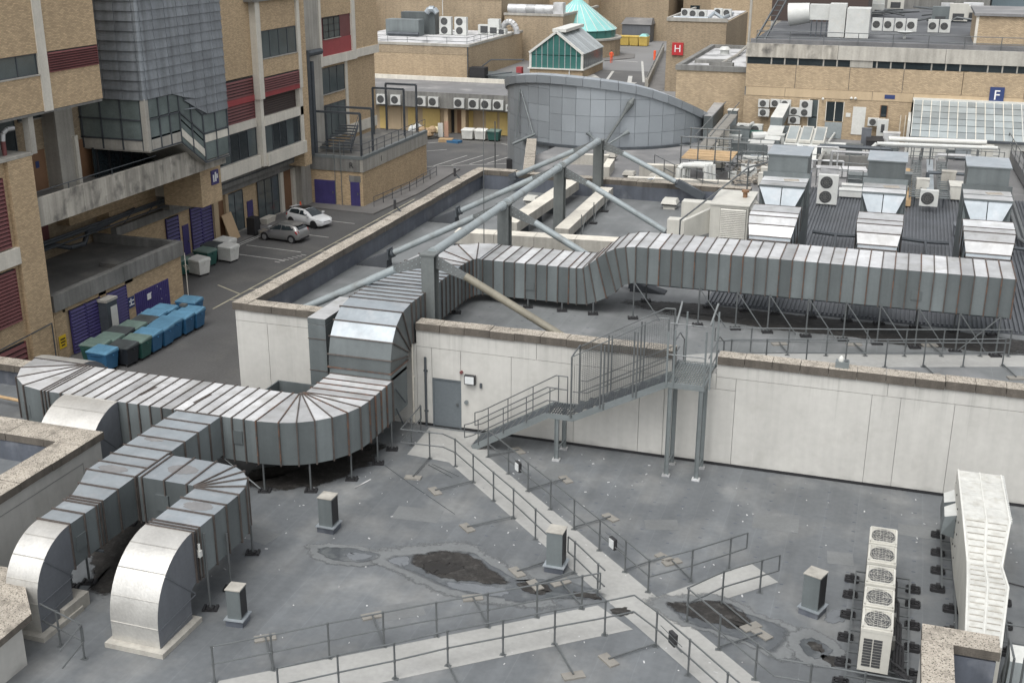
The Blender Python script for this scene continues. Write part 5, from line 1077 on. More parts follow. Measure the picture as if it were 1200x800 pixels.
solo('broken_rack', (lambda m: [m.tube((-44.3,65.3+k*.1,-2.7-k*.12),(-43.8,65.0+k*.1,-2.5-k*.12),.02,5) for k in range(4)] and m.tube((-44.3,65.6,-5),(-44.3,65.6,-1.9),.03,6))(MB()), 'white_trim', 'white bent wire rack fixed to the bin store corner', 'rack', None, (-44.3,65.4,-5))
t = thing('roof_pipe', 'bent dark pipe lying over the bin store roof edge', 'pipe', (-50,62,-1)); part(t,'pipe',MB().path([(-50.9,56,-.6),(-50.3,60.5,-.6),(-49.8,61.2,-.9),(-49.6,62.4,-.9),(-49.9,63.2,-.4),(-49.6,68,.1)],.16,10),'steel_dark',True)
# ------------------------------------------------------------------ lift block with railings and gantry
B = thing('plant_room', 'small brick plant room with concrete band, blue doors and railed roof', 'building', (-47, 100, -5))
x0, x1, y0, y1 = -49.6, -44.3, 93.4, 108.2
sl(B,'brick_wall',x0,x1,y0,y1,-5,-1.85,'brick')
n = 4
for k in range(n): a = y0-.08+k*(y1-y0+.16)/n; sl(B,'band_panel',x1-.2,x1+.1,a+.01,a+(y1-y0+.16)/n-.01,-1.85,-.75,'concrete')
for k in range(2): a = x0+k*(x1-.2-x0)/2; sl(B,'band_panel',a+.01,a+(x1-.2-x0)/2-.01,y0-.1,y0+.1,-1.85,-.75,'concrete_dark')
sl(B,'roof',x0,x1-.2,y0+.1,y1,-1.85,-.7,'roof_old'); sl(B,'kerb',x1-.25,x1+.12,y0-.12,y1+.1,-.75,-.5,'steel_paint'); sl(B,'kerb',x0,x1-.25,y0-.12,y0+.15,-.75,-.5,'steel_paint')
for a, b in ((-49.0,-47.0),(-45.5,-44.6)): d = sl(B,'door',a,b,y0-.05,y0,-4.95,-2.75,'purple'); part(d,'handle',MB().box(b-.25,b-.15,y0-.09,y0-.05,-3.9,-3.7),'steel')
sl(B,'lintel',-45.6,-44.5,y0-.03,y0,-2.75,-2.2,'concrete_dark'); letters(B,'R',.7,(-45.3,y0-.12,-1.3),(PI/2,0,0),'black'); letters(B,'I',.7,(x1+.12,97.2,-1.3),(PI/2,0,PI/2),'black')
def thin_rail(label, pts, z, h=1.05, mat='steel_dark', step=1.6, group=None):
    t = thing('railing', label, 'railing', (pts[0][0],pts[0][1],z), group)
    for hh in (h, h*.5): part(t,'rail',MB().path([(x,y,z+hh) for x, y in pts],.03,6),mat,True)
    for a, b in zip(pts, pts[1:]):
        n = max(1, round(math.dist(a,b)/step))
        for i in range(n+1): p = lerp(a,b,i/n); part(t,'post',MB().tube((p[0],p[1],z),(p[0],p[1],z+h),.03,6),mat)
    return t
thin_rail('dark railing round the plant room roof edge', [(-49.4,93.45),(-44.35,93.45),(-44.35,108.1)], -.5)
def portal(label, a, b, z0, z1, group):
    t = thing('steel_portal', label, 'frame', (a[0],a[1],z0), group)
    for p in (a,b): part(t,'leg',MB().beam((*p,z0),(*p,z1),.16,.16),'steel_dark')
    part(t,'top_beam',MB().beam((*a,z1),(*b,z1),.18,.18),'steel_dark')
portal('black steel portal on the plant room roof edge by the open steps', (-49.3,94.2),(-44.7,94.2),-.6,3.1,None)
portal('black steel portal on the plant room roof behind the open steps', (-49.2,96.6),(-44.7,96.6),-.6,3.2,None)
portal('slimmer black steel portal at the rear of the plant room roof', (-48.4,105),(-45.2,105),-.6,3.8,None)
portal('rearmost black steel portal on the plant room roof', (-48.2,107.6),(-45.0,107.6),-.6,3.9,None)
t = thing('roof_steps', 'broad dark open steps rising across the plant room roof', 'stairs', (-48.5,97,-.6))
for k in range(9): part(t,'tread',MB().box(-49.3+k*.05,-46.2-k*.12,95.3+k*.42,95.6+k*.42,-.3+k*.18,-.22+k*.18),'steel_dark')
part(t,'stringer',MB().beam((-46.3,95.3,-.4),(-47.2,99,1.2),.08,.2),'steel_dark'); part(t,'handrail',MB().path([(-46.2,95.3,-.6),(-46.2,95.3,.7),(-47.1,99,2.2)],.03,6).path([(-46.2,95.3,.2),(-47.1,99,1.7)],.03,6),'steel_dark')
solo('access_ladder', MB().path([(-46.9,93.25,-4.8),(-46.9,93.25,.9)],.03,6).path([(-46.3,93.25,-4.8),(-46.3,93.25,.9)],.03,6), 'steel_paint', 'pale ladder stiles on the plant room front between the blue doors', 'ladder', None, (-46.6,93.25,-5))
thin_rail('low dark railing along the plant room kerb', [(-43.4,93.6),(-42.9,100.5),(-43.2,108)], -4.9, .9, 'steel_dark', 1.9)
struct('pavement', MB().prism([(-51,92),(-42.4,91.2),(-41.8,100),(-42.2,112),(-45,112),(-45,93.4),(-51,93.4)],-5,-4.87), 'pavement')
struct('pavement', MB().prism([(-50.2,66),(-48.6,66),(-48.2,91),(-50.2,92)],-5,-4.88), 'pavement')
# ================================================================== bins
def make_bin(body, lid, label, group):
    t = thing('wheelie_bin', label, 'bin', (0,0,0), group); w_, d_, h_ = .68, .52, 1.12
    part(t,'body',MB().loft([[(-w_*.86,-d_*.82,.16),(w_*.86,-d_*.82,.16),(w_*.86,d_*.82,.16),(-w_*.86,d_*.82,.16)],[(-w_*.95,-d_*.95,.75),(w_*.95,-d_*.95,.75),(w_*.95,d_*.95,.75),(-w_*.95,d_*.95,.75)],[(-w_,-d_,h_),(w_,-d_,h_),(w_,d_,h_),(-w_,d_,h_)]]),body,local=True)
    part(t,'rim',MB().box(-w_-.03,w_+.03,-d_-.03,d_+.03,h_-.06,h_+.02),body,local=True)
    part(t,'lid',MB().loft([[(-w_-.04,-d_-.05,h_+.02),(w_+.04,-d_-.05,h_+.02),(w_+.04,d_+.02,h_+.02),(-w_-.04,d_+.02,h_+.02)],[(-w_-.02,-d_-.03,h_+.08),(w_+.02,-d_-.03,h_+.08),(w_+.02,d_,h_+.16),(-w_-.02,d_,h_+.16)],[(-w_+.12,-d_+.1,h_+.13),(w_-.12,-d_+.1,h_+.13),(w_-.12,d_-.06,h_+.2),(-w_+.12,d_-.06,h_+.2)]]),lid,local=True)
    part(t,'handle',MB().tube((-w_*.6,-d_-.07,h_-.08),(w_*.6,-d_-.07,h_-.08),.02,6),body,local=True)
    for sx in (-1,1):
        part(t,'lug',MB().tube((sx*w_,0,h_-.14),(sx*(w_+.09),0,h_-.14),.04,8),body,local=True)
        for sy in (-1,1): part(t,'wheel',MB().tube((sx*w_*.7-.03,sy*d_*.7,.09),(sx*w_*.7+.03,sy*d_*.7,.09),.09,10).box(sx*w_*.7-.05,sx*w_*.7+.05,sy*d_*.7-.05,sy*d_*.7+.05,.1,.18),'rubber',local=True)
    return t
PB = {}
def bin_at(kind, x, y, rz, label, group='wheeled bins in the service yard'):
    if kind not in PB: o = PB[kind] = make_bin('bin_'+kind, 'bin_'+kind+'_lid' if kind != 'white' else 'bin_white', label, group)
    else: o = copy_tree(PB[kind], (0,0,0))
    o.location = (x,y,-5); o.rotation_euler = (0,0,rz); o['label'] = label; o['group'] = group
H = PI/2
front = [('blue','blue wheeled bin at the duct end of the bin row'),('black','black wheeled bin in front of the green-lidded one'),('green','green wheeled bin beside the first big blue one'),('blue','blue wheeled bin directly next to the green bin in the outer row'),('blue','blue wheeled bin second from the green bin in the outer row'),('blue','blue wheeled bin third from the green bin in the outer row'),('blue','blue wheeled bin fourth from the green bin in the outer row'),('blue','blue wheeled bin with grey box on its lid in the outer row')]
for i, (k, lb) in enumerate(front): bin_at(k, -40.7+rnd.uniform(-.1,.1)-(.6 if i == 0 else 0), 52.35+i*1.13, rnd.uniform(-.07,.07), lb)
back = [('green','green-lidded bin against the louvred doors, nearest the warning sign'),('green','green-lidded bin in the inner row beside the pale cabinet'),('black','black-lidded bin in front of the tall dark cabinet'),('green','faded green-lidded bin in the inner row by the single louvred door'),('black','black-lidded bin at the edge of the peeling purple gate'),('blue','blue-lidded bin in front of the peeling purple gate'),('blue','blue-lidded bin at the far jamb of the peeling purple gate'),('blue','blue bin standing alone past the inner row of bins')]
for i, (k, lb) in enumerate(back): bin_at(k, -42.3+rnd.uniform(-.1,.1)+(.5 if i == 7 else 0), 53.2+i*1.13+(.9 if i == 7 else 0), rnd.uniform(-.07,.07), lb)
solo('lid_box', MB().obox((-41.2,60.4,-3.69),.4,.3,.15), 'grille_lt', 'small grey box on a blue bin lid', 'box', None, (-41.2,60.4,-3.69))
for k, x, y, lb in (('white',-46.6,70.6,'white wheeled bin beside the dark green one under the louvred shutters'),('green',-47.9,70.2,'dark green bin tucked behind the lone white bin'),('green',-47.4,72.8,'dark green bin between the two groups of white bins'),('white',-46.5,74.4,'white wheeled bin parked in front of the leaning board'),('black',-47.7,74.3,'black bin between the dark green bin and the white pair'),('white',-47.6,75.9,'white wheeled bin behind the other, next to the leaning board')): bin_at(k, x, y, -.25+rnd.uniform(-.1,.1), lb)
for k, x, y, lb in (('white',-47.4,128.6,'white bin at the outer end of the far yard trio'),('white',-45.9,128.8,'white bin next to the green one in the far yard'),('green',-44.3,128.8,'green bin standing beside two white bins in the far yard'),('green',-41.9,129.4,'dark green bin by the curved metal wall')): bin_at(k, x, y, 0, lb)
solo('leaning_board', MB().hexa([(-49.2,79.2,-4.88),(-49.1,79.2,-4.88),(-49.1,80.6,-4.88),(-49.2,80.6,-4.88)],[(-49.85,79.2,-2.9),(-49.8,79.2,-2.9),(-49.8,80.6,-2.9),(-49.85,80.6,-2.9)]), 'board', 'tan board leaning against the service yard glazing', 'board', None, (-49.2,79.9,-4.88))
solo('speaker_cabinet', MB().box(-48.9,-48.2,81.3,82.2,-4.88,-3.5), 'black', 'black box standing beside the leaning board', 'box', None, (-48.6,81.8,-4.88))
solo('plant_trough', MB().hexa([(-49.6,84.8,-4.88),(-49.1,84.8,-4.88),(-49.1,86.2,-4.88),(-49.6,86.2,-4.88)],[(-49.7,84.7,-4.4),(-49.0,84.7,-4.4),(-49.0,86.3,-4.4),(-49.7,86.3,-4.4)]), 'white_trim', 'low white trough beside the narrow purple door', 'trough', None, (-49.4,85.5,-4.88))
t = thing('traffic_cone', 'orange traffic cone on the pavement behind the white car', 'cone', (-48.8,90.2,-4.87)); part(t,'cone',MB().lathe([(.17,.04),(.05,.8),(.03,.82)],(-48.8,90.2,-4.87),10),'orange',True); part(t,'base',MB().box(-49.05,-48.55,89.95,90.45,-4.87,-4.83),'orange')
# ================================================================== car park markings
mk = MB(); z0, z1 = -5, -4.994
def line(a, b, wd=.1, mat='paint_white'): 
    struct('road_marking', MB().beam((a[0],a[1],-4.998),(b[0],b[1],-4.998),wd,.008), mat)
line((-41.45,64),(-41.4,98),.12,'paint_yellow')
for k in range(11): line((-41.4,66+k*2.6),(-39.6,67.2+k*2.6),.1,'paint_yellow')
line((-44,68.8),(-41.4,67.4),.12,'paint_yellow')
for y in (76.4,78.9,83.6,88.4): line((-47.6,y),(-42.6,y-.5),.1)
for k in range(7): line((-43.2+.15*k,75.4+.4*k),(-42.7+.15*k,75.3+.4*k),.08)
line((-48.1,78.5),(-47.8,84),.1); line((-48.4,78.5),(-48.1,84),.1)
for k in range(4): line((-45.5+k*1.6,113+k*1.0),(-44.2+k*1.6,119.5+k*.6),.12)
line((-46.6,112),(-38,117),.12); line((-43,127.5),(-36,124),.12); line((-52,118),(-47.5,122),.12); line((-55,121),(-50,126),.12)
# ================================================================== parked cars (hatchbacks)
def hatchback(label, body, roof, loc, rz, wheel):
    t = thing('parked_car', label, 'car', loc, rz=rz)
    # side profile stations along X (front = +X): x, sill z, waist z, roof z, half width at waist, half width at roof
    st = [(2.0,.34,.52,.52,.5,.4),(1.93,.26,.64,.66,.66,.55),(1.7,.22,.74,.78,.8,.68),(1.25,.2,.82,.87,.86,.7),(.95,.2,.88,.92,.87,.68),(.45,.2,.93,1.25,.88,.58),(.05,.2,.95,1.43,.88,.58),(-.5,.2,.97,1.48,.88,.58),(-1.1,.2,.99,1.44,.87,.57),(-1.55,.22,1.02,1.33,.85,.54),(-1.85,.28,.98,1.08,.8,.55),(-2.0,.36,.72,.8,.72,.6)]
    L = []
    for x, zs, zw, zr, wm, wr in st:
        hw = [(0,zs),(wm*.86,zs),(wm*.97,zs+.12),(wm,(zs+zw)/2),(wm*.98,zw-.06),(wm*.95,zw),(wr+.02,max(zw+.005,zr-.07)),(wr*.82,zr-.015),(0,zr)]
        pts = [(x,-a,b) for a, b in hw]+[(x,a,b) for a, b in reversed(hw[1:-1])]
        L.append(pts)
    part(t,'body',MB().loft(L),body,True,True)
    # greenhouse glass: thin shells proud of the body
    def cut(x):
        for (xa,*pa),(xb,*pb) in zip(st, st[1:]):
            if xa >= x >= xb: f = (xa-x)/(xa-xb); return [u+(v-u)*f for u, v in zip(pa,pb)]
    def sidewin(xf, xr, s):
        m = MB(); k = 6; a = []; b = []
        for i in range(k+1):
            x = xf+(xr-xf)*i/k; zs,zw,zr,wm,wr = cut(x); lo = (wm*.95, zw+.02); hi = (wr+.02, zr-.075)
            e = min(1, max(.04, (hi[1]-lo[1])/.4))
            a.append((x, s*(lo[0]+.006), lo[1]+.02)); b.append((x, s*(hi[0]+.012), max(lo[1]+.03, hi[1]-.02)))
        for i in range(k): m.hexa([a[i],a[i+1],b[i+1],b[i]],[(p[0],p[1]-s*.02,p[2]) for p in (a[i],a[i+1],b[i+1],b[i])])
        return m
    for s in (-1,1):
        part(t,'side_window',sidewin(.72,-.32,s),'glass',False,True); part(t,'side_window',sidewin(-.38,-1.45,s),'glass',False,True)
    def crosswin(xs, inset, dz):
        m = MB(); row = []
        for x in xs:
            _,zw,zr,_,wr = cut(x); row.append([(x,-wr*.82+inset,zr-.012+dz),(x,0,zr+dz+.004),(x,wr*.82-inset,zr-.012+dz)])
        for p, q in zip(row, row[1:]):
            for k in (0,1): m.quad(p[k],p[k+1],q[k+1],q[k])
        return m
    part(t,'windscreen',crosswin((.93,.7,.45,.25,.1),-.06,.014),'glass',False,True)
    part(t,'rear_window',MB().hexa([(-1.57,-.47,1.32),(-1.57,.47,1.32),(-1.85,.52,1.09),(-1.85,-.52,1.09)],[(-1.59,-.47,1.345),(-1.59,.47,1.345),(-1.875,.52,1.105),(-1.875,-.52,1.105)]),'glass',False,True)
    part(t,'roof_panel',crosswin((.05,-.25,-.5,-.8,-1.1,-1.5),-.05,.012),roof,False,True)
    part(t,'spoiler',MB().hexa([(-1.42,-.5,1.4),(-1.42,.5,1.4),(-1.72,.46,1.37),(-1.72,-.46,1.37)],[(-1.42,-.5,1.44),(-1.42,.5,1.44),(-1.74,.46,1.4),(-1.74,-.46,1.4)]),body,False,True)
    for s in (-1,1):
        part(t,'headlight',MB().hexa([(1.97,s*.5,.6),(1.9,s*.7,.62),(1.62,s*.78,.74),(1.75,s*.6,.73)],[(1.985,s*.5,.64),(1.915,s*.71,.66),(1.63,s*.785,.79),(1.76,s*.6,.78)]),'lamp_glass',False,True)
        part(t,'tail_light',MB().hexa([(-1.9,s*.62,.72),(-1.78,s*.815,.74),(-1.62,s*.845,.95),(-1.86,s*.7,.97)],[(-1.97,s*.62,.78),(-1.86,s*.82,.8),(-1.7,s*.85,1.0),(-1.9,s*.7,1.02)]),'tail_red',False,True)
        part(t,'door_mirror',MB().box(.62,.78,s*.95-.09,s*.95+.09,.95,1.08),body,False,True)
        for x in (1.22,-1.28):
            w_ = part(t,'wheel',MB().tube((x,s*.7,.3),(x,s*.885,.3),.3,20),'rubber',True,True); sp = MB().tube((x,s*.86,.3),(x,s*.895,.3),.06,10)
            for k in range(5): a = k*2*PI/5; sp.beam((x,s*.89,.3),(x+.2*math.cos(a),s*.89,.3+.2*math.sin(a)),.02,.06)
            part(w_,'rim',sp.tube((x,s*.875,.3),(x,s*.888,.3),.205,18),wheel,False,True)
            part(t,'wheel_arch',MB().tube((x,s*.6,.34),(x,s*.878,.34),.345,20),'black',True,True)
    part(t,'front_grille',MB().box(1.9,1.965,-.5,.5,.38,.5).box(1.95,1.992,-.42,.42,.53,.58),'black',False,True)
    part(t,'front_plate',MB().box(1.985,2.005,-.26,.26,.42,.52),'sign_white',False,True); part(t,'rear_plate',MB().box(-1.99,-1.955,-.26,.26,.66,.77),'cloth',False,True)
    part(t,'rear_bumper',MB().box(-2.02,-1.93,-.6,.6,.3,.42),'plastic_black',False,True)
hatchback('silver hatchback parked nose to the wall in the service yard', 'car_silver', 'car_silver', (-45.7,81.4,-5), PI-.1, 'alloy')
hatchback('white hatchback with black roof parked nose out in the yard', 'car_white', 'car_black', (-46.0,86.4,-5), -.28, 'black')
# ================================================================== zinc drum
cx, cy, R_ = -22.3, 92.8, 8.05
D = thing('drum_pavilion', 'curved zinc-panelled drum with sloping rim behind the trestles', 'building', (cx,cy,-5))
zcut = lambda x, y: 5.9-.065*(x-cx)-.243*(y-cy)-.036*max(0, x-cx-2.8)**2-.012*max(0, cx-x-3)**2
core = MB(); n = 64; lo = []; hi = []
for k in range(n):
    a = 2*PI*k/n; x, y = cx+(R_-.05)*math.cos(a), cy+(R_-.05)*math.sin(a); lo.append((x,y,-5)); hi.append((x,y,zcut(x,y)-.15))
core.loft([lo,hi]); part(D,'core',core,'zinc_dark')
NP = 46; HR = 1.22
for k in range(NP):
    a0, a1 = 2*PI*k/NP, 2*PI*(k+1)/NP; am = (a0+a1)/2
    if math.sin(am) > .35: continue
    z = -5 if cx+R_*math.cos(am) < -24.5 else 3.0
    g = .0018
    while True:
        zt = zcut(cx+R_*math.cos(am), cy+R_*math.sin(am))-.02
        if z >= zt-.1: break
        z2 = min(z+HR, zt) if zt-(z+HR) > .3 else zt
        def P(a, r, zz): x = cx+r*math.cos(a); return (x, cy+r*math.sin(a), min(zz, zcut(x, cy+r*math.sin(a))-.02))
        part(D,'zinc_panel',MB().hexa([P(a0+g,R_-.06,z+.012),P(a1-g,R_-.06,z+.012),P(a1-g,R_,z+.012),P(a0+g,R_,z+.012)],[P(a0+g,R_-.06,z2-.012),P(a1-g,R_-.06,z2-.012),P(a1-g,R_,z2-.012),P(a0+g,R_,z2-.012)]),'zinc')
        z = z2
NR = 40
for k in range(NR):
    a0, a1 = 2*PI*k/NR+.002, 2*PI*(k+1)/NR-.002
    def Q(a, r, dz): x = cx+r*math.cos(a); return (x, cy+r*math.sin(a), zcut(cx+R_*math.cos(a), cy+R_*math.sin(a))+dz)
    part(D,'rim_panel',MB().hexa([Q(a0,R_-.25,-.02),Q(a1,R_-.25,-.02),Q(a1,R_+.2,-.28),Q(a0,R_+.2,-.28)],[Q(a0,R_-.25,.4),Q(a1,R_-.25,.4),Q(a1,R_+.26,.3),Q(a0,R_+.26,.3)]),'zinc')
part(D,'base_gutter',(lambda m: [m.beam((cx+(R_+.15)*math.cos(a),cy+(R_+.15)*math.sin(a),3.15),(cx+(R_+.15)*math.cos(a+.085),cy+(R_+.15)*math.sin(a+.085),3.15),.25,.18) for a in [PI*1.28+i*.08 for i in range(22)]] and m)(MB()),'steel_dark')
def on_drum(px_a, z, r=R_+.12): return (cx+r*math.cos(px_a), cy+r*math.sin(px_a), z)
t = thing('tie_rod', 'long paddle-ended steel rod leaning against the zinc drum with two looped stays', 'strut', on_drum(-1.38,3.1,8.6))
a, b = on_drum(-1.38,3.3,8.7), on_drum(-1.13,6.6,8.2)
part(t,'rod',MB().tube(a,b,.1,8),'column',True); part(t,'paddle',MB().tube(lerp(a,b,.72),lerp(a,b,.95),.1,10,.26).tube(lerp(a,b,.95),lerp(a,b,1.06),.26,10,.1),'column',True)
for q in (on_drum(-1.5,4.2,8.4), on_drum(-1.18,4.3,8.35)): part(t,'stay',MB().tube(a,q,.07,8),'steel_paint',True); part(t,'loop',MB().tube(lerp(a,q,.82),lerp(a,q,1.12),.08,10,.2),'steel_paint',True)
t = thing('tie_rod', 'thin twin rods bracing the shaded flank of the zinc drum', 'strut', on_drum(-2.2,3.2,8.6)); part(t,'rod',MB().tube(on_drum(-2.3,3.2,8.5),on_drum(-2.3,6.9,8.2),.06,8),'steel_paint',True); part(t,'rod',MB().tube(on_drum(-2.28,6.8,8.2),on_drum(-2.05,3.7,8.5),.05,8),'steel_paint',True); part(t,'foot',MB().tube(on_drum(-2.05,3.8,8.3),on_drum(-2.2,3.0,9.4),.11,8),'steel_paint',True)
part(D,'doorway',MB().box(-29.3,-28.2,88.1,88.6,-4.9,1.2),'black')
# angled white wall between roof and drum
t = thing('angled_wall', 'short white rendered wall with stone coping angled towards the drum', 'wall', (-23.8,77,-5)); part(t,'wall',MB().prism([(-22.1,70.0),(-21.6,70.0),(-24.8,81.2),(-25.4,81.0)],-5,3.95),'render_wall'); cope(t,(-21.85,70.0),(-25.1,81.2),.7,4.2)
for k, (x, y, sx, sy, h, lb) in enumerate(((-20.5,79,3.2,.5,.7,'concrete upstand wall behind the far coping, by the angled wall'),(-18.3,76.5,.5,3.0,.7,'short concrete upstand running back towards the drum'),(-14.6,76.8,3.2,.6,.75,'pale concrete upstand trough in front of the drum'),(-13.0,73.6,6.5,.5,.55,'long low concrete kerb just behind the far coping'))): solo('concrete_upstand', MB().obox((x,y,3.06),sx,sy,h,.12), ['concrete','white_trim'], lb, 'upstand', None, (x,y,3.06))
for k, (x, y) in enumerate(((-16.6,75.3),(-14.8,74.9),(-19.2,81))): cowl(['low cowl between the concrete upstands behind the trestle','low cowl next to the pale concrete trough','low cowl on the roof close to the drum foot'][k], x, y, 3.06, .8, 'concrete')
# ================================================================== plant on the metal deck behind the long duct
for (x0, x1, lb) in ((-6.05,-3.95,'next to the cream louvred unit'),(-1.42,.48,'flanked by two condenser units'),(2.95,5.0,'nearest the railed deck edge')):
    t = thing('roof_intake', 'pale stepped intake duct with folded cowl and grey box '+lb, 'duct', ((x0+x1)/2,55,3.1)); m = (x0+x1)/2; w_ = (x1-x0)/2
    part(t,'body',MB().box(x0+.05,x1-.05,52.4,60.2,3.1,6.3),'duct_grey')
    pf = [((51.55,5.75),w_*.84),((51.6,5.92),w_*.86),((52.0,6.35),w_*.95),((52.5,6.62),w_),((53.0,6.7),w_),((54.3,6.72),w_)]
    loops = [[(m-k,y,z),(m+k,y,z),(m+k,y+.9 if y < 53 else y,z-1.1 if y > 53 else 5.2),(m-k,y+.9 if y < 53 else y,z-1.1 if y > 53 else 5.2)] for (y, z), k in pf]
    duct(t, loops, mats=('galv','galv_top'), out=.03)
    for s in (-1,1):
        part(t,'hopper_panel',MB().hexa([(m+.02*s,55.25,6.3),(m+w_*.55*s,55.25,6.3),(m+w_*s,55.65,7.3),(m+.02*s,55.65,7.3)],[(m+.02*s,55.3,6.3),(m+w_*.55*s,55.3,6.3),(m+w_*s,55.7,7.3),(m+.02*s,55.7,7.3)]),'galv')
        part(t,'hopper_cheek',MB().hexa([(m+w_*.55*s,55.25,6.3),(m+w_*s,56.2,6.3),(m+w_*s,56.2,7.3),(m+w_*s,55.65,7.3)],[(m+w_*.5*s,55.3,6.3),(m+w_*.95*s,56.2,6.3),(m+w_*.95*s,56.2,7.3),(m+w_*.95*s,55.7,7.3)]),'duct_grey')
    part(t,'hopper_top',MB().box(x0,x1,55.6,56.5,7.3,7.38),['duct_grey','galv_top']); part(t,'hopper_top',MB().box(x0,x1,56.53,57.5,7.3,7.4),['duct_grey','galv_top']); part(t,'hopper_body',MB().box(x0+.03,x1-.03,55.75,57.6,5.5,7.3),'duct_grey')
    part(t,'flange',MB().box(x0-.06,x1+.06,57.5,57.62,6.0,7.62),'duct_grey'); part(t,'fan_box',MB().box(x0+.12,x1-.12,57.62,60.1,5.5,8.4),['duct_grey','lagging']); part(t,'box_lid',MB().box(x0+.05,x1-.05,57.58,60.2,8.4,8.46),['duct_grey','galv'])
    part(t,'rust_stain',MB().obox((m+.3,56.9,7.402),.7,.5,.004,.2),'rubble')
t = thing('louvred_unit', 'cream box plant unit with big louvred front behind the long duct', 'air handler', (-8,62,3.1))
part(t,'casing',MB().box(-9.0,-7.05,60.6,64.2,3.3,5.1),['cream','cream']); part(t,'lid',MB().box(-9.05,-7.0,60.55,64.25,5.1,5.16),'cream'); part(t,'plinth',MB().box(-8.9,-7.2,60.8,64,3.1,3.3),'steel_dark'); part(t,'louvre_back',MB().box(-8.47,-7.13,60.58,60.6,3.42,4.98),'grille_lt')
for k in range(16): part(t,'louvre_blade',MB().hexa([(-8.45,60.5,3.45+k*.095),(-7.15,60.5,3.45+k*.095),(-7.15,60.6,3.45+k*.095),(-8.45,60.6,3.45+k*.095)],[(-8.45,60.56,3.52+k*.095),(-7.15,60.56,3.52+k*.095),(-7.15,60.6,3.52+k*.095),(-8.45,60.6,3.52+k*.095)]),'cream')
part(t,'hood',MB().hexa([(-7.05,61,3.6),(-6.5,61,3.9),(-6.5,63.5,3.9),(-7.05,63.5,3.6)],[(-7.05,61,4.9),(-6.5,61,4.3),(-6.5,63.5,4.3),(-7.05,63.5,4.9)]),'cream'); part(t,'knob',MB().tube((-7.5,62.6,5.16),(-7.5,62.6,5.5),.12,10).tube((-7.5,62.6,5.45),(-7.5,62.6,5.55),.2,10),'copper_wood')
t = thing('box_duct', 'pair of cream box ducts feeding the louvred unit from the open roof', 'duct', (-10.2,62,3.1))
part(t,'duct_section',MB().hexa([(-11.1,59.9,3.2),(-10.2,59.9,3.2),(-10.2,60.6,3.2),(-11.1,60.6,3.2)],[(-11.1,59.9,4.3),(-10.2,59.9,4.3),(-10.2,60.6,4.3),(-11.1,60.6,4.3)]),'cream'); part(t,'duct_section',MB().hexa([(-10.2,59.9,3.3),(-9.0,61.0,3.5),(-9.0,61.7,3.5),(-10.2,60.6,3.3)],[(-10.2,59.9,4.3),(-9.0,61.0,4.8),(-9.0,61.7,4.8),(-10.2,60.6,4.3)]),'cream'); part(t,'duct_section',MB().box(-11.0,-9.0,63.4,64.2,3.3,4.5),'cream')
solo('bracing_rail', MB().path([(-10.0,57.5,4.9),(-7.9,66.5,6.0)],.05,6).path([(-10.0,57.5,3.1),(-10.0,57.5,4.9)],.04,6).path([(-7.9,66.5,3.1),(-7.9,66.5,6.0)],.04,6).path([(-7.9,66.5,6.0),(-6.6,69.5,6.0),(-6.6,69.5,3.1)],.05,6), 'steel', 'slanting galvanised handrail crossing in front of the cream unit', 'railing', None, (-9,62,3.1), True)
ac('tall twin-fan condenser on the metal deck between two intakes', -3.75, 71.0, 3.25, 1.15, 1.75, .45, 1, -1, 2)
ac('single-fan condenser on black feet on the metal deck', 1.9, 71.2, 3.5, 1.0, .95, .4, 1, -1, 1)
t = thing('pipe_run', 'black pipes with cranked bends lying across the metal deck', 'pipes', (0,62,3.2))
for a, b in ((-3.9,-1.5),(.6,2.9),(5.1,9)): part(t,'pipe',MB().path([(a,63,3.5),((a+b)/2,62.7,3.5),(b,62.8,3.5)],.09,8).path([((a+b)/2,62.7,3.5),((a+b)/2+.1,60,3.4)],.07,8),'steel_dark',True)
t = thing('pipe_run', 'twin pale pipes along the deck edge beside the railed walkway', 'pipes', (6.5,70,3.2))
for k in range(2): part(t,'pipe',MB().path([(6.3+.28*k,83,3.6),(6.35+.28*k,64.5,3.6),(6.9+.2*k,62.5,3.6),(9,62.3,3.6)],.1,8),'steel',True)
thin_rail('pale railing along the raised deck walkway', [(7.2,90),(7.6,78),(8.2,66)], 3.9, 1.1, 'steel', 2.2); struct('deck_walkway', MB().prism([(7.3,91),(10,91),(11,64),(8.3,64)],3.2,3.9), 'roof_grey')
for k, x in enumerate((1.15,2.0,2.75)):
    t = thing('cable_ladder', ['narrow cable ladder nearest the timber strip on the deck','broad silver cable tray between two ladders','outer cable ladder beside the grey intake box'][k], 'cable tray', (x,78,3.3)); 
    if k == 1: part(t,'tray',MB().box(x-.2,x+.2,72.5,84,3.8,3.9),'galv')
    else:
        part(t,'side_rail',MB().box(x-.35,x-.29,72,84,3.75,3.9),'steel'); part(t,'side_rail',MB().box(x+.29,x+.35,72,84,3.75,3.9),'steel')
        for q in range(20): part(t,'rung',MB().box(x-.29,x+.29,72.2+q*.6,72.32+q*.6,3.78,3.84),'steel_paint')
    part(t,'leg',MB().box(x-.04,x+.04,72.4,72.5,3.2,3.75),'steel_dark'); part(t,'leg',MB().box(x-.04,x+.04,83.4,83.5,3.05,3.75),'steel_dark')
solo('timber_strip', MB().box(.55,.95,72,82,3.25,3.6), 'timber', 'long timber-faced strip on the deck beside the cable ladders', 'timber', None, (.75,77,3.25))
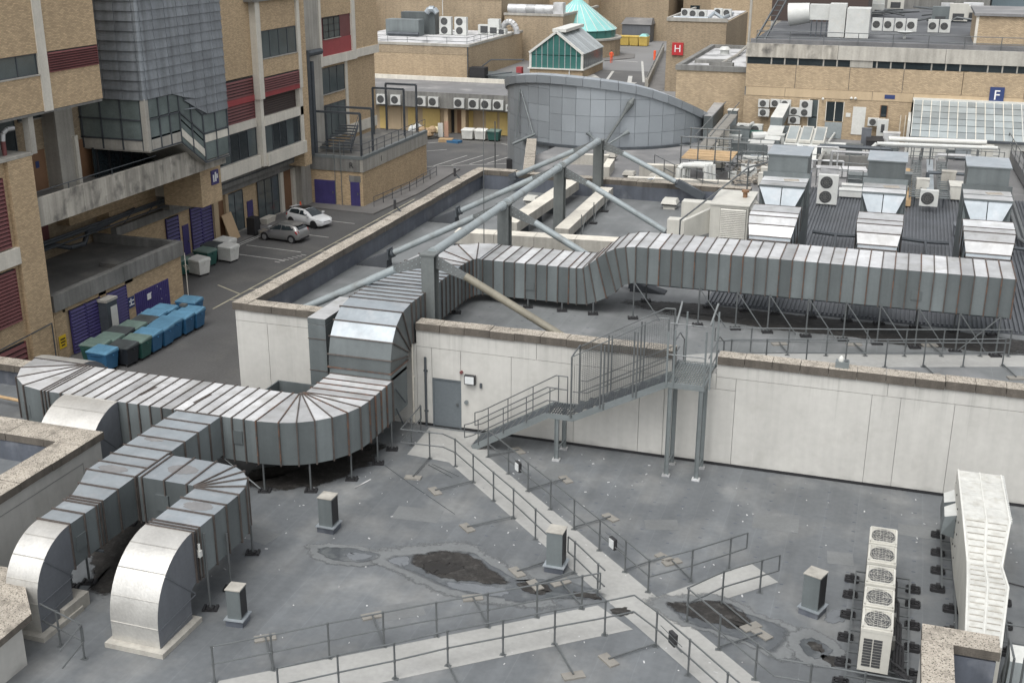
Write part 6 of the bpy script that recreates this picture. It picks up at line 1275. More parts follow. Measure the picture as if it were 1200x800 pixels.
t = thing('pipe_bridge', 'long white horizontal pipe bridge with hooped end behind the intakes', 'pipe', (1,84.6,3.1)); part(t,'pipe',MB().path([(-1.9,84.3,3.1),(-1.9,84.3,4.3),(-1.5,84.35,4.7),(6.2,85.2,4.7)],.13,10),'white_unit',True); part(t,'pipe',MB().path([(-.8,85.0,4.95),(5.5,85.7,4.95)],.17,10),'white_panel',True)
for x in (-1,2,5): part(t,'stand',MB().box(x-.06,x+.06,84.6,84.75,3.05,4.6),'steel')
for k, (x, y, sx, sy, sz, z, m_, lb) in enumerate(((-2.3,77,1.2,1.0,.8,3.2,'duct_grey','grey box beside the hooped white pipe'),(5.0,79,1.6,1.4,1.3,3.2,'duct_grey','grey louvred box next to the twin pale pipes'),(3.6,75.4,1.0,1.6,.9,3.2,'cream','small cream box behind the outer intake'),(-2.4,73.6,1.6,.7,.5,3.2,'white_unit','white flat box between two intakes'),(-2.2,75.3,1.9,.6,.45,3.2,'white_unit','second white flat box behind the twin-fan condenser'),(-.5,66,1.2,.8,.5,3.2,'duct_dark','dark box behind the middle intake'),(3.8,66,1.2,.9,.6,3.2,'duct_dark','dark box behind the outer intake'))):
    t = thing('plant_box', lb, 'plant', (x,y,z)); part(t,'casing',MB().obox((x,y,z+.08),sx,sy,sz-.12,.03),[m_,'galv_top' if m_ != 'cream' else 'cream']); part(t,'lid',MB().obox((x,y,z+sz-.04),sx+.06,sy+.06,.04,.03),m_); part(t,'skid',MB().obox((x,y,z),sx*.9,sy*.8,.08,.03),'steel_dark')
# ---- cluttered roof between drum and brick wall
t = thing('box_duct', 'long grey sloped box duct standing right of the zinc drum', 'duct', (-14,94,3.06)); part(t,'duct_section',MB().hexa([(-14.3,90.2,4.0),(-13.6,90.2,4.0),(-13.7,97,4.4),(-14.5,97,4.4)],[(-14.3,90.2,5.05),(-13.6,90.2,5.05),(-13.7,97,5.3),(-14.5,97,5.3)]),['duct_grey','galv_top']); part(t,'down_leg',MB().box(-14.3,-13.6,90.2,91.2,3.06,4.0),'duct_grey'); part(t,'fan',MB().tube((-13.3,92.5,3.6),(-12.8,92.5,3.6),.55,14),'duct_dark',True)
t = thing('switch_cabinet', 'grey upright cabinet on the roof by the brick wall corner', 'cabinet', (-12.6,93.6,3.06)); part(t,'casing',MB().box(-12.95,-12.25,93.2,94.0,3.06,5.1),'duct_grey'); part(t,'lid',MB().box(-13.0,-12.2,93.15,94.05,5.1,5.16),'white_panel')
t = thing('white_duct', 'white stepped duct elbowing across the rear roof by the wall units', 'duct', (-9,90,3.06)); part(t,'upper_section',MB().hexa([(-9.5,91.6,4.2),(-8.6,91.6,4.2),(-8.4,94.6,4.9),(-9.2,94.6,4.9)],[(-9.5,91.6,5.0),(-8.6,91.6,5.0),(-8.4,94.6,5.7),(-9.2,94.6,5.7)]),['duct_grey','white_unit']); part(t,'middle_section',MB().hexa([(-9.4,87.5,3.3),(-8.3,87.5,3.3),(-8.4,91.6,3.6),(-9.5,91.6,3.6)],[(-9.4,87.5,4.0),(-8.3,87.5,4.0),(-8.4,91.6,4.4),(-9.5,91.6,4.4)]),['duct_grey','white_unit']); part(t,'lower_section',MB().box(-10.5,-8.6,85.6,87.5,3.15,3.95),['duct_grey','white_unit']); part(t,'outlet',MB().tube((-10.5,89,3.9),(-9.5,89.5,3.9),.35,10),'white_unit',True)
t = thing('rooflight_bank', 'white sloped upstand carrying three tilted rooflights', 'rooflight', (-6.6,88,3.06)); part(t,'upstand',MB().hexa([(-8.1,85.6,3.06),(-5.0,85.6,3.06),(-5.2,90,3.06),(-8.1,90,3.06)],[(-7.9,86.5,3.9),(-5.1,86.5,3.9),(-5.2,90,4.6),(-7.9,90,4.6)]),['white_unit','white_unit'])
for k in range(3):
    x = -7.85+k*.95; part(t,'rooflight',MB().hexa([(x,86.8,4.02),(x+.8,86.8,4.02),(x+.8,89.6,4.58),(x,89.6,4.58)],[(x,86.8,4.2),(x+.8,86.8,4.2),(x+.8,89.6,4.8),(x,89.6,4.8)]),'cream'); part(t,'pane',MB().hexa([(x+.08,87,4.24),(x+.72,87,4.24),(x+.72,89.4,4.755),(x+.08,89.4,4.755)],[(x+.08,87,4.27),(x+.72,87,4.27),(x+.72,89.4,4.79),(x+.08,89.4,4.79)]),'glass_pale')
for k in range(8): part(t,'seam',MB().beam((-7.95+k*.4,85.75,3.15),(-7.8+k*.38,86.5,3.9),.03,.03),'galv')
for k, (x, z, f, w_, lb) in enumerate(((-10.4,5.25,1,.85,'upper wall condenser nearest the brick corner'),(-10.35,4.55,1,.85,'lower wall condenser nearest the brick corner'),(-9.5,5.3,1,.8,'wall condenser partly hidden behind the white duct'),(-8.75,5.3,1,.8,'second wall condenser behind the white duct'),(-8.0,4.75,1,.85,'wall condenser beside the twin-fan unit, upper'),(-8.0,4.1,1,.9,'wall condenser below its twin beside the twin-fan unit'),(-2.1,4.25,1,.85,'lone wall condenser beside the white board'))): ac(lb, x, 94.65, z, w_, .62, .35, 1, -1, f)
ac('twin-fan wall condenser between single units and glazed door', -7.2, 94.65, 4.7, .95, 1.25, .4, 1, -1, 2)
for k, (x, lb) in enumerate(((-11.6,'boxy white condenser on the roof below the wall units'),(-10.6,'second boxy white condenser below the wall units'))): ac(lb, x, 92.6, 3.5, .95, .75, .7, 1, -1, 1)
solo('equipment_rack', MB().box(-12.2,-10.0,91.2,92.0,3.06,3.9), 'bin_green', 'dark green cased plant below the boxy white condensers', 'plant', None, (-11,91.6,3.06))
# access platform, planked ramp, pipes, rubble
t = thing('access_platform', 'scaffold-like access platform with timber boards and tube rails', 'platform', (-12.2,78,3.06))
for x in (-13.4,-12.3,-11.2,-10.2):
    for y in (76,79.5): part(t,'standard',MB().tube((x,y,3.06),(x,y,5.9),.045,6),'steel')
for z in (4.4,5.3,5.85):
    for y in (76,79.5): part(t,'ledger',MB().tube((-13.5,y,z),(-10.1,y,z),.04,6),'steel')
for k in range(4): part(t,'board',MB().box(-13.4,-10.2,76.1+k*.85,76.8+k*.85,4.42,4.5),'timber')
t = thing('plank_ramp', 'sloping boarded ramp with pale side climbing behind the platform', 'ramp', (-12.5,84,3.06))
for k in range(8): a = lerp((-12.6,79.5,4.4),(-12.2,90,5.3),k/8); b = lerp((-12.6,79.5,4.4),(-12.2,90,5.3),(k+.95)/8); part(t,'plank',MB().beam(a,b,.9,.08),'slab')
part(t,'side_rail',MB().path([(-13.1,79.5,5.4),(-12.7,90,6.2)],.04,6).path([(-12.1,79.5,5.4),(-11.7,90,6.2)],.04,6),'steel'); part(t,'trestle',MB().box(-12.8,-12.0,82,82.2,3.06,4.5).box(-12.7,-11.9,87,87.2,3.06,4.9),'white_trim')
t = thing('pipe_cluster', 'fat white lagged pipes looping down in front of the platform', 'pipes', (-12.3,74.5,3.06))
for k in range(3): part(t,'pipe',MB().path([(-13.2+k*.25,74.3+k*.3,3.1),(-13.2+k*.25,74.3+k*.3,4.1),(-13.0+k*.3,74.6+k*.3,4.3),(-11.6+k*.2,74.8+k*.3,4.3),(-11.5+k*.2,74.8+k*.3,3.1)],.17,10),'white_unit',True)
thin_rail('galvanised railing slanting past the white pipe loops', [(-15.5,78),(-13.6,75),(-10.4,72.5)], 3.1, 1.1, 'steel', 1.5)
thin_rail('galvanised railing round the sunken plant well', [(-10.2,81.5),(-7.2,81),(-6.6,76.3)], 3.1, 1.1, 'steel', 1.3)
thin_rail('galvanised railing behind the plant well near the white duct', [(-13.4,83.5),(-10.2,83.8),(-6.8,84.2)], 3.1, 1.2, 'steel', 1.3)
mb = MB()
for i in range(420):
    x, y = rnd.uniform(-10.3,-6.6), rnd.uniform(75.5,82.5); s = rnd.uniform(.05,.22); mb.obox((x,y,3.05+rnd.uniform(0,.25)),s*2,s,s,rnd.uniform(0,3))
struct('rubble', mb, 'rubble', 'stuff')
mb = MB()
for i in range(60):
    a = (rnd.uniform(-11,-6.5), rnd.uniform(75,84), rnd.uniform(3.2,3.8)); mb.tube(a,(a[0]+rnd.uniform(-1.2,1.2),a[1]+rnd.uniform(-1.5,1.5),a[2]+rnd.uniform(-.1,.4)),.03,5)
struct('pipe_scraps', mb, 'steel', 'stuff')
for k, (x, y, sx, sy, h, m_, lb) in enumerate(((-9.4,79.3,1.0,2.6,.35,'white_unit','white flat duct section lying in the plant well'),(-8.6,82.8,3.4,.7,.5,'white_unit','bent white duct run at the back of the plant well'),(-7.3,79.8,.7,3.2,.4,'white_unit','white duct panel beside the plant well rail'),(-10.9,86.2,1.2,1.0,.9,'duct_grey','grey plant box behind the plant well'),(-11.8,88.5,1.2,.9,1.0,'white_unit','tall white plant box beyond the boarded ramp'),(-3.5,80.5,3.2,1.2,.5,'roof_pale','long pale panel on the rear roof'),(-3.2,83.4,4.2,.5,.8,'concrete_dark','dark slotted kerb wall behind the pale panel'),(-4.2,88,1.6,3.6,.4,'roof_grey','grey ramped slab beside the rooflights'),(-1.8,91.5,1.2,2.2,.8,'black','stack of black crates at the foot of the brick wall'))):
    if 'duct' in lb or 'panel' in lb:
        t = thing('duct_piece', lb, 'duct', (x,y,3.06)); part(t,'sheet',MB().obox((x,y,3.14),sx,sy,h,.15),[m_,m_]); part(t,'joint',MB().obox((x,y,3.13),.06,sy+.04,h+.03,.15),'steel'); part(t,'bearer',MB().obox((x,y,3.06),sx*.7,sy*.7,.08,.15),'steel_dark')
    else:
        t = thing('roof_block', lb, 'plant', (x,y,3.06)); part(t,'casing',MB().obox((x,y,3.06),sx,sy,h-.06,.04),m_); part(t,'lid',MB().obox((x,y,3.0+h),sx+.06,sy+.06,.06,.04),m_)
solo('cable_drum', MB().tube((-4.6,84.8,4.0),(-4.6,84.9,4.0),.48,18).tube((-4.6,84.6,4.0),(-4.6,84.7,4.0),.48,18).tube((-4.6,84.7,4.0),(-4.6,84.8,4.0),.38,14).box(-4.7,-4.5,84.6,84.9,3.06,3.6), 'white_unit', 'white hose reel ring standing on the dark kerb wall', 'reel', None, (-4.6,84.8,3.06))
# packed small plant between drum and brick wall
for k in range(34):
    x, y = rnd.uniform(-12.8,6.0), rnd.uniform(74.5,92.5); s = rnd.uniform(.5,1.3); h = rnd.uniform(.4,1.3); m_ = rnd.choice(['white_unit','duct_grey','galv_top','cream','duct_dark','concrete','galv'])
    cw = dict(white_unit='white',duct_grey='grey',galv_top='pale silver',cream='cream',duct_dark='dark grey',concrete='concrete-coloured',galv='silver')[m_]; t = thing('plant_box', 'small '+cw+' plant box among rooftop pipework before the brick wall', 'plant', (x,y,3.06), 'small '+cw+' plant boxes before the brick wall'); part(t,'casing',MB().obox((x,y,3.2),s,s*.7,h,rnd.uniform(-.1,.1)),m_); part(t,'lid',MB().obox((x,y,3.2+h),s*1.05,s*.75,.04,0),m_); part(t,'skid',MB().obox((x,y,3.06),s*.8,s*.6,.14,0),'steel_dark')
for k in range(16):
    x, y = rnd.uniform(-12.8,3), rnd.uniform(74.5,92); L_ = rnd.uniform(1.5,5); z = rnd.uniform(3.3,4.6); r = rnd.uniform(.05,.16)
    if k % 2: pts = [(x,y,3.06),(x,y,z),(x+L_,y+.2,z),(x+L_,y+.2,3.06)]
    else: pts = [(x,y,3.06),(x,y,z),(x+.2,y+L_,z),(x+.2,y+L_,3.06)]
    pm = rnd.choice(['steel','white_unit','galv_top','steel_dark','lagging']); cw = dict(steel='grey',white_unit='white',galv_top='pale silver',steel_dark='black',lagging='cream lagged')[pm]
    solo('pipe_loop', MB().path(pts, r, 8), pm, cw+' bent pipe bridging the plant boxes before the brick wall', 'pipe', cw+' pipes before the brick wall', (x,y,3.06), True)
for k, (a, b, z) in enumerate((((-12.5,86.5),(-8.5,86.2),3.1),((-5.5,79.5),(-1.8,79.2),3.1),((-4.8,76.4),(-2.0,76.4),3.2),((3.2,86.4),(6.8,86.6),3.1),((-1.2,81.8),(3.0,82.0),3.9),((-6.4,84.6),(-2.2,84.7),3.1))): thin_rail(['guard rail beside the boxed plant below the wall units','guard rail between the plant well and long pale panel','low guard rail behind the twin-fan condenser','guard rail in front of the lean-to base','raised guard rail over the cable ladders','guard rail before the dark slotted kerb wall'][k], [a,b], z, 1.1, 'steel', 1.1)
# ================================================================== long brick building with the F sign
B = thing('brick_building', 'long tan brick building with weathered concrete parapet and F sign', 'building', (0,97,3)); Y = 95.0
xs = [-12.0,-8.2,-4.2,-.3,3.9,8.2,13,20]
part(B,'wall_core',MB().box(-12,.5,Y+.06,140,3,9.9).box(.5,4.2,Y+1.5,140,3,9.9).box(4.2,26,Y+.06,140,3,9.9),'concrete_dark')
for a, b in zip(xs, xs[1:]): part(B,'brick_panel',MB().box(a+.02,b-.02,Y,Y+.1,6.78,8.5),'brick_far')
for a, b in ((-11.9,-8.9),(-8.9,-2.4),(-2.4,.55),(.55,8.2),(8.2,20)): part(B,'band_panel',MB().box(a+.015,b-.015,Y-.03,Y+.1,6.12,6.76),'brick_soft')
part(B,'brick_panel',MB().box(-12,.5,Y,Y+.1,3,6.1),'brick_far'); part(B,'brick_panel',MB().box(4.2,20,Y,Y+.1,3,6.1),'brick_far')
wx = -12; k = 0
while wx < 20:
    w_ = (1.9,1.0,1.0)[k % 3]; o = part(B,'window',MB().box(wx+.06,wx+w_-.06,Y+.02,Y+.08,8.55,9.02),'glass'); part(B,'mullion',MB().box(wx-.05,wx+.05,Y-.02,Y+.1,8.5,9.05),'concrete'); wx += w_; k += 1
for a, b in zip([-12.1,-5.2,2.5,12],[-5.2,2.5,12,20]): part(B,'parapet_panel',MB().hexa([(a+.015,Y-.12,9.05),(b-.015,Y-.12,9.05),(b-.015,Y+.35,9.05),(a+.015,Y+.35,9.05)],[(a+.015,Y+.02,10.05),(b-.015,Y+.02,10.05),(b-.015,Y+.35,10.05),(a+.015,Y+.35,10.05)]),'concrete_stain' if a < -12 else 'concrete')
part(B,'roof',MB().box(-12,20,Y+.4,140,9.9,9.96),'roof_dark'); part(B,'kerb',MB().box(-12,20,Y+1.6,Y+1.9,9.96,10.25),'roof_grey')
part(B,'infill_panel',MB().box(-4.2,-2.6,Y-.03,Y+.02,8.52,9.04),'concrete')
o = win_y(B,Y-.02,-7.0,-6.3,3.3,6.0,1,2,'glass_grey','white_trim',.02); o = win_y(B,Y-.02,-5.7,-4.4,4.4,5.9,2,1,'glass','white_trim',.02); part(B,'hatch_panel',MB().box(-5.7,-4.4,Y-.06,Y,3.1,4.35),'glass_pale')
part(B,'board',MB().box(-3.7,-2.75,Y-.05,Y,3.5,5.6),'white_panel'); part(B,'notice',MB().box(-4.2,-3.85,Y-.04,Y,4.8,5.1),'white_panel'); o = win_y(B,Y-.02,-1.7,-1.2,4.9,5.8,1,1,'glass','copper_wood',.02)
part(B,'doorway',MB().box(.55,4.2,Y+1.3,Y+1.5,3,6.0),'glass'); part(B,'door_sign',MB().box(-1.5,-.75,Y-.06,Y-.03,6.3,6.6),'sign_blue')
for k in range(4): part(B,'screen_frame',MB().box(-.2+k*.35,-.15+k*.35,Y-.5,Y-.45,3.06,5.2),'white_trim')
t = thing('letter_sign', 'square dark blue sign with white letter F on the brick wall', 'sign', (6.35,94.95,6.5)); part(t,'panel',MB().box(5.85,6.85,94.88,94.99,6.3,7.5),'sign_blue'); letters(t,'F',1.0,(6.35,94.87,6.9),(PI/2,0,0),'sign_white','letter')
for k, x in enumerate((-6.0,-3.9,-3.6)): t = thing('wall_lamp', ['small white wall lamp above the white-framed windows','left of two small lamps above the white board','right of two small lamps above the white board'][k], 'lamp', (x,94.9,6.0)); part(t,'globe',MB().lathe([(.03,-.1),(.11,-.04),(.11,.04),(.03,.1)],(x,94.8,6.25 if k else 6.1),10),'white_panel',True); part(t,'arm',MB().beam((x,94.8,6.2),(x,95,6.2),.04,.04),'steel_dark')
t = thing('vending_cabinet', 'white upright cabinet beside the doorway in the brick wall', 'cabinet', (-1.4,93.9,3.06)); part(t,'casing',MB().box(-1.8,-1.0,93.5,94.3,3.06,4.9),'white_unit'); part(t,'slot',MB().box(-1.5,-1.25,93.47,93.5,4.0,4.6),'grille')
solo('white_screen', MB().box(.35,.55,90.5,94.9,3.06,5.4), 'white_panel', 'tall white screen panel at the end of the glazed lean-to', 'panel', None, (.45,92.7,3.06))
# glazed lean-to
G_ = thing('glazed_lean_to', 'long patched-glass lean-to with white base against the brick wall', 'greenhouse', (6,92.5,3)); ya, za, yb, zb = 94.75, 6.4, 89.2, 4.5
part(G_,'base_wall',MB().box(.6,22,89.25,89.5,3.05,4.45),'white_panel'); part(G_,'ridge_flashing',MB().box(.55,22,94.6,94.98,6.3,6.5),'white_panel'); part(G_,'gutter',MB().box(.55,22,88.95,89.25,4.38,4.52),'steel_dark'); part(G_,'backing',MB().hexa([(.7,yb+.1,zb-.25),(22,yb+.1,zb-.25),(22,ya,za-.25),(.7,ya,za-.25)],[(.7,yb+.1,zb-.15),(22,yb+.1,zb-.15),(22,ya,za-.15),(.7,ya,za-.15)]),'glass_pale')
NPX = 17
for i in range(NPX):
    for j in range(6):
        x = .65+i*.62; f0, f1 = j/6+.008, (j+1)/6-.008; z = lambda f: zb+(za-zb)*f; y = lambda f: yb+(ya-yb)*f
        part(G_,'pane',MB().hexa([(x+.03,y(f0),z(f0)),(x+.59,y(f0),z(f0)),(x+.59,y(f1),z(f1)),(x+.03,y(f1),z(f1))],[(x+.03,y(f0),z(f0)+.02),(x+.59,y(f0),z(f0)+.02),(x+.59,y(f1),z(f1)+.02),(x+.03,y(f1),z(f1)+.02)]),'glass_pale')
    part(G_,'glazing_bar',MB().beam((.65+i*.62,yb,zb+.03),(.65+i*.62,ya,za+.03),.05,.06),'white_trim' if i % 3 else 'white_panel')
thin_rail('tube railing along the foot of the glazed lean-to', [(.8,88.5),(6.6,88.5)], 3.1, 1.0, 'steel', 1.4); solo('catwalk', MB().box(8,11,86,90,3.1,3.9), 'roof_grey', 'dark ramped catwalk slab in front of the lean-to', 'catwalk', None, (9,88,3.1))
# roof plant on the long brick building
t = thing('roof_duct', 'white boxy roof duct with curved end on the long brick building', 'duct', (-7,104,9.96)); part(t,'box_section',MB().box(-5.2,-3.4,102.5,105,10,12.3),['white_unit','white_unit']); part(t,'box_section',MB().box(-6.6,-5.3,102.9,104.6,10,12.6),['white_unit','white_unit']); part(t,'link',MB().box(-8.2,-6.6,103.2,104.4,11.3,12.5),['white_unit','white_unit']); part(t,'curved_end',MB().tube((-9.9,103.8,11.6),(-8.2,103.8,11.8),.95,14,.8),'white_unit',True)
for k in range(4): part(t,'leg',MB().box(-8.0+k*.4,-7.92+k*.4,103.2,103.3,9.96,11.3),'steel_dark')
for k in range(6): ac(['first','second','third','fourth','fifth','sixth'][k]+' condenser from the white roof duct in the rooftop row', -3.0+k*.95 if k < 4 else -2.2+k*.95, 110.5, 9.96, .85, 1.1, .4, 1, -1, 1, 'row of condensers on the brick building roof')
thin_rail('pale low railing behind the weathered brick building parapet', [(-11.5,96.3),(19,96.3)], 9.96, .95, 'steel', 2.6)
t = thing('penthouse', 'tan brick rooftop penthouse with flat grey lid', 'building', (8,104,9.96)); part(t,'wall',MB().box(4.6,14,101,110,9.96,12.1),'brick_far'); part(t,'roof',MB().box(4.4,14.2,100.8,110.2,12.1,12.3),'roof_grey'); part(t,'corner_trim',MB().box(4.55,4.75,100.95,101.15,9.96,12.1),'white_trim')
t = thing('plant_house', 'dark brown windowless plant house behind the white roof duct', 'building', (-8,122,9.96)); part(t,'wall',MB().box(-13,-4.2,119,130,9.96,17),'brown_wall'); part(t,'coping',MB().box(-13.1,-4.1,118.9,130,17,17.2),'concrete_dark')
t = thing('roof_ladder', 'pale sloping roof ladder beside the brown plant house', 'ladder', (-13,112,9.96)); part(t,'stile',MB().beam((-11.8,98,10),(-11.6,116,13),.1,.2),'steel'); part(t,'stile',MB().beam((-11.1,98,10),(-10.9,116,13),.1,.2),'steel')
for k in range(10): f = (k+.5)/10; part(t,'rung',MB().beam(lerp((-11.8,98,10),(-11.6,116,13),f),lerp((-11.1,98,10),(-10.9,116,13),f),.06,.06),'steel')
solo('antenna_dish', MB().lathe([(.05,0),(.5,.1),(.62,.22)],(-.6,104,10.3),14).box(-.7,-.5,103.9,104.1,9.96,10.35), 'white_unit', 'small white dish lying on the brick building roof', 'dish', None, (-.6,104,9.96), True)
# ================================================================== brick block with H sign
B = thing('brick_block', 'low brick block with debris-strewn pale roof left of the long building', 'building', (-15,104,3)); part(B,'wall',MB().box(-17.6,-12.05,96,113,3,7.7),'brick_far'); part(B,'parapet',MB().box(-17.7,-12.0,95.9,96.3,7.7,8.1),'concrete_dark'); part(B,'parapet',MB().box(-17.7,-17.3,96.3,113,7.7,8.1),'concrete_dark'); part(B,'roof',MB().box(-17.3,-12.05,96.3,113,7.7,7.8),'roof_pale'); part(B,'parapet',MB().box(-17.7,-12.0,113,113.4,7.7,8.1),'concrete_dark')
part(B,'vent',MB().lathe([(.4,0),(.4,.4),(.55,.4),(.3,.65)],(-15.6,108,7.8),12),'white_unit',True); part(B,'pipe',MB().path([(-14.5,99,8.0),(-14.2,106,8.0),(-14.2,113,8.2),(-14.2,113,13)],.12,8),'concrete',True); part(B,'scrap',MB().obox((-15.5,101,7.8),3,1.2,.25,.1).obox((-14.5,99,7.8),2,.4,.3,-.2),'concrete_dark')
B = thing('brick_tower', 'brick block with flat cluttered roof and red H sign', 'building', (-23.5,143,0)); part(B,'wall',MB().box(-27,-20.2,140,158,0,8.0),'brick_dull'); part(B,'roof',MB().box(-26.8,-20.4,140.2,157.8,8.0,8.1),'roof_pale'); part(B,'parapet',MB().box(-27.1,-20.1,139.9,140.2,8,8.4),'concrete'); part(B,'parapet',MB().box(-27.1,-26.8,140.2,158,8,8.4),'concrete')
t = thing('letter_sign', 'red square sign with white letter H on the brick block', 'sign', (-25.6,139.8,4.3)); part(t,'panel',MB().box(-26.3,-25.0,139.75,139.95,4.2,5.6),'sign_red'); letters(t,'H',1.15,(-25.65,139.74,4.9),(PI/2,0,0),'sign_white','letter')
for k in range(5): ac(['first','second','third','fourth','fifth'][k]+' condenser from the red H sign on its block roof', -26+k*1.2, 143+rnd.uniform(0,6), 8.1, 1.0, .9, .5, 1, -1, 1, 'condensers on the H-signed block')
solo('roof_pipes', MB().path([(-26.5,141,8.3),(-22.5,141,8.3),(-22,142,8.9),(-21,142,8.3),(-21,150,8.3)],.2,8), 'galv', 'looping silver pipe on the H-signed brick block roof', 'pipe', None, (-24,141,8.1), True)
# ================================================================== far road deck, pyramid, glasshouse, yard buildings
struct('road_deck', MB().prism([(-28,104),(-19,104),(-19,138),(200,138),(200,700),(-260,700),(-260,141.6),(-28,141.6)],-4.9,0), 'asphalt_far')
struct('ramp_surface', MB().prism([(-45.5,140),(-29.5,140),(-32.2,158),(-46,158)],0.001,.006), 'asphalt')
def mark(poly, mat='paint_white'): struct('road_marking', MB().prism(poly,.007,.013), mat)
for x0, y0, x1, y1, w_ in ((-34.8,141,-37.3,157,.35),(-31,147,-36.2,170,.3),(-45,171,-36.5,168.5,.3)): struct('road_marking', MB().beam((x0,y0,.01),(x1,y1,.01),w_,.006), 'paint_white')
for x0, y0, x1, y1 in ((-44.5,141,-42.5,150),(-42.5,150,-41.2,144),(-41.2,144,-42.2,141),(-44,145,-41.5,147),(-44.4,142.5,-42,143)): struct('road_marking', MB().beam((x0,y0,.01),(x1,y1,.01),.25,.006), 'paint_yellow')
def arrow(x, y, d, s=1.):
    p = [(-.18,-1.8),(.18,-1.8),(.18,.6),(.65,.6),(0,2.0),(-.65,.6),(-.18,.6)]; mark([(x+a*s*d-b*d*s*.35, y+b*s*d*1.7) for a, b in p])
arrow(-37.9,148,1,1.5); arrow(-33.0,148,-1,1.5)
t = thing('ramp_barrier', 'low concrete and steel barrier along the road ramp', 'barrier', (-32,160,0))
for k in range(9): a, b = lerp((-29.6,142),(-36,184),k/9), lerp((-29.6,142),(-36,184),(k+.97)/9); part(t,'barrier_panel',MB().beam((*a,.5),(*b,.5),.4,1.0),'concrete'); part(t,'rail',MB().beam((*a,1.25),(*b,1.25),.08,.12),'steel_dark')
solo('marker_post', MB().box(-35.0,-34.7,172,172.3,0,1.3), 'orange', 'red-orange marker post at the end of the ramp barrier', 'post', None, (-34,172.3,0))
struct('service_path', MB().prism([(-29,140),(-27.2,140),(-30.5,170),(-34.5,186),(-36,186)],0.001,.05), 'pavement')
# glass gable house
B = thing('glass_gable_house', 'small brick hut with white-framed teal glass gable and glazed pitched roof', 'building', (-42.5,152,0)); X0, X1, Yf_, Yb_ = -46.0, -39.2, 148.0, 158.5; ze, zr, zm = 3.0, 5.6, 1.15; xm = (X0+X1)/2
part(B,'brick_base',MB().box(X0-.1,X1+.1,Yf_-.05,Yb_,-1,1.0),'brick_far'); part(B,'sill',MB().box(X0-.3,X1+.3,Yf_-.3,Yb_,1.0,1.15),'white_panel')
n = 9
for i in range(n):
    a, b = X0+(X1-X0)*i/n, X0+(X1-X0)*(i+1)/n; h = lambda x: ze+(zr-ze)*(1-abs(x-xm)/(X1-xm))
    part(B,'pane',MB().hexa([(a+.06,Yf_,zm),(b-.06,Yf_,zm),(b-.06,Yf_+.06,zm),(a+.06,Yf_+.06,zm)],[(a+.06,Yf_,2.7),(b-.06,Yf_,2.7),(b-.06,Yf_+.06,2.7),(a+.06,Yf_+.06,2.7)]),'glass_teal'); part(B,'pane',MB().hexa([(a+.06,Yf_,2.8),(b-.06,Yf_,2.8),(b-.06,Yf_+.06,2.8),(a+.06,Yf_+.06,2.8)],[(a+.06,Yf_,h(a)-.1),(b-.06,Yf_,h(b)-.1),(b-.06,Yf_+.06,h(b)-.1),(a+.06,Yf_+.06,h(a)-.1)]),'glass_teal')
    part(B,'glazing_bar',MB().box(a-.05,a+.05,Yf_-.04,Yf_+.1,zm,h(a)),'glass_pale')
part(B,'core',MB().hexa([(X0+.1,Yf_+.2,zm),(X1-.1,Yf_+.2,zm),(X1-.1,Yf_+.2,ze-.1),(xm,Yf_+.2,zr-.2),(X0+.1,Yf_+.2,ze-.1)],[(X0+.1,Yb_-.1,zm),(X1-.1,Yb_-.1,zm),(X1-.1,Yb_-.1,ze-.1),(xm,Yb_-.1,zr-.2),(X0+.1,Yb_-.1,ze-.1)]),'glass_teal')
for s in (-1,1): part(B,'verge',MB().beam((xm,Yf_-.1,zr+.05),(xm+s*(X1-xm+.15),Yf_-.1,ze),.25,.28),'white_panel'); part(B,'corner_post',MB().box(xm+s*(X1-xm)-.14,xm+s*(X1-xm)+.14,Yf_-.1,Yf_+.2,zm,ze),'white_panel')
for i in range(10):
    y0_, y1_ = Yf_+(Yb_-Yf_)*i/10+.06, Yf_+(Yb_-Yf_)*(i+1)/10-.06
    for s in (-1,1): part(B,'roof_pane',MB().hexa([(xm,y0_,zr),(xm+s*(X1-xm+.2),y0_,ze-.05),(xm+s*(X1-xm+.2),y1_,ze-.05),(xm,y1_,zr)],[(xm,y0_,zr+.06),(xm+s*(X1-xm+.2),y0_,ze+.02),(xm+s*(X1-xm+.2),y1_,ze+.02),(xm,y1_,zr+.06)]),'glass_pale')
    part(B,'side_pane',MB().box(X1-.02,X1+.06,y0_,y1_,zm,ze-.1),'glass_grey')
part(B,'ridge_light',MB().box(xm-.9,xm+.9,Yf_+1.2,Yb_-.5,zr-.1,zr+.3),'white_panel'); part(B,'down_pipe',MB().tube((X1-1.6,Yf_-.15,-1),(X1-1.6,Yf_-.15,1.0),.08,8),'white_panel')
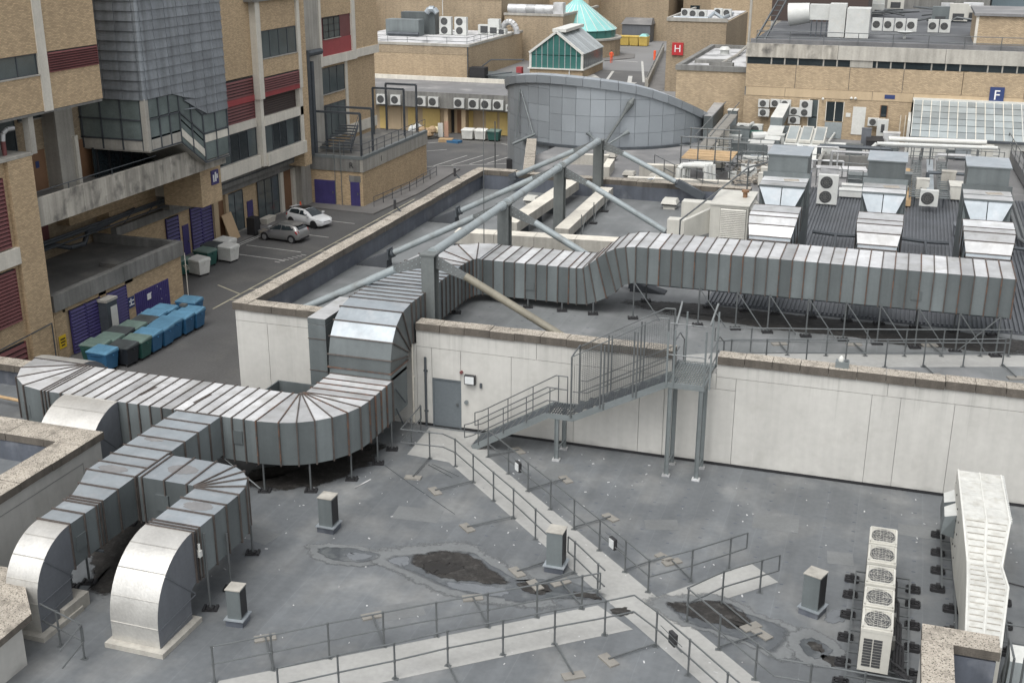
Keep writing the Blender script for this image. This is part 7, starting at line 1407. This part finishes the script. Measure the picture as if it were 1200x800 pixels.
# glass pyramid on brick drum
cx, cy = -47.2, 175.0
B = thing('glass_cone_pavilion', 'round brick pavilion under a pale turquoise glass cone', 'building', (cx,cy,0)); part(B,'brick_drum',MB().lathe([(6.4,0),(6.4,2.5)],(cx,cy,0),28),'brick_dull'); part(B,'ledge',MB().lathe([(6.6,2.5),(6.6,2.75)],(cx,cy,0),28),'concrete')
n = 24; R_ = 5.7
part(B,'inner_core',MB().lathe([(R_-.2,2.7),(R_-.25,3.7),(.05,8.0)],(cx,cy,0),n),'glass_teal')
for k in range(n):
    a0, a1 = 2*PI*k/n, 2*PI*(k+1)/n; c0, s0, c1, s1 = math.cos(a0+.008), math.sin(a0+.008), math.cos(a1-.008), math.sin(a1-.008)
    if math.sin((a0+a1)/2) > .5: continue
    part(B,'band_pane',MB().hexa([(cx+R_*c0,cy+R_*s0,2.75),(cx+R_*c1,cy+R_*s1,2.75),(cx+(R_-.1)*c1,cy+(R_-.1)*s1,2.75),(cx+(R_-.1)*c0,cy+(R_-.1)*s0,2.75)],[(cx+R_*c0,cy+R_*s0,3.75),(cx+R_*c1,cy+R_*s1,3.75),(cx+(R_-.1)*c1,cy+(R_-.1)*s1,3.75),(cx+(R_-.1)*c0,cy+(R_-.1)*s0,3.75)]),'glass_teal')
    r2 = .15; part(B,'roof_pane',MB().hexa([(cx+(R_+.15)*c0,cy+(R_+.15)*s0,3.8),(cx+(R_+.15)*c1,cy+(R_+.15)*s1,3.8),(cx+r2*c1,cy+r2*s1,8.2),(cx+r2*c0,cy+r2*s0,8.2)],[(cx+(R_+.15)*c0,cy+(R_+.15)*s0,3.86),(cx+(R_+.15)*c1,cy+(R_+.15)*s1,3.86),(cx+r2*c1,cy+r2*s1,8.26),(cx+r2*c0,cy+r2*s0,8.26)]),'glass_roof')
    part(B,'glazing_bar',MB().beam((cx+(R_+.15)*math.cos(a0),cy+(R_+.15)*math.sin(a0),3.88),(cx,cy,8.3),.09,.08),'white_panel')
for a in (-1.9,-1.15): part(B,'window',MB().obox((cx+6.4*math.cos(a),cy+6.4*math.sin(a),.6),1.5,.12,1.6,a+PI/2),'glass_grey')
solo('banner', MB().box(-47.2,-43.6,168.0,168.1,.3,1.6), ['grille','grille'], 'dark banner panel below the round brick pavilion', 'banner', None, (-45.4,168,0)); solo('banner_stripe', MB().box(-47.0,-43.8,167.96,168.0,.35,.65), 'sign_red', 'red strip of lettering below the dark banner panel', 'banner', None, (-45.4,167.98,.3))
struct('pavement', MB().prism([(-48.5,166),(-41,168),(-38,173),(-39,178),(-50,178)],0.001,.12), 'pavement')
t = thing('lean_wall', 'dark brick stub wall beside the glass cone', 'wall', (-48.6,168,0)); part(t,'wall',MB().box(-52.2,-49.4,167.5,170,0,5.0),'brick_dull'); part(t,'coping',MB().box(-52.3,-49.3,167.4,170.1,5.0,5.15),'concrete_dark')
# yellow skips, green lorry, hut
for k in range(4):
    x = -45.0+k*1.5; t = thing('skip_bin', ['yellow skip at the pavilion end of the row','second yellow skip from the pavilion','third yellow skip from the pavilion','yellow skip with green tarpaulin at the road end'][k], 'skip', (x,191,0), 'yellow skips behind the cone'); part(t,'tub',MB().hexa([(x-.65,190.3,.1),(x+.65,190.3,.1),(x+.65,191.8,.1),(x-.65,191.8,.1)],[(x-.72,190.0,1.5),(x+.72,190.0,1.5),(x+.72,192.1,1.5),(x-.72,192.1,1.5)]),'skip_yellow'); part(t,'rim',MB().box(x-.76,x+.76,189.95,190.05,1.42,1.54),'skip_yellow')
    if k == 3: part(t,'tarpaulin',MB().hexa([(x-.7,190,1.5),(x+.7,190,1.5),(x+.7,192,1.5),(x-.7,192,1.5)],[(x-.3,190.4,1.9),(x+.4,190.4,1.9),(x+.4,191.6,1.9),(x-.3,191.6,1.9)]),'glass_roof')
t = thing('yard_shed', 'grey corrugated shed behind the yellow skips', 'shed', (-43,199,0)); part(t,'wall',MB().box(-45.5,-40.8,197,202,0,2.8),'duct_dark'); part(t,'roof',MB().hexa([(-45.7,196.8,2.8),(-40.6,196.8,2.8),(-40.6,202.2,2.8),(-45.7,202.2,2.8)],[(-45.4,199,3.7),(-40.9,199,3.7),(-40.9,202,3.6),(-45.4,202,3.6)]),'roof_grey')
# person in orange overalls
def person(loc, rz, label):
    t = thing('person', label, 'person', loc, rz=rz)
    J = {'pel':(0,0,.95,.16,.12),'wst':(0,.0,1.12,.14,.11),'chs':(0,.01,1.33,.18,.12),'nck':(0,.01,1.5,.06,.06),'hd':(0,.0,1.62,.09,.1),'top':(0,0,1.75,.07,.08),
         'shl':(-.2,.01,1.43,.07,.07),'ell':(-.26,.02,1.15,.05,.05),'hal':(-.25,-.08,.9,.04,.04),'shr':(.2,.01,1.43,.07,.07),'elr':(.27,-.02,1.16,.05,.05),'har':(.2,-.2,1.0,.04,.04),
         'hpl':(-.1,0,.88,.1,.1),'knl':(-.12,-.06,.5,.07,.07),'ftl':(-.12,-.02,.08,.05,.05),'tol':(-.13,-.17,.04,.045,.035),'hpr':(.1,0,.88,.1,.1),'knr':(.12,.03,.5,.07,.07),'ftr':(.13,.14,.08,.05,.05),'tor':(.14,0,.04,.045,.035)}
    E_ = [('pel','wst'),('wst','chs'),('chs','nck'),('nck','hd'),('hd','top'),('chs','shl'),('shl','ell'),('ell','hal'),('chs','shr'),('shr','elr'),('elr','har'),('pel','hpl'),('hpl','knl'),('knl','ftl'),('ftl','tol'),('pel','hpr'),('hpr','knr'),('knr','ftr'),('ftr','tor')]
    ks = list(J); me = bpy.data.meshes.new('body'); me.from_pydata([J[k][:3] for k in ks], [(ks.index(a),ks.index(b)) for a, b in E_], [])
    o = obj('body', me, t); m = o.modifiers.new('skin','SKIN'); o.modifiers.new('sub','SUBSURF').levels = 2
    sv = me.skin_vertices[0].data
    for i, k in enumerate(ks): sv[i].radius = J[k][3:5]; sv[i].use_root = (k == 'pel')
    dg = bpy.context.evaluated_depsgraph_get(); me2 = bpy.data.meshes.new_from_object(o.evaluated_get(dg)); o.modifiers.clear(); o.data = me2
    for n_ in ('orange','skin'): me2.materials.append(MT[n_])
    for p in me2.polygons:
        c = p.center; p.material_index = 1 if (c.z > 1.52 or (abs(c.x) > .15 and c.z < 1.02 and c.z > .8 and abs(c.y) > .05)) else 0; p.use_smooth = True
    part(t,'hair',MB().lathe([(.1,1.66),(.105,1.72),(.08,1.79),(.02,1.81)],(0,.015,0),10),'hair',True,True)
person((-39.8,166.2,0.002), .5, 'person in bright orange overalls walking by the round pavilion')
# ------------------------------------------------------------------ service-yard building with a row of condensers
B = thing('yard_building', 'low yellow-doored service building under a flat cluttered canopy', 'building', (-52,134,-5)); Y = 132.5
part(B,'wall',MB().box(-66,-41.6,Y,141,-5,-.3),'brick_soft'); part(B,'canopy_roof',MB().box(-66,-41.2,Y-1.6,141.5,-.4,-.1),'roof_grey'); part(B,'canopy_edge',MB().box(-66,-41.2,Y-1.8,Y-1.6,-1.9,-.1),'concrete_dark'); part(B,'canopy_soffit',MB().box(-66,-41.2,Y-1.6,Y,-1.95,-1.85),'concrete_dark')
part(B,'parapet',MB().box(-66,-42,140.6,141,-.1,.4),'white_trim')
for k, (a, b, m_) in enumerate(((-60.2,-59.2,'yellow_door'),(-58.8,-57.4,'brick_soft'),(-56.5,-55.6,'yellow_door'),(-54.6,-52.4,'yellow_door'),(-51.9,-50.6,'black'),(-50.2,-49.3,'copper_wood'),(-48.9,-48.2,'yellow_door'),(-46.6,-45.2,'yellow_door'),(-44.9,-43.2,'yellow_door'))): part(B,'door',MB().box(a,b,Y-.08,Y,-4.95,-2.3),m_)
for x in (-51.2,-49.0): part(B,'pier',MB().box(x-.25,x+.25,Y-1.2,Y,-5,-1.95),'brick_soft')
part(B,'window',MB().box(-43.9,-43.1,Y-.12,Y-.08,-3.2,-2.3),'glass')
for k, x in enumerate((-59.0,-57.2,-54.0,-52.4,-49.2,-47.4,-45.9,-44.4,-42.9)):
    ac(['condenser under the canopy edge by the black portals','second condenser under the canopy edge by the black portals','condenser paired under the middle of the canopy','its neighbour in the pair under the middle of the canopy','first of five close-set condensers over the yellow doors','second of five close-set condensers over the yellow doors','third of five close-set condensers over the yellow doors','fourth of five close-set condensers over the yellow doors','small condenser ending the row by the curved metal wall'][k], x, Y-1.98, -1.75 if k < 8 else -1.85, 1.25 if k < 8 else 1.1, 1.15 if k < 8 else .8, .36, 1, -1, 1)
t = thing('rubbish_pile', 'heap of pale sacks and boards in the far yard', 'rubbish', (-52.5,127.5,-5))
for k in range(9): x, y = -53.8+rnd.uniform(0,2.6), 127+rnd.uniform(0,2); part(t,'sack',MB().lathe([(.3,0),(.55,.15),(.5,.5),(.2,.75)],(x,y,-5+rnd.uniform(0,.8)),8),rnd.choice(['cloth','white_unit','cardboard']),True)
t = thing('roll_cage', 'pink and white upright roll cage beside the rubbish heap', 'cage', (-50.6,128.4,-5)); part(t,'panel',MB().box(-51,-50.4,128.2,128.3,-4.8,-3.2),'white_panel'); part(t,'panel',MB().box(-50.3,-49.8,128.4,128.5,-4.8,-3.0),'skin')
t = thing('pallet', 'pile of timber and blue pallets on the yard floor', 'pallet', (-48.9,126.5,-5)); part(t,'timber',MB().obox((-49.4,126.6,-5),1.6,1.1,.35,.2),'timber'); part(t,'blue_sheet',MB().obox((-48.3,126.4,-5),1.5,1.0,.25,-.2),'bin_blue')
solo('lamp_column', MB().tube((-36.6,106.6,-5),(-36.6,106.6,1.0),.06,8), 'steel', 'slim grey lamp column in front of the far yard', 'lamp post', None, (-36.6,106.6,-5))
solo('height_bar', MB().path([(-33.2,84.5,-5),(-33.2,84.5,-3.8),(-31.5,86.8,-3.8),(-31.5,86.8,-5)],.05,6), 'steel_dark', 'dark hoop barrier near the foot of the drum', 'barrier', None, (-32.5,85.5,-5))
# ------------------------------------------------------------------ brick blocks behind the yard
def block(label, x0, x1, y0, y1, z0, z1, brick='brick_far', roof='roof_pale', name='brick_block', rail=False):
    t = thing(name, label, 'building', ((x0+x1)/2,(y0+y1)/2,z0)); part(t,'wall',MB().box(x0,x1,y0,y1,z0,z1),brick); part(t,'roof',MB().box(x0+.3,x1-.3,y0+.3,y1-.3,z1,z1+.06),roof); part(t,'coping',MB().box(x0-.1,x1+.1,y0-.1,y0+.3,z1,z1+.3),'concrete'); part(t,'coping',MB().box(x1-.3,x1+.1,y0+.3,y1,z1,z1+.3),'concrete')
    return t
t = block('big plain brick block with wet white roof behind the service yard', -72,-52.2,142,164,-5,4.0); part(t,'stain_course',MB().box(-72,-52.2,141.97,142,3.0,4.0),'brick_dull'); part(t,'corner_pipe',MB().tube((-52.3,141.9,-5),(-52.3,141.9,4),.08,6),'steel_dark')
thin_rail('thin dark railing round the wet white roof', [(-66,142.5),(-52.6,142.5),(-52.6,163)], 4.06, 1.0, 'steel_dark', 2.6)
ac('twin-fan condenser nearest the grey plant on the wet white roof', -60.6,156,4.06,1.7,2.4,.7,1,-1,2); ac('second twin-fan condenser on the wet white roof', -58.4,156,4.06,1.7,2.4,.7,1,-1,2)
t = thing('roof_plant', 'bulky grey pipework plant on the wet white roof', 'plant', (-65,153,4.06)); part(t,'casing',MB().box(-68,-63.2,152.5,154.5,4.06,6.2),'duct_grey'); part(t,'pipe',MB().path([(-67.5,152,4.4),(-63,152,4.4)],.25,8),'steel_dark',True); part(t,'casing',MB().box(-67,-62,155.5,157,4.06,7.0),'duct_grey'); part(t,'bend',MB().path([(-63,155,7),(-62.6,155,7.5),(-61.9,155,7.5),(-61.5,155,7)],.4,8),'galv',True)
for k, (x, y, s) in enumerate(((-54.3,158,1.6),(-53.0,157.5,1.2),(-55.8,158.5,1.8))): t = thing('roof_plant', ['tall white box plant on the wet roof edge','small white box plant on the wet roof corner','white rounded plant on the wet roof'][k], 'plant', (x,y,4.06)); part(t,'casing',MB().box(x-s/2,x+s/2,y-.5,y+.5,4.1,4.1+s*(1.3 if k == 0 else .7)),'white_unit'); part(t,'grille',MB().box(x-s*.3,x+s*.3,y-.53,y-.5,4.3,4.3+s*.5),'grille')
t = thing('duct_hoop', 'silver hooped duct at the corner of the wet white roof', 'duct', (-52.5,159,4.06)); part(t,'hoop',MB().path([(-53.6+1.1*(1-math.cos(a)),159,4.2+1.6*math.sin(a)) for a in [PI*k/10 for k in range(11)]],.4,10),'galv_top',True)
solo('satellite_dish', MB().lathe([(.05,0),(.7,.1),(.95,.3)],(-64,163.5,9.4),14).tube((-64,163.5,6),(-64,163.5,9.4),.06,6), 'white_unit', 'round white satellite dish behind the wet white roof', 'dish', None, (-64,163.5,6), True)
block('brick block with bare parapet behind the wet white roof', -76,-56,166,190,-5,8.2,'brick_dull')
t = block('weathered brick wall block carrying a silver duct', -55.2,-46.6,165,185,-5,6.2,'brick_dull'); 
t = thing('silver_duct', 'fat silver round duct lying along the weathered wall top', 'duct', (-51,166.5,6.3))
for k in range(5): part(t,'duct_section',MB().tube((-55+k*1.35,166.3,7.0),(-53.68+k*1.35,166.3,7.0),.65,14),'galv_top',True)
part(t,'box_end',MB().box(-48.2,-46.8,165.6,167,6.3,8.0),'galv_top')
t = thing('duct_scrap', 'dark tangle of ducts on the low roof beside the yard block', 'duct', (-47,146,-.1)); part(t,'sheet',MB().box(-51.5,-47,143,147.5,0,.5),'duct_grey'); part(t,'rail',MB().path([(-52,142,.6),(-51,147,2.0),(-47,148.5,2.0)],.08,6).path([(-51.5,142,.4),(-47,143.5,1.0)],.08,6),'steel_dark'); part(t,'box',MB().box(-52,-50,141.6,143,-.1,1.6),'black'); part(t,'red_box',MB().box(-47.6,-46.9,147,147.8,0,1.2),'red_panel')
# backdrop roofs to the top of the frame
BD = [('tall buff brick block behind the silver duct',-62,-50,192,215,0,12,'brick_far'),('buff brick block behind the glass cone',-50,-38.5,200,222,0,13,'brick_dull'),('brown brick block right of the cone',-37,-29.5,205,225,0,7.5,'brick_dull'),('wide buff brick block in the upper middle',-30,-12,190,215,0,11,'brick_far'),('grey concrete block behind the brown plant house',-18,-6,165,190,0,14,'concrete'),('dark brick block behind the row of six condensers',-6,8,150,175,0,12.5,'concrete_dark'),('shuttered blue-grey building at the upper right',9,22,165,190,0,13,'shutter'),('low brick block over the far corner of the wet roof',-92,-76,160,190,0,9,'brick_far'),('pale brick block far behind the dish',-80,-62,200,225,0,11,'brick_soft'),('far brick block beyond the shuttered building',10,60,205,240,0,9,'brick_far'),('far long brick block behind the middle roofs',-45,0,235,270,0,12,'brick_soft'),('far grey slab block at the left skyline',-120,-60,240,275,0,14,'concrete')]
for lb, x0, x1, y0, y1, z0, z1, br in BD:
    t = block(lb, x0,x1,y0,y1,z0,z1,br,'roof_grey','far_building')
    if br in ('brick','brick_dull','brick_soft'):
        for k in range(int((x1-x0)/4)): part(t,'window',MB().box(x0+1.2+k*4,x0+2.8+k*4,y0-.06,y0,z1-3.6,z1-2.0),'glass')
k_ = 0
RL = ['the tall buff block','the block behind the glass cone','the wide buff block','the brown block right of the cone','the dark block behind the rooftop condensers','the bare-parapet block','the shuttered building','the long building by the plant house','the long building by the penthouse']
for ri, (x0,x1,y0,y1,z) in enumerate(((-61,-51,193,205,12.06),(-49,-39.5,201,212,13.06),(-29,-13,191,205,11.06),(-36,-30,206,218,7.56),(-5,7,151,165,12.56),(-75,-57,167,180,8.26),(9.5,21,166,178,13.06),(-12,-1,125,140,9.96),(0,9,118,138,9.96))):
    for q in range(7):
        x, y = rnd.uniform(x0+1,x1-1), rnd.uniform(y0+1,y1-1); s = rnd.uniform(.9,1.9); rm = rnd.choice(['white_unit','duct_grey','galv_top','cream']); cw = dict(white_unit='white',duct_grey='dark grey',galv_top='silver',cream='cream')[rm]; t = thing('roof_unit', cw+' boxy plant unit on the roof of '+RL[ri], 'plant', (x,y,z), cw+' plant units on '+RL[ri]); part(t,'casing',MB().box(x-s/2,x+s/2,y-s*.3,y+s*.3,z+.15,z+s*rnd.uniform(.6,1.1)),rm); part(t,'grille',MB().box(x-s*.3,x+s*.3,y-s*.3-.03,y-s*.3,z+.25,z+s*.5),'grille'); part(t,'skid',MB().box(x-s*.45,x+s*.45,y-s*.25,y+s*.25,z,z+.15),'steel_dark')
    mb = MB()
    for q in range(10):
        a = (rnd.uniform(x0+.5,x1-.5), rnd.uniform(y0+.5,y1-.5), z+.3); mb.path([a,(a[0]+rnd.uniform(-4,4),a[1],a[2]+.3),(a[0]+rnd.uniform(-4,4),a[1]+rnd.uniform(-2,4),a[2])],.09,5)
    struct('roof_pipework', mb, 'steel', 'stuff')
# second small glass lantern at the top edge
t = thing('glass_lantern', 'second turquoise glass lantern beyond the brown brick block', 'rooflight', (-40,214,7)); part(t,'lantern',MB().box(-41.5,-35,206,210,8,10.2),'glass_teal'); part(t,'roof_pane',MB().hexa([(-41.7,205.8,10.2),(-34.8,205.8,10.2),(-34.8,210.2,10.2),(-41.7,210.2,10.2)],[(-40.5,208,12),(-36,208,12),(-36,209,12),(-40.5,209,12)]),'glass_roof')
for k in range(8): part(t,'glazing_bar',MB().box(-41.5+k*.92,-41.4+k*.92,205.93,206,8,10.2),'white_panel')
struct('far_verge', MB().box(20,120,300,420,0,.2), 'grass')
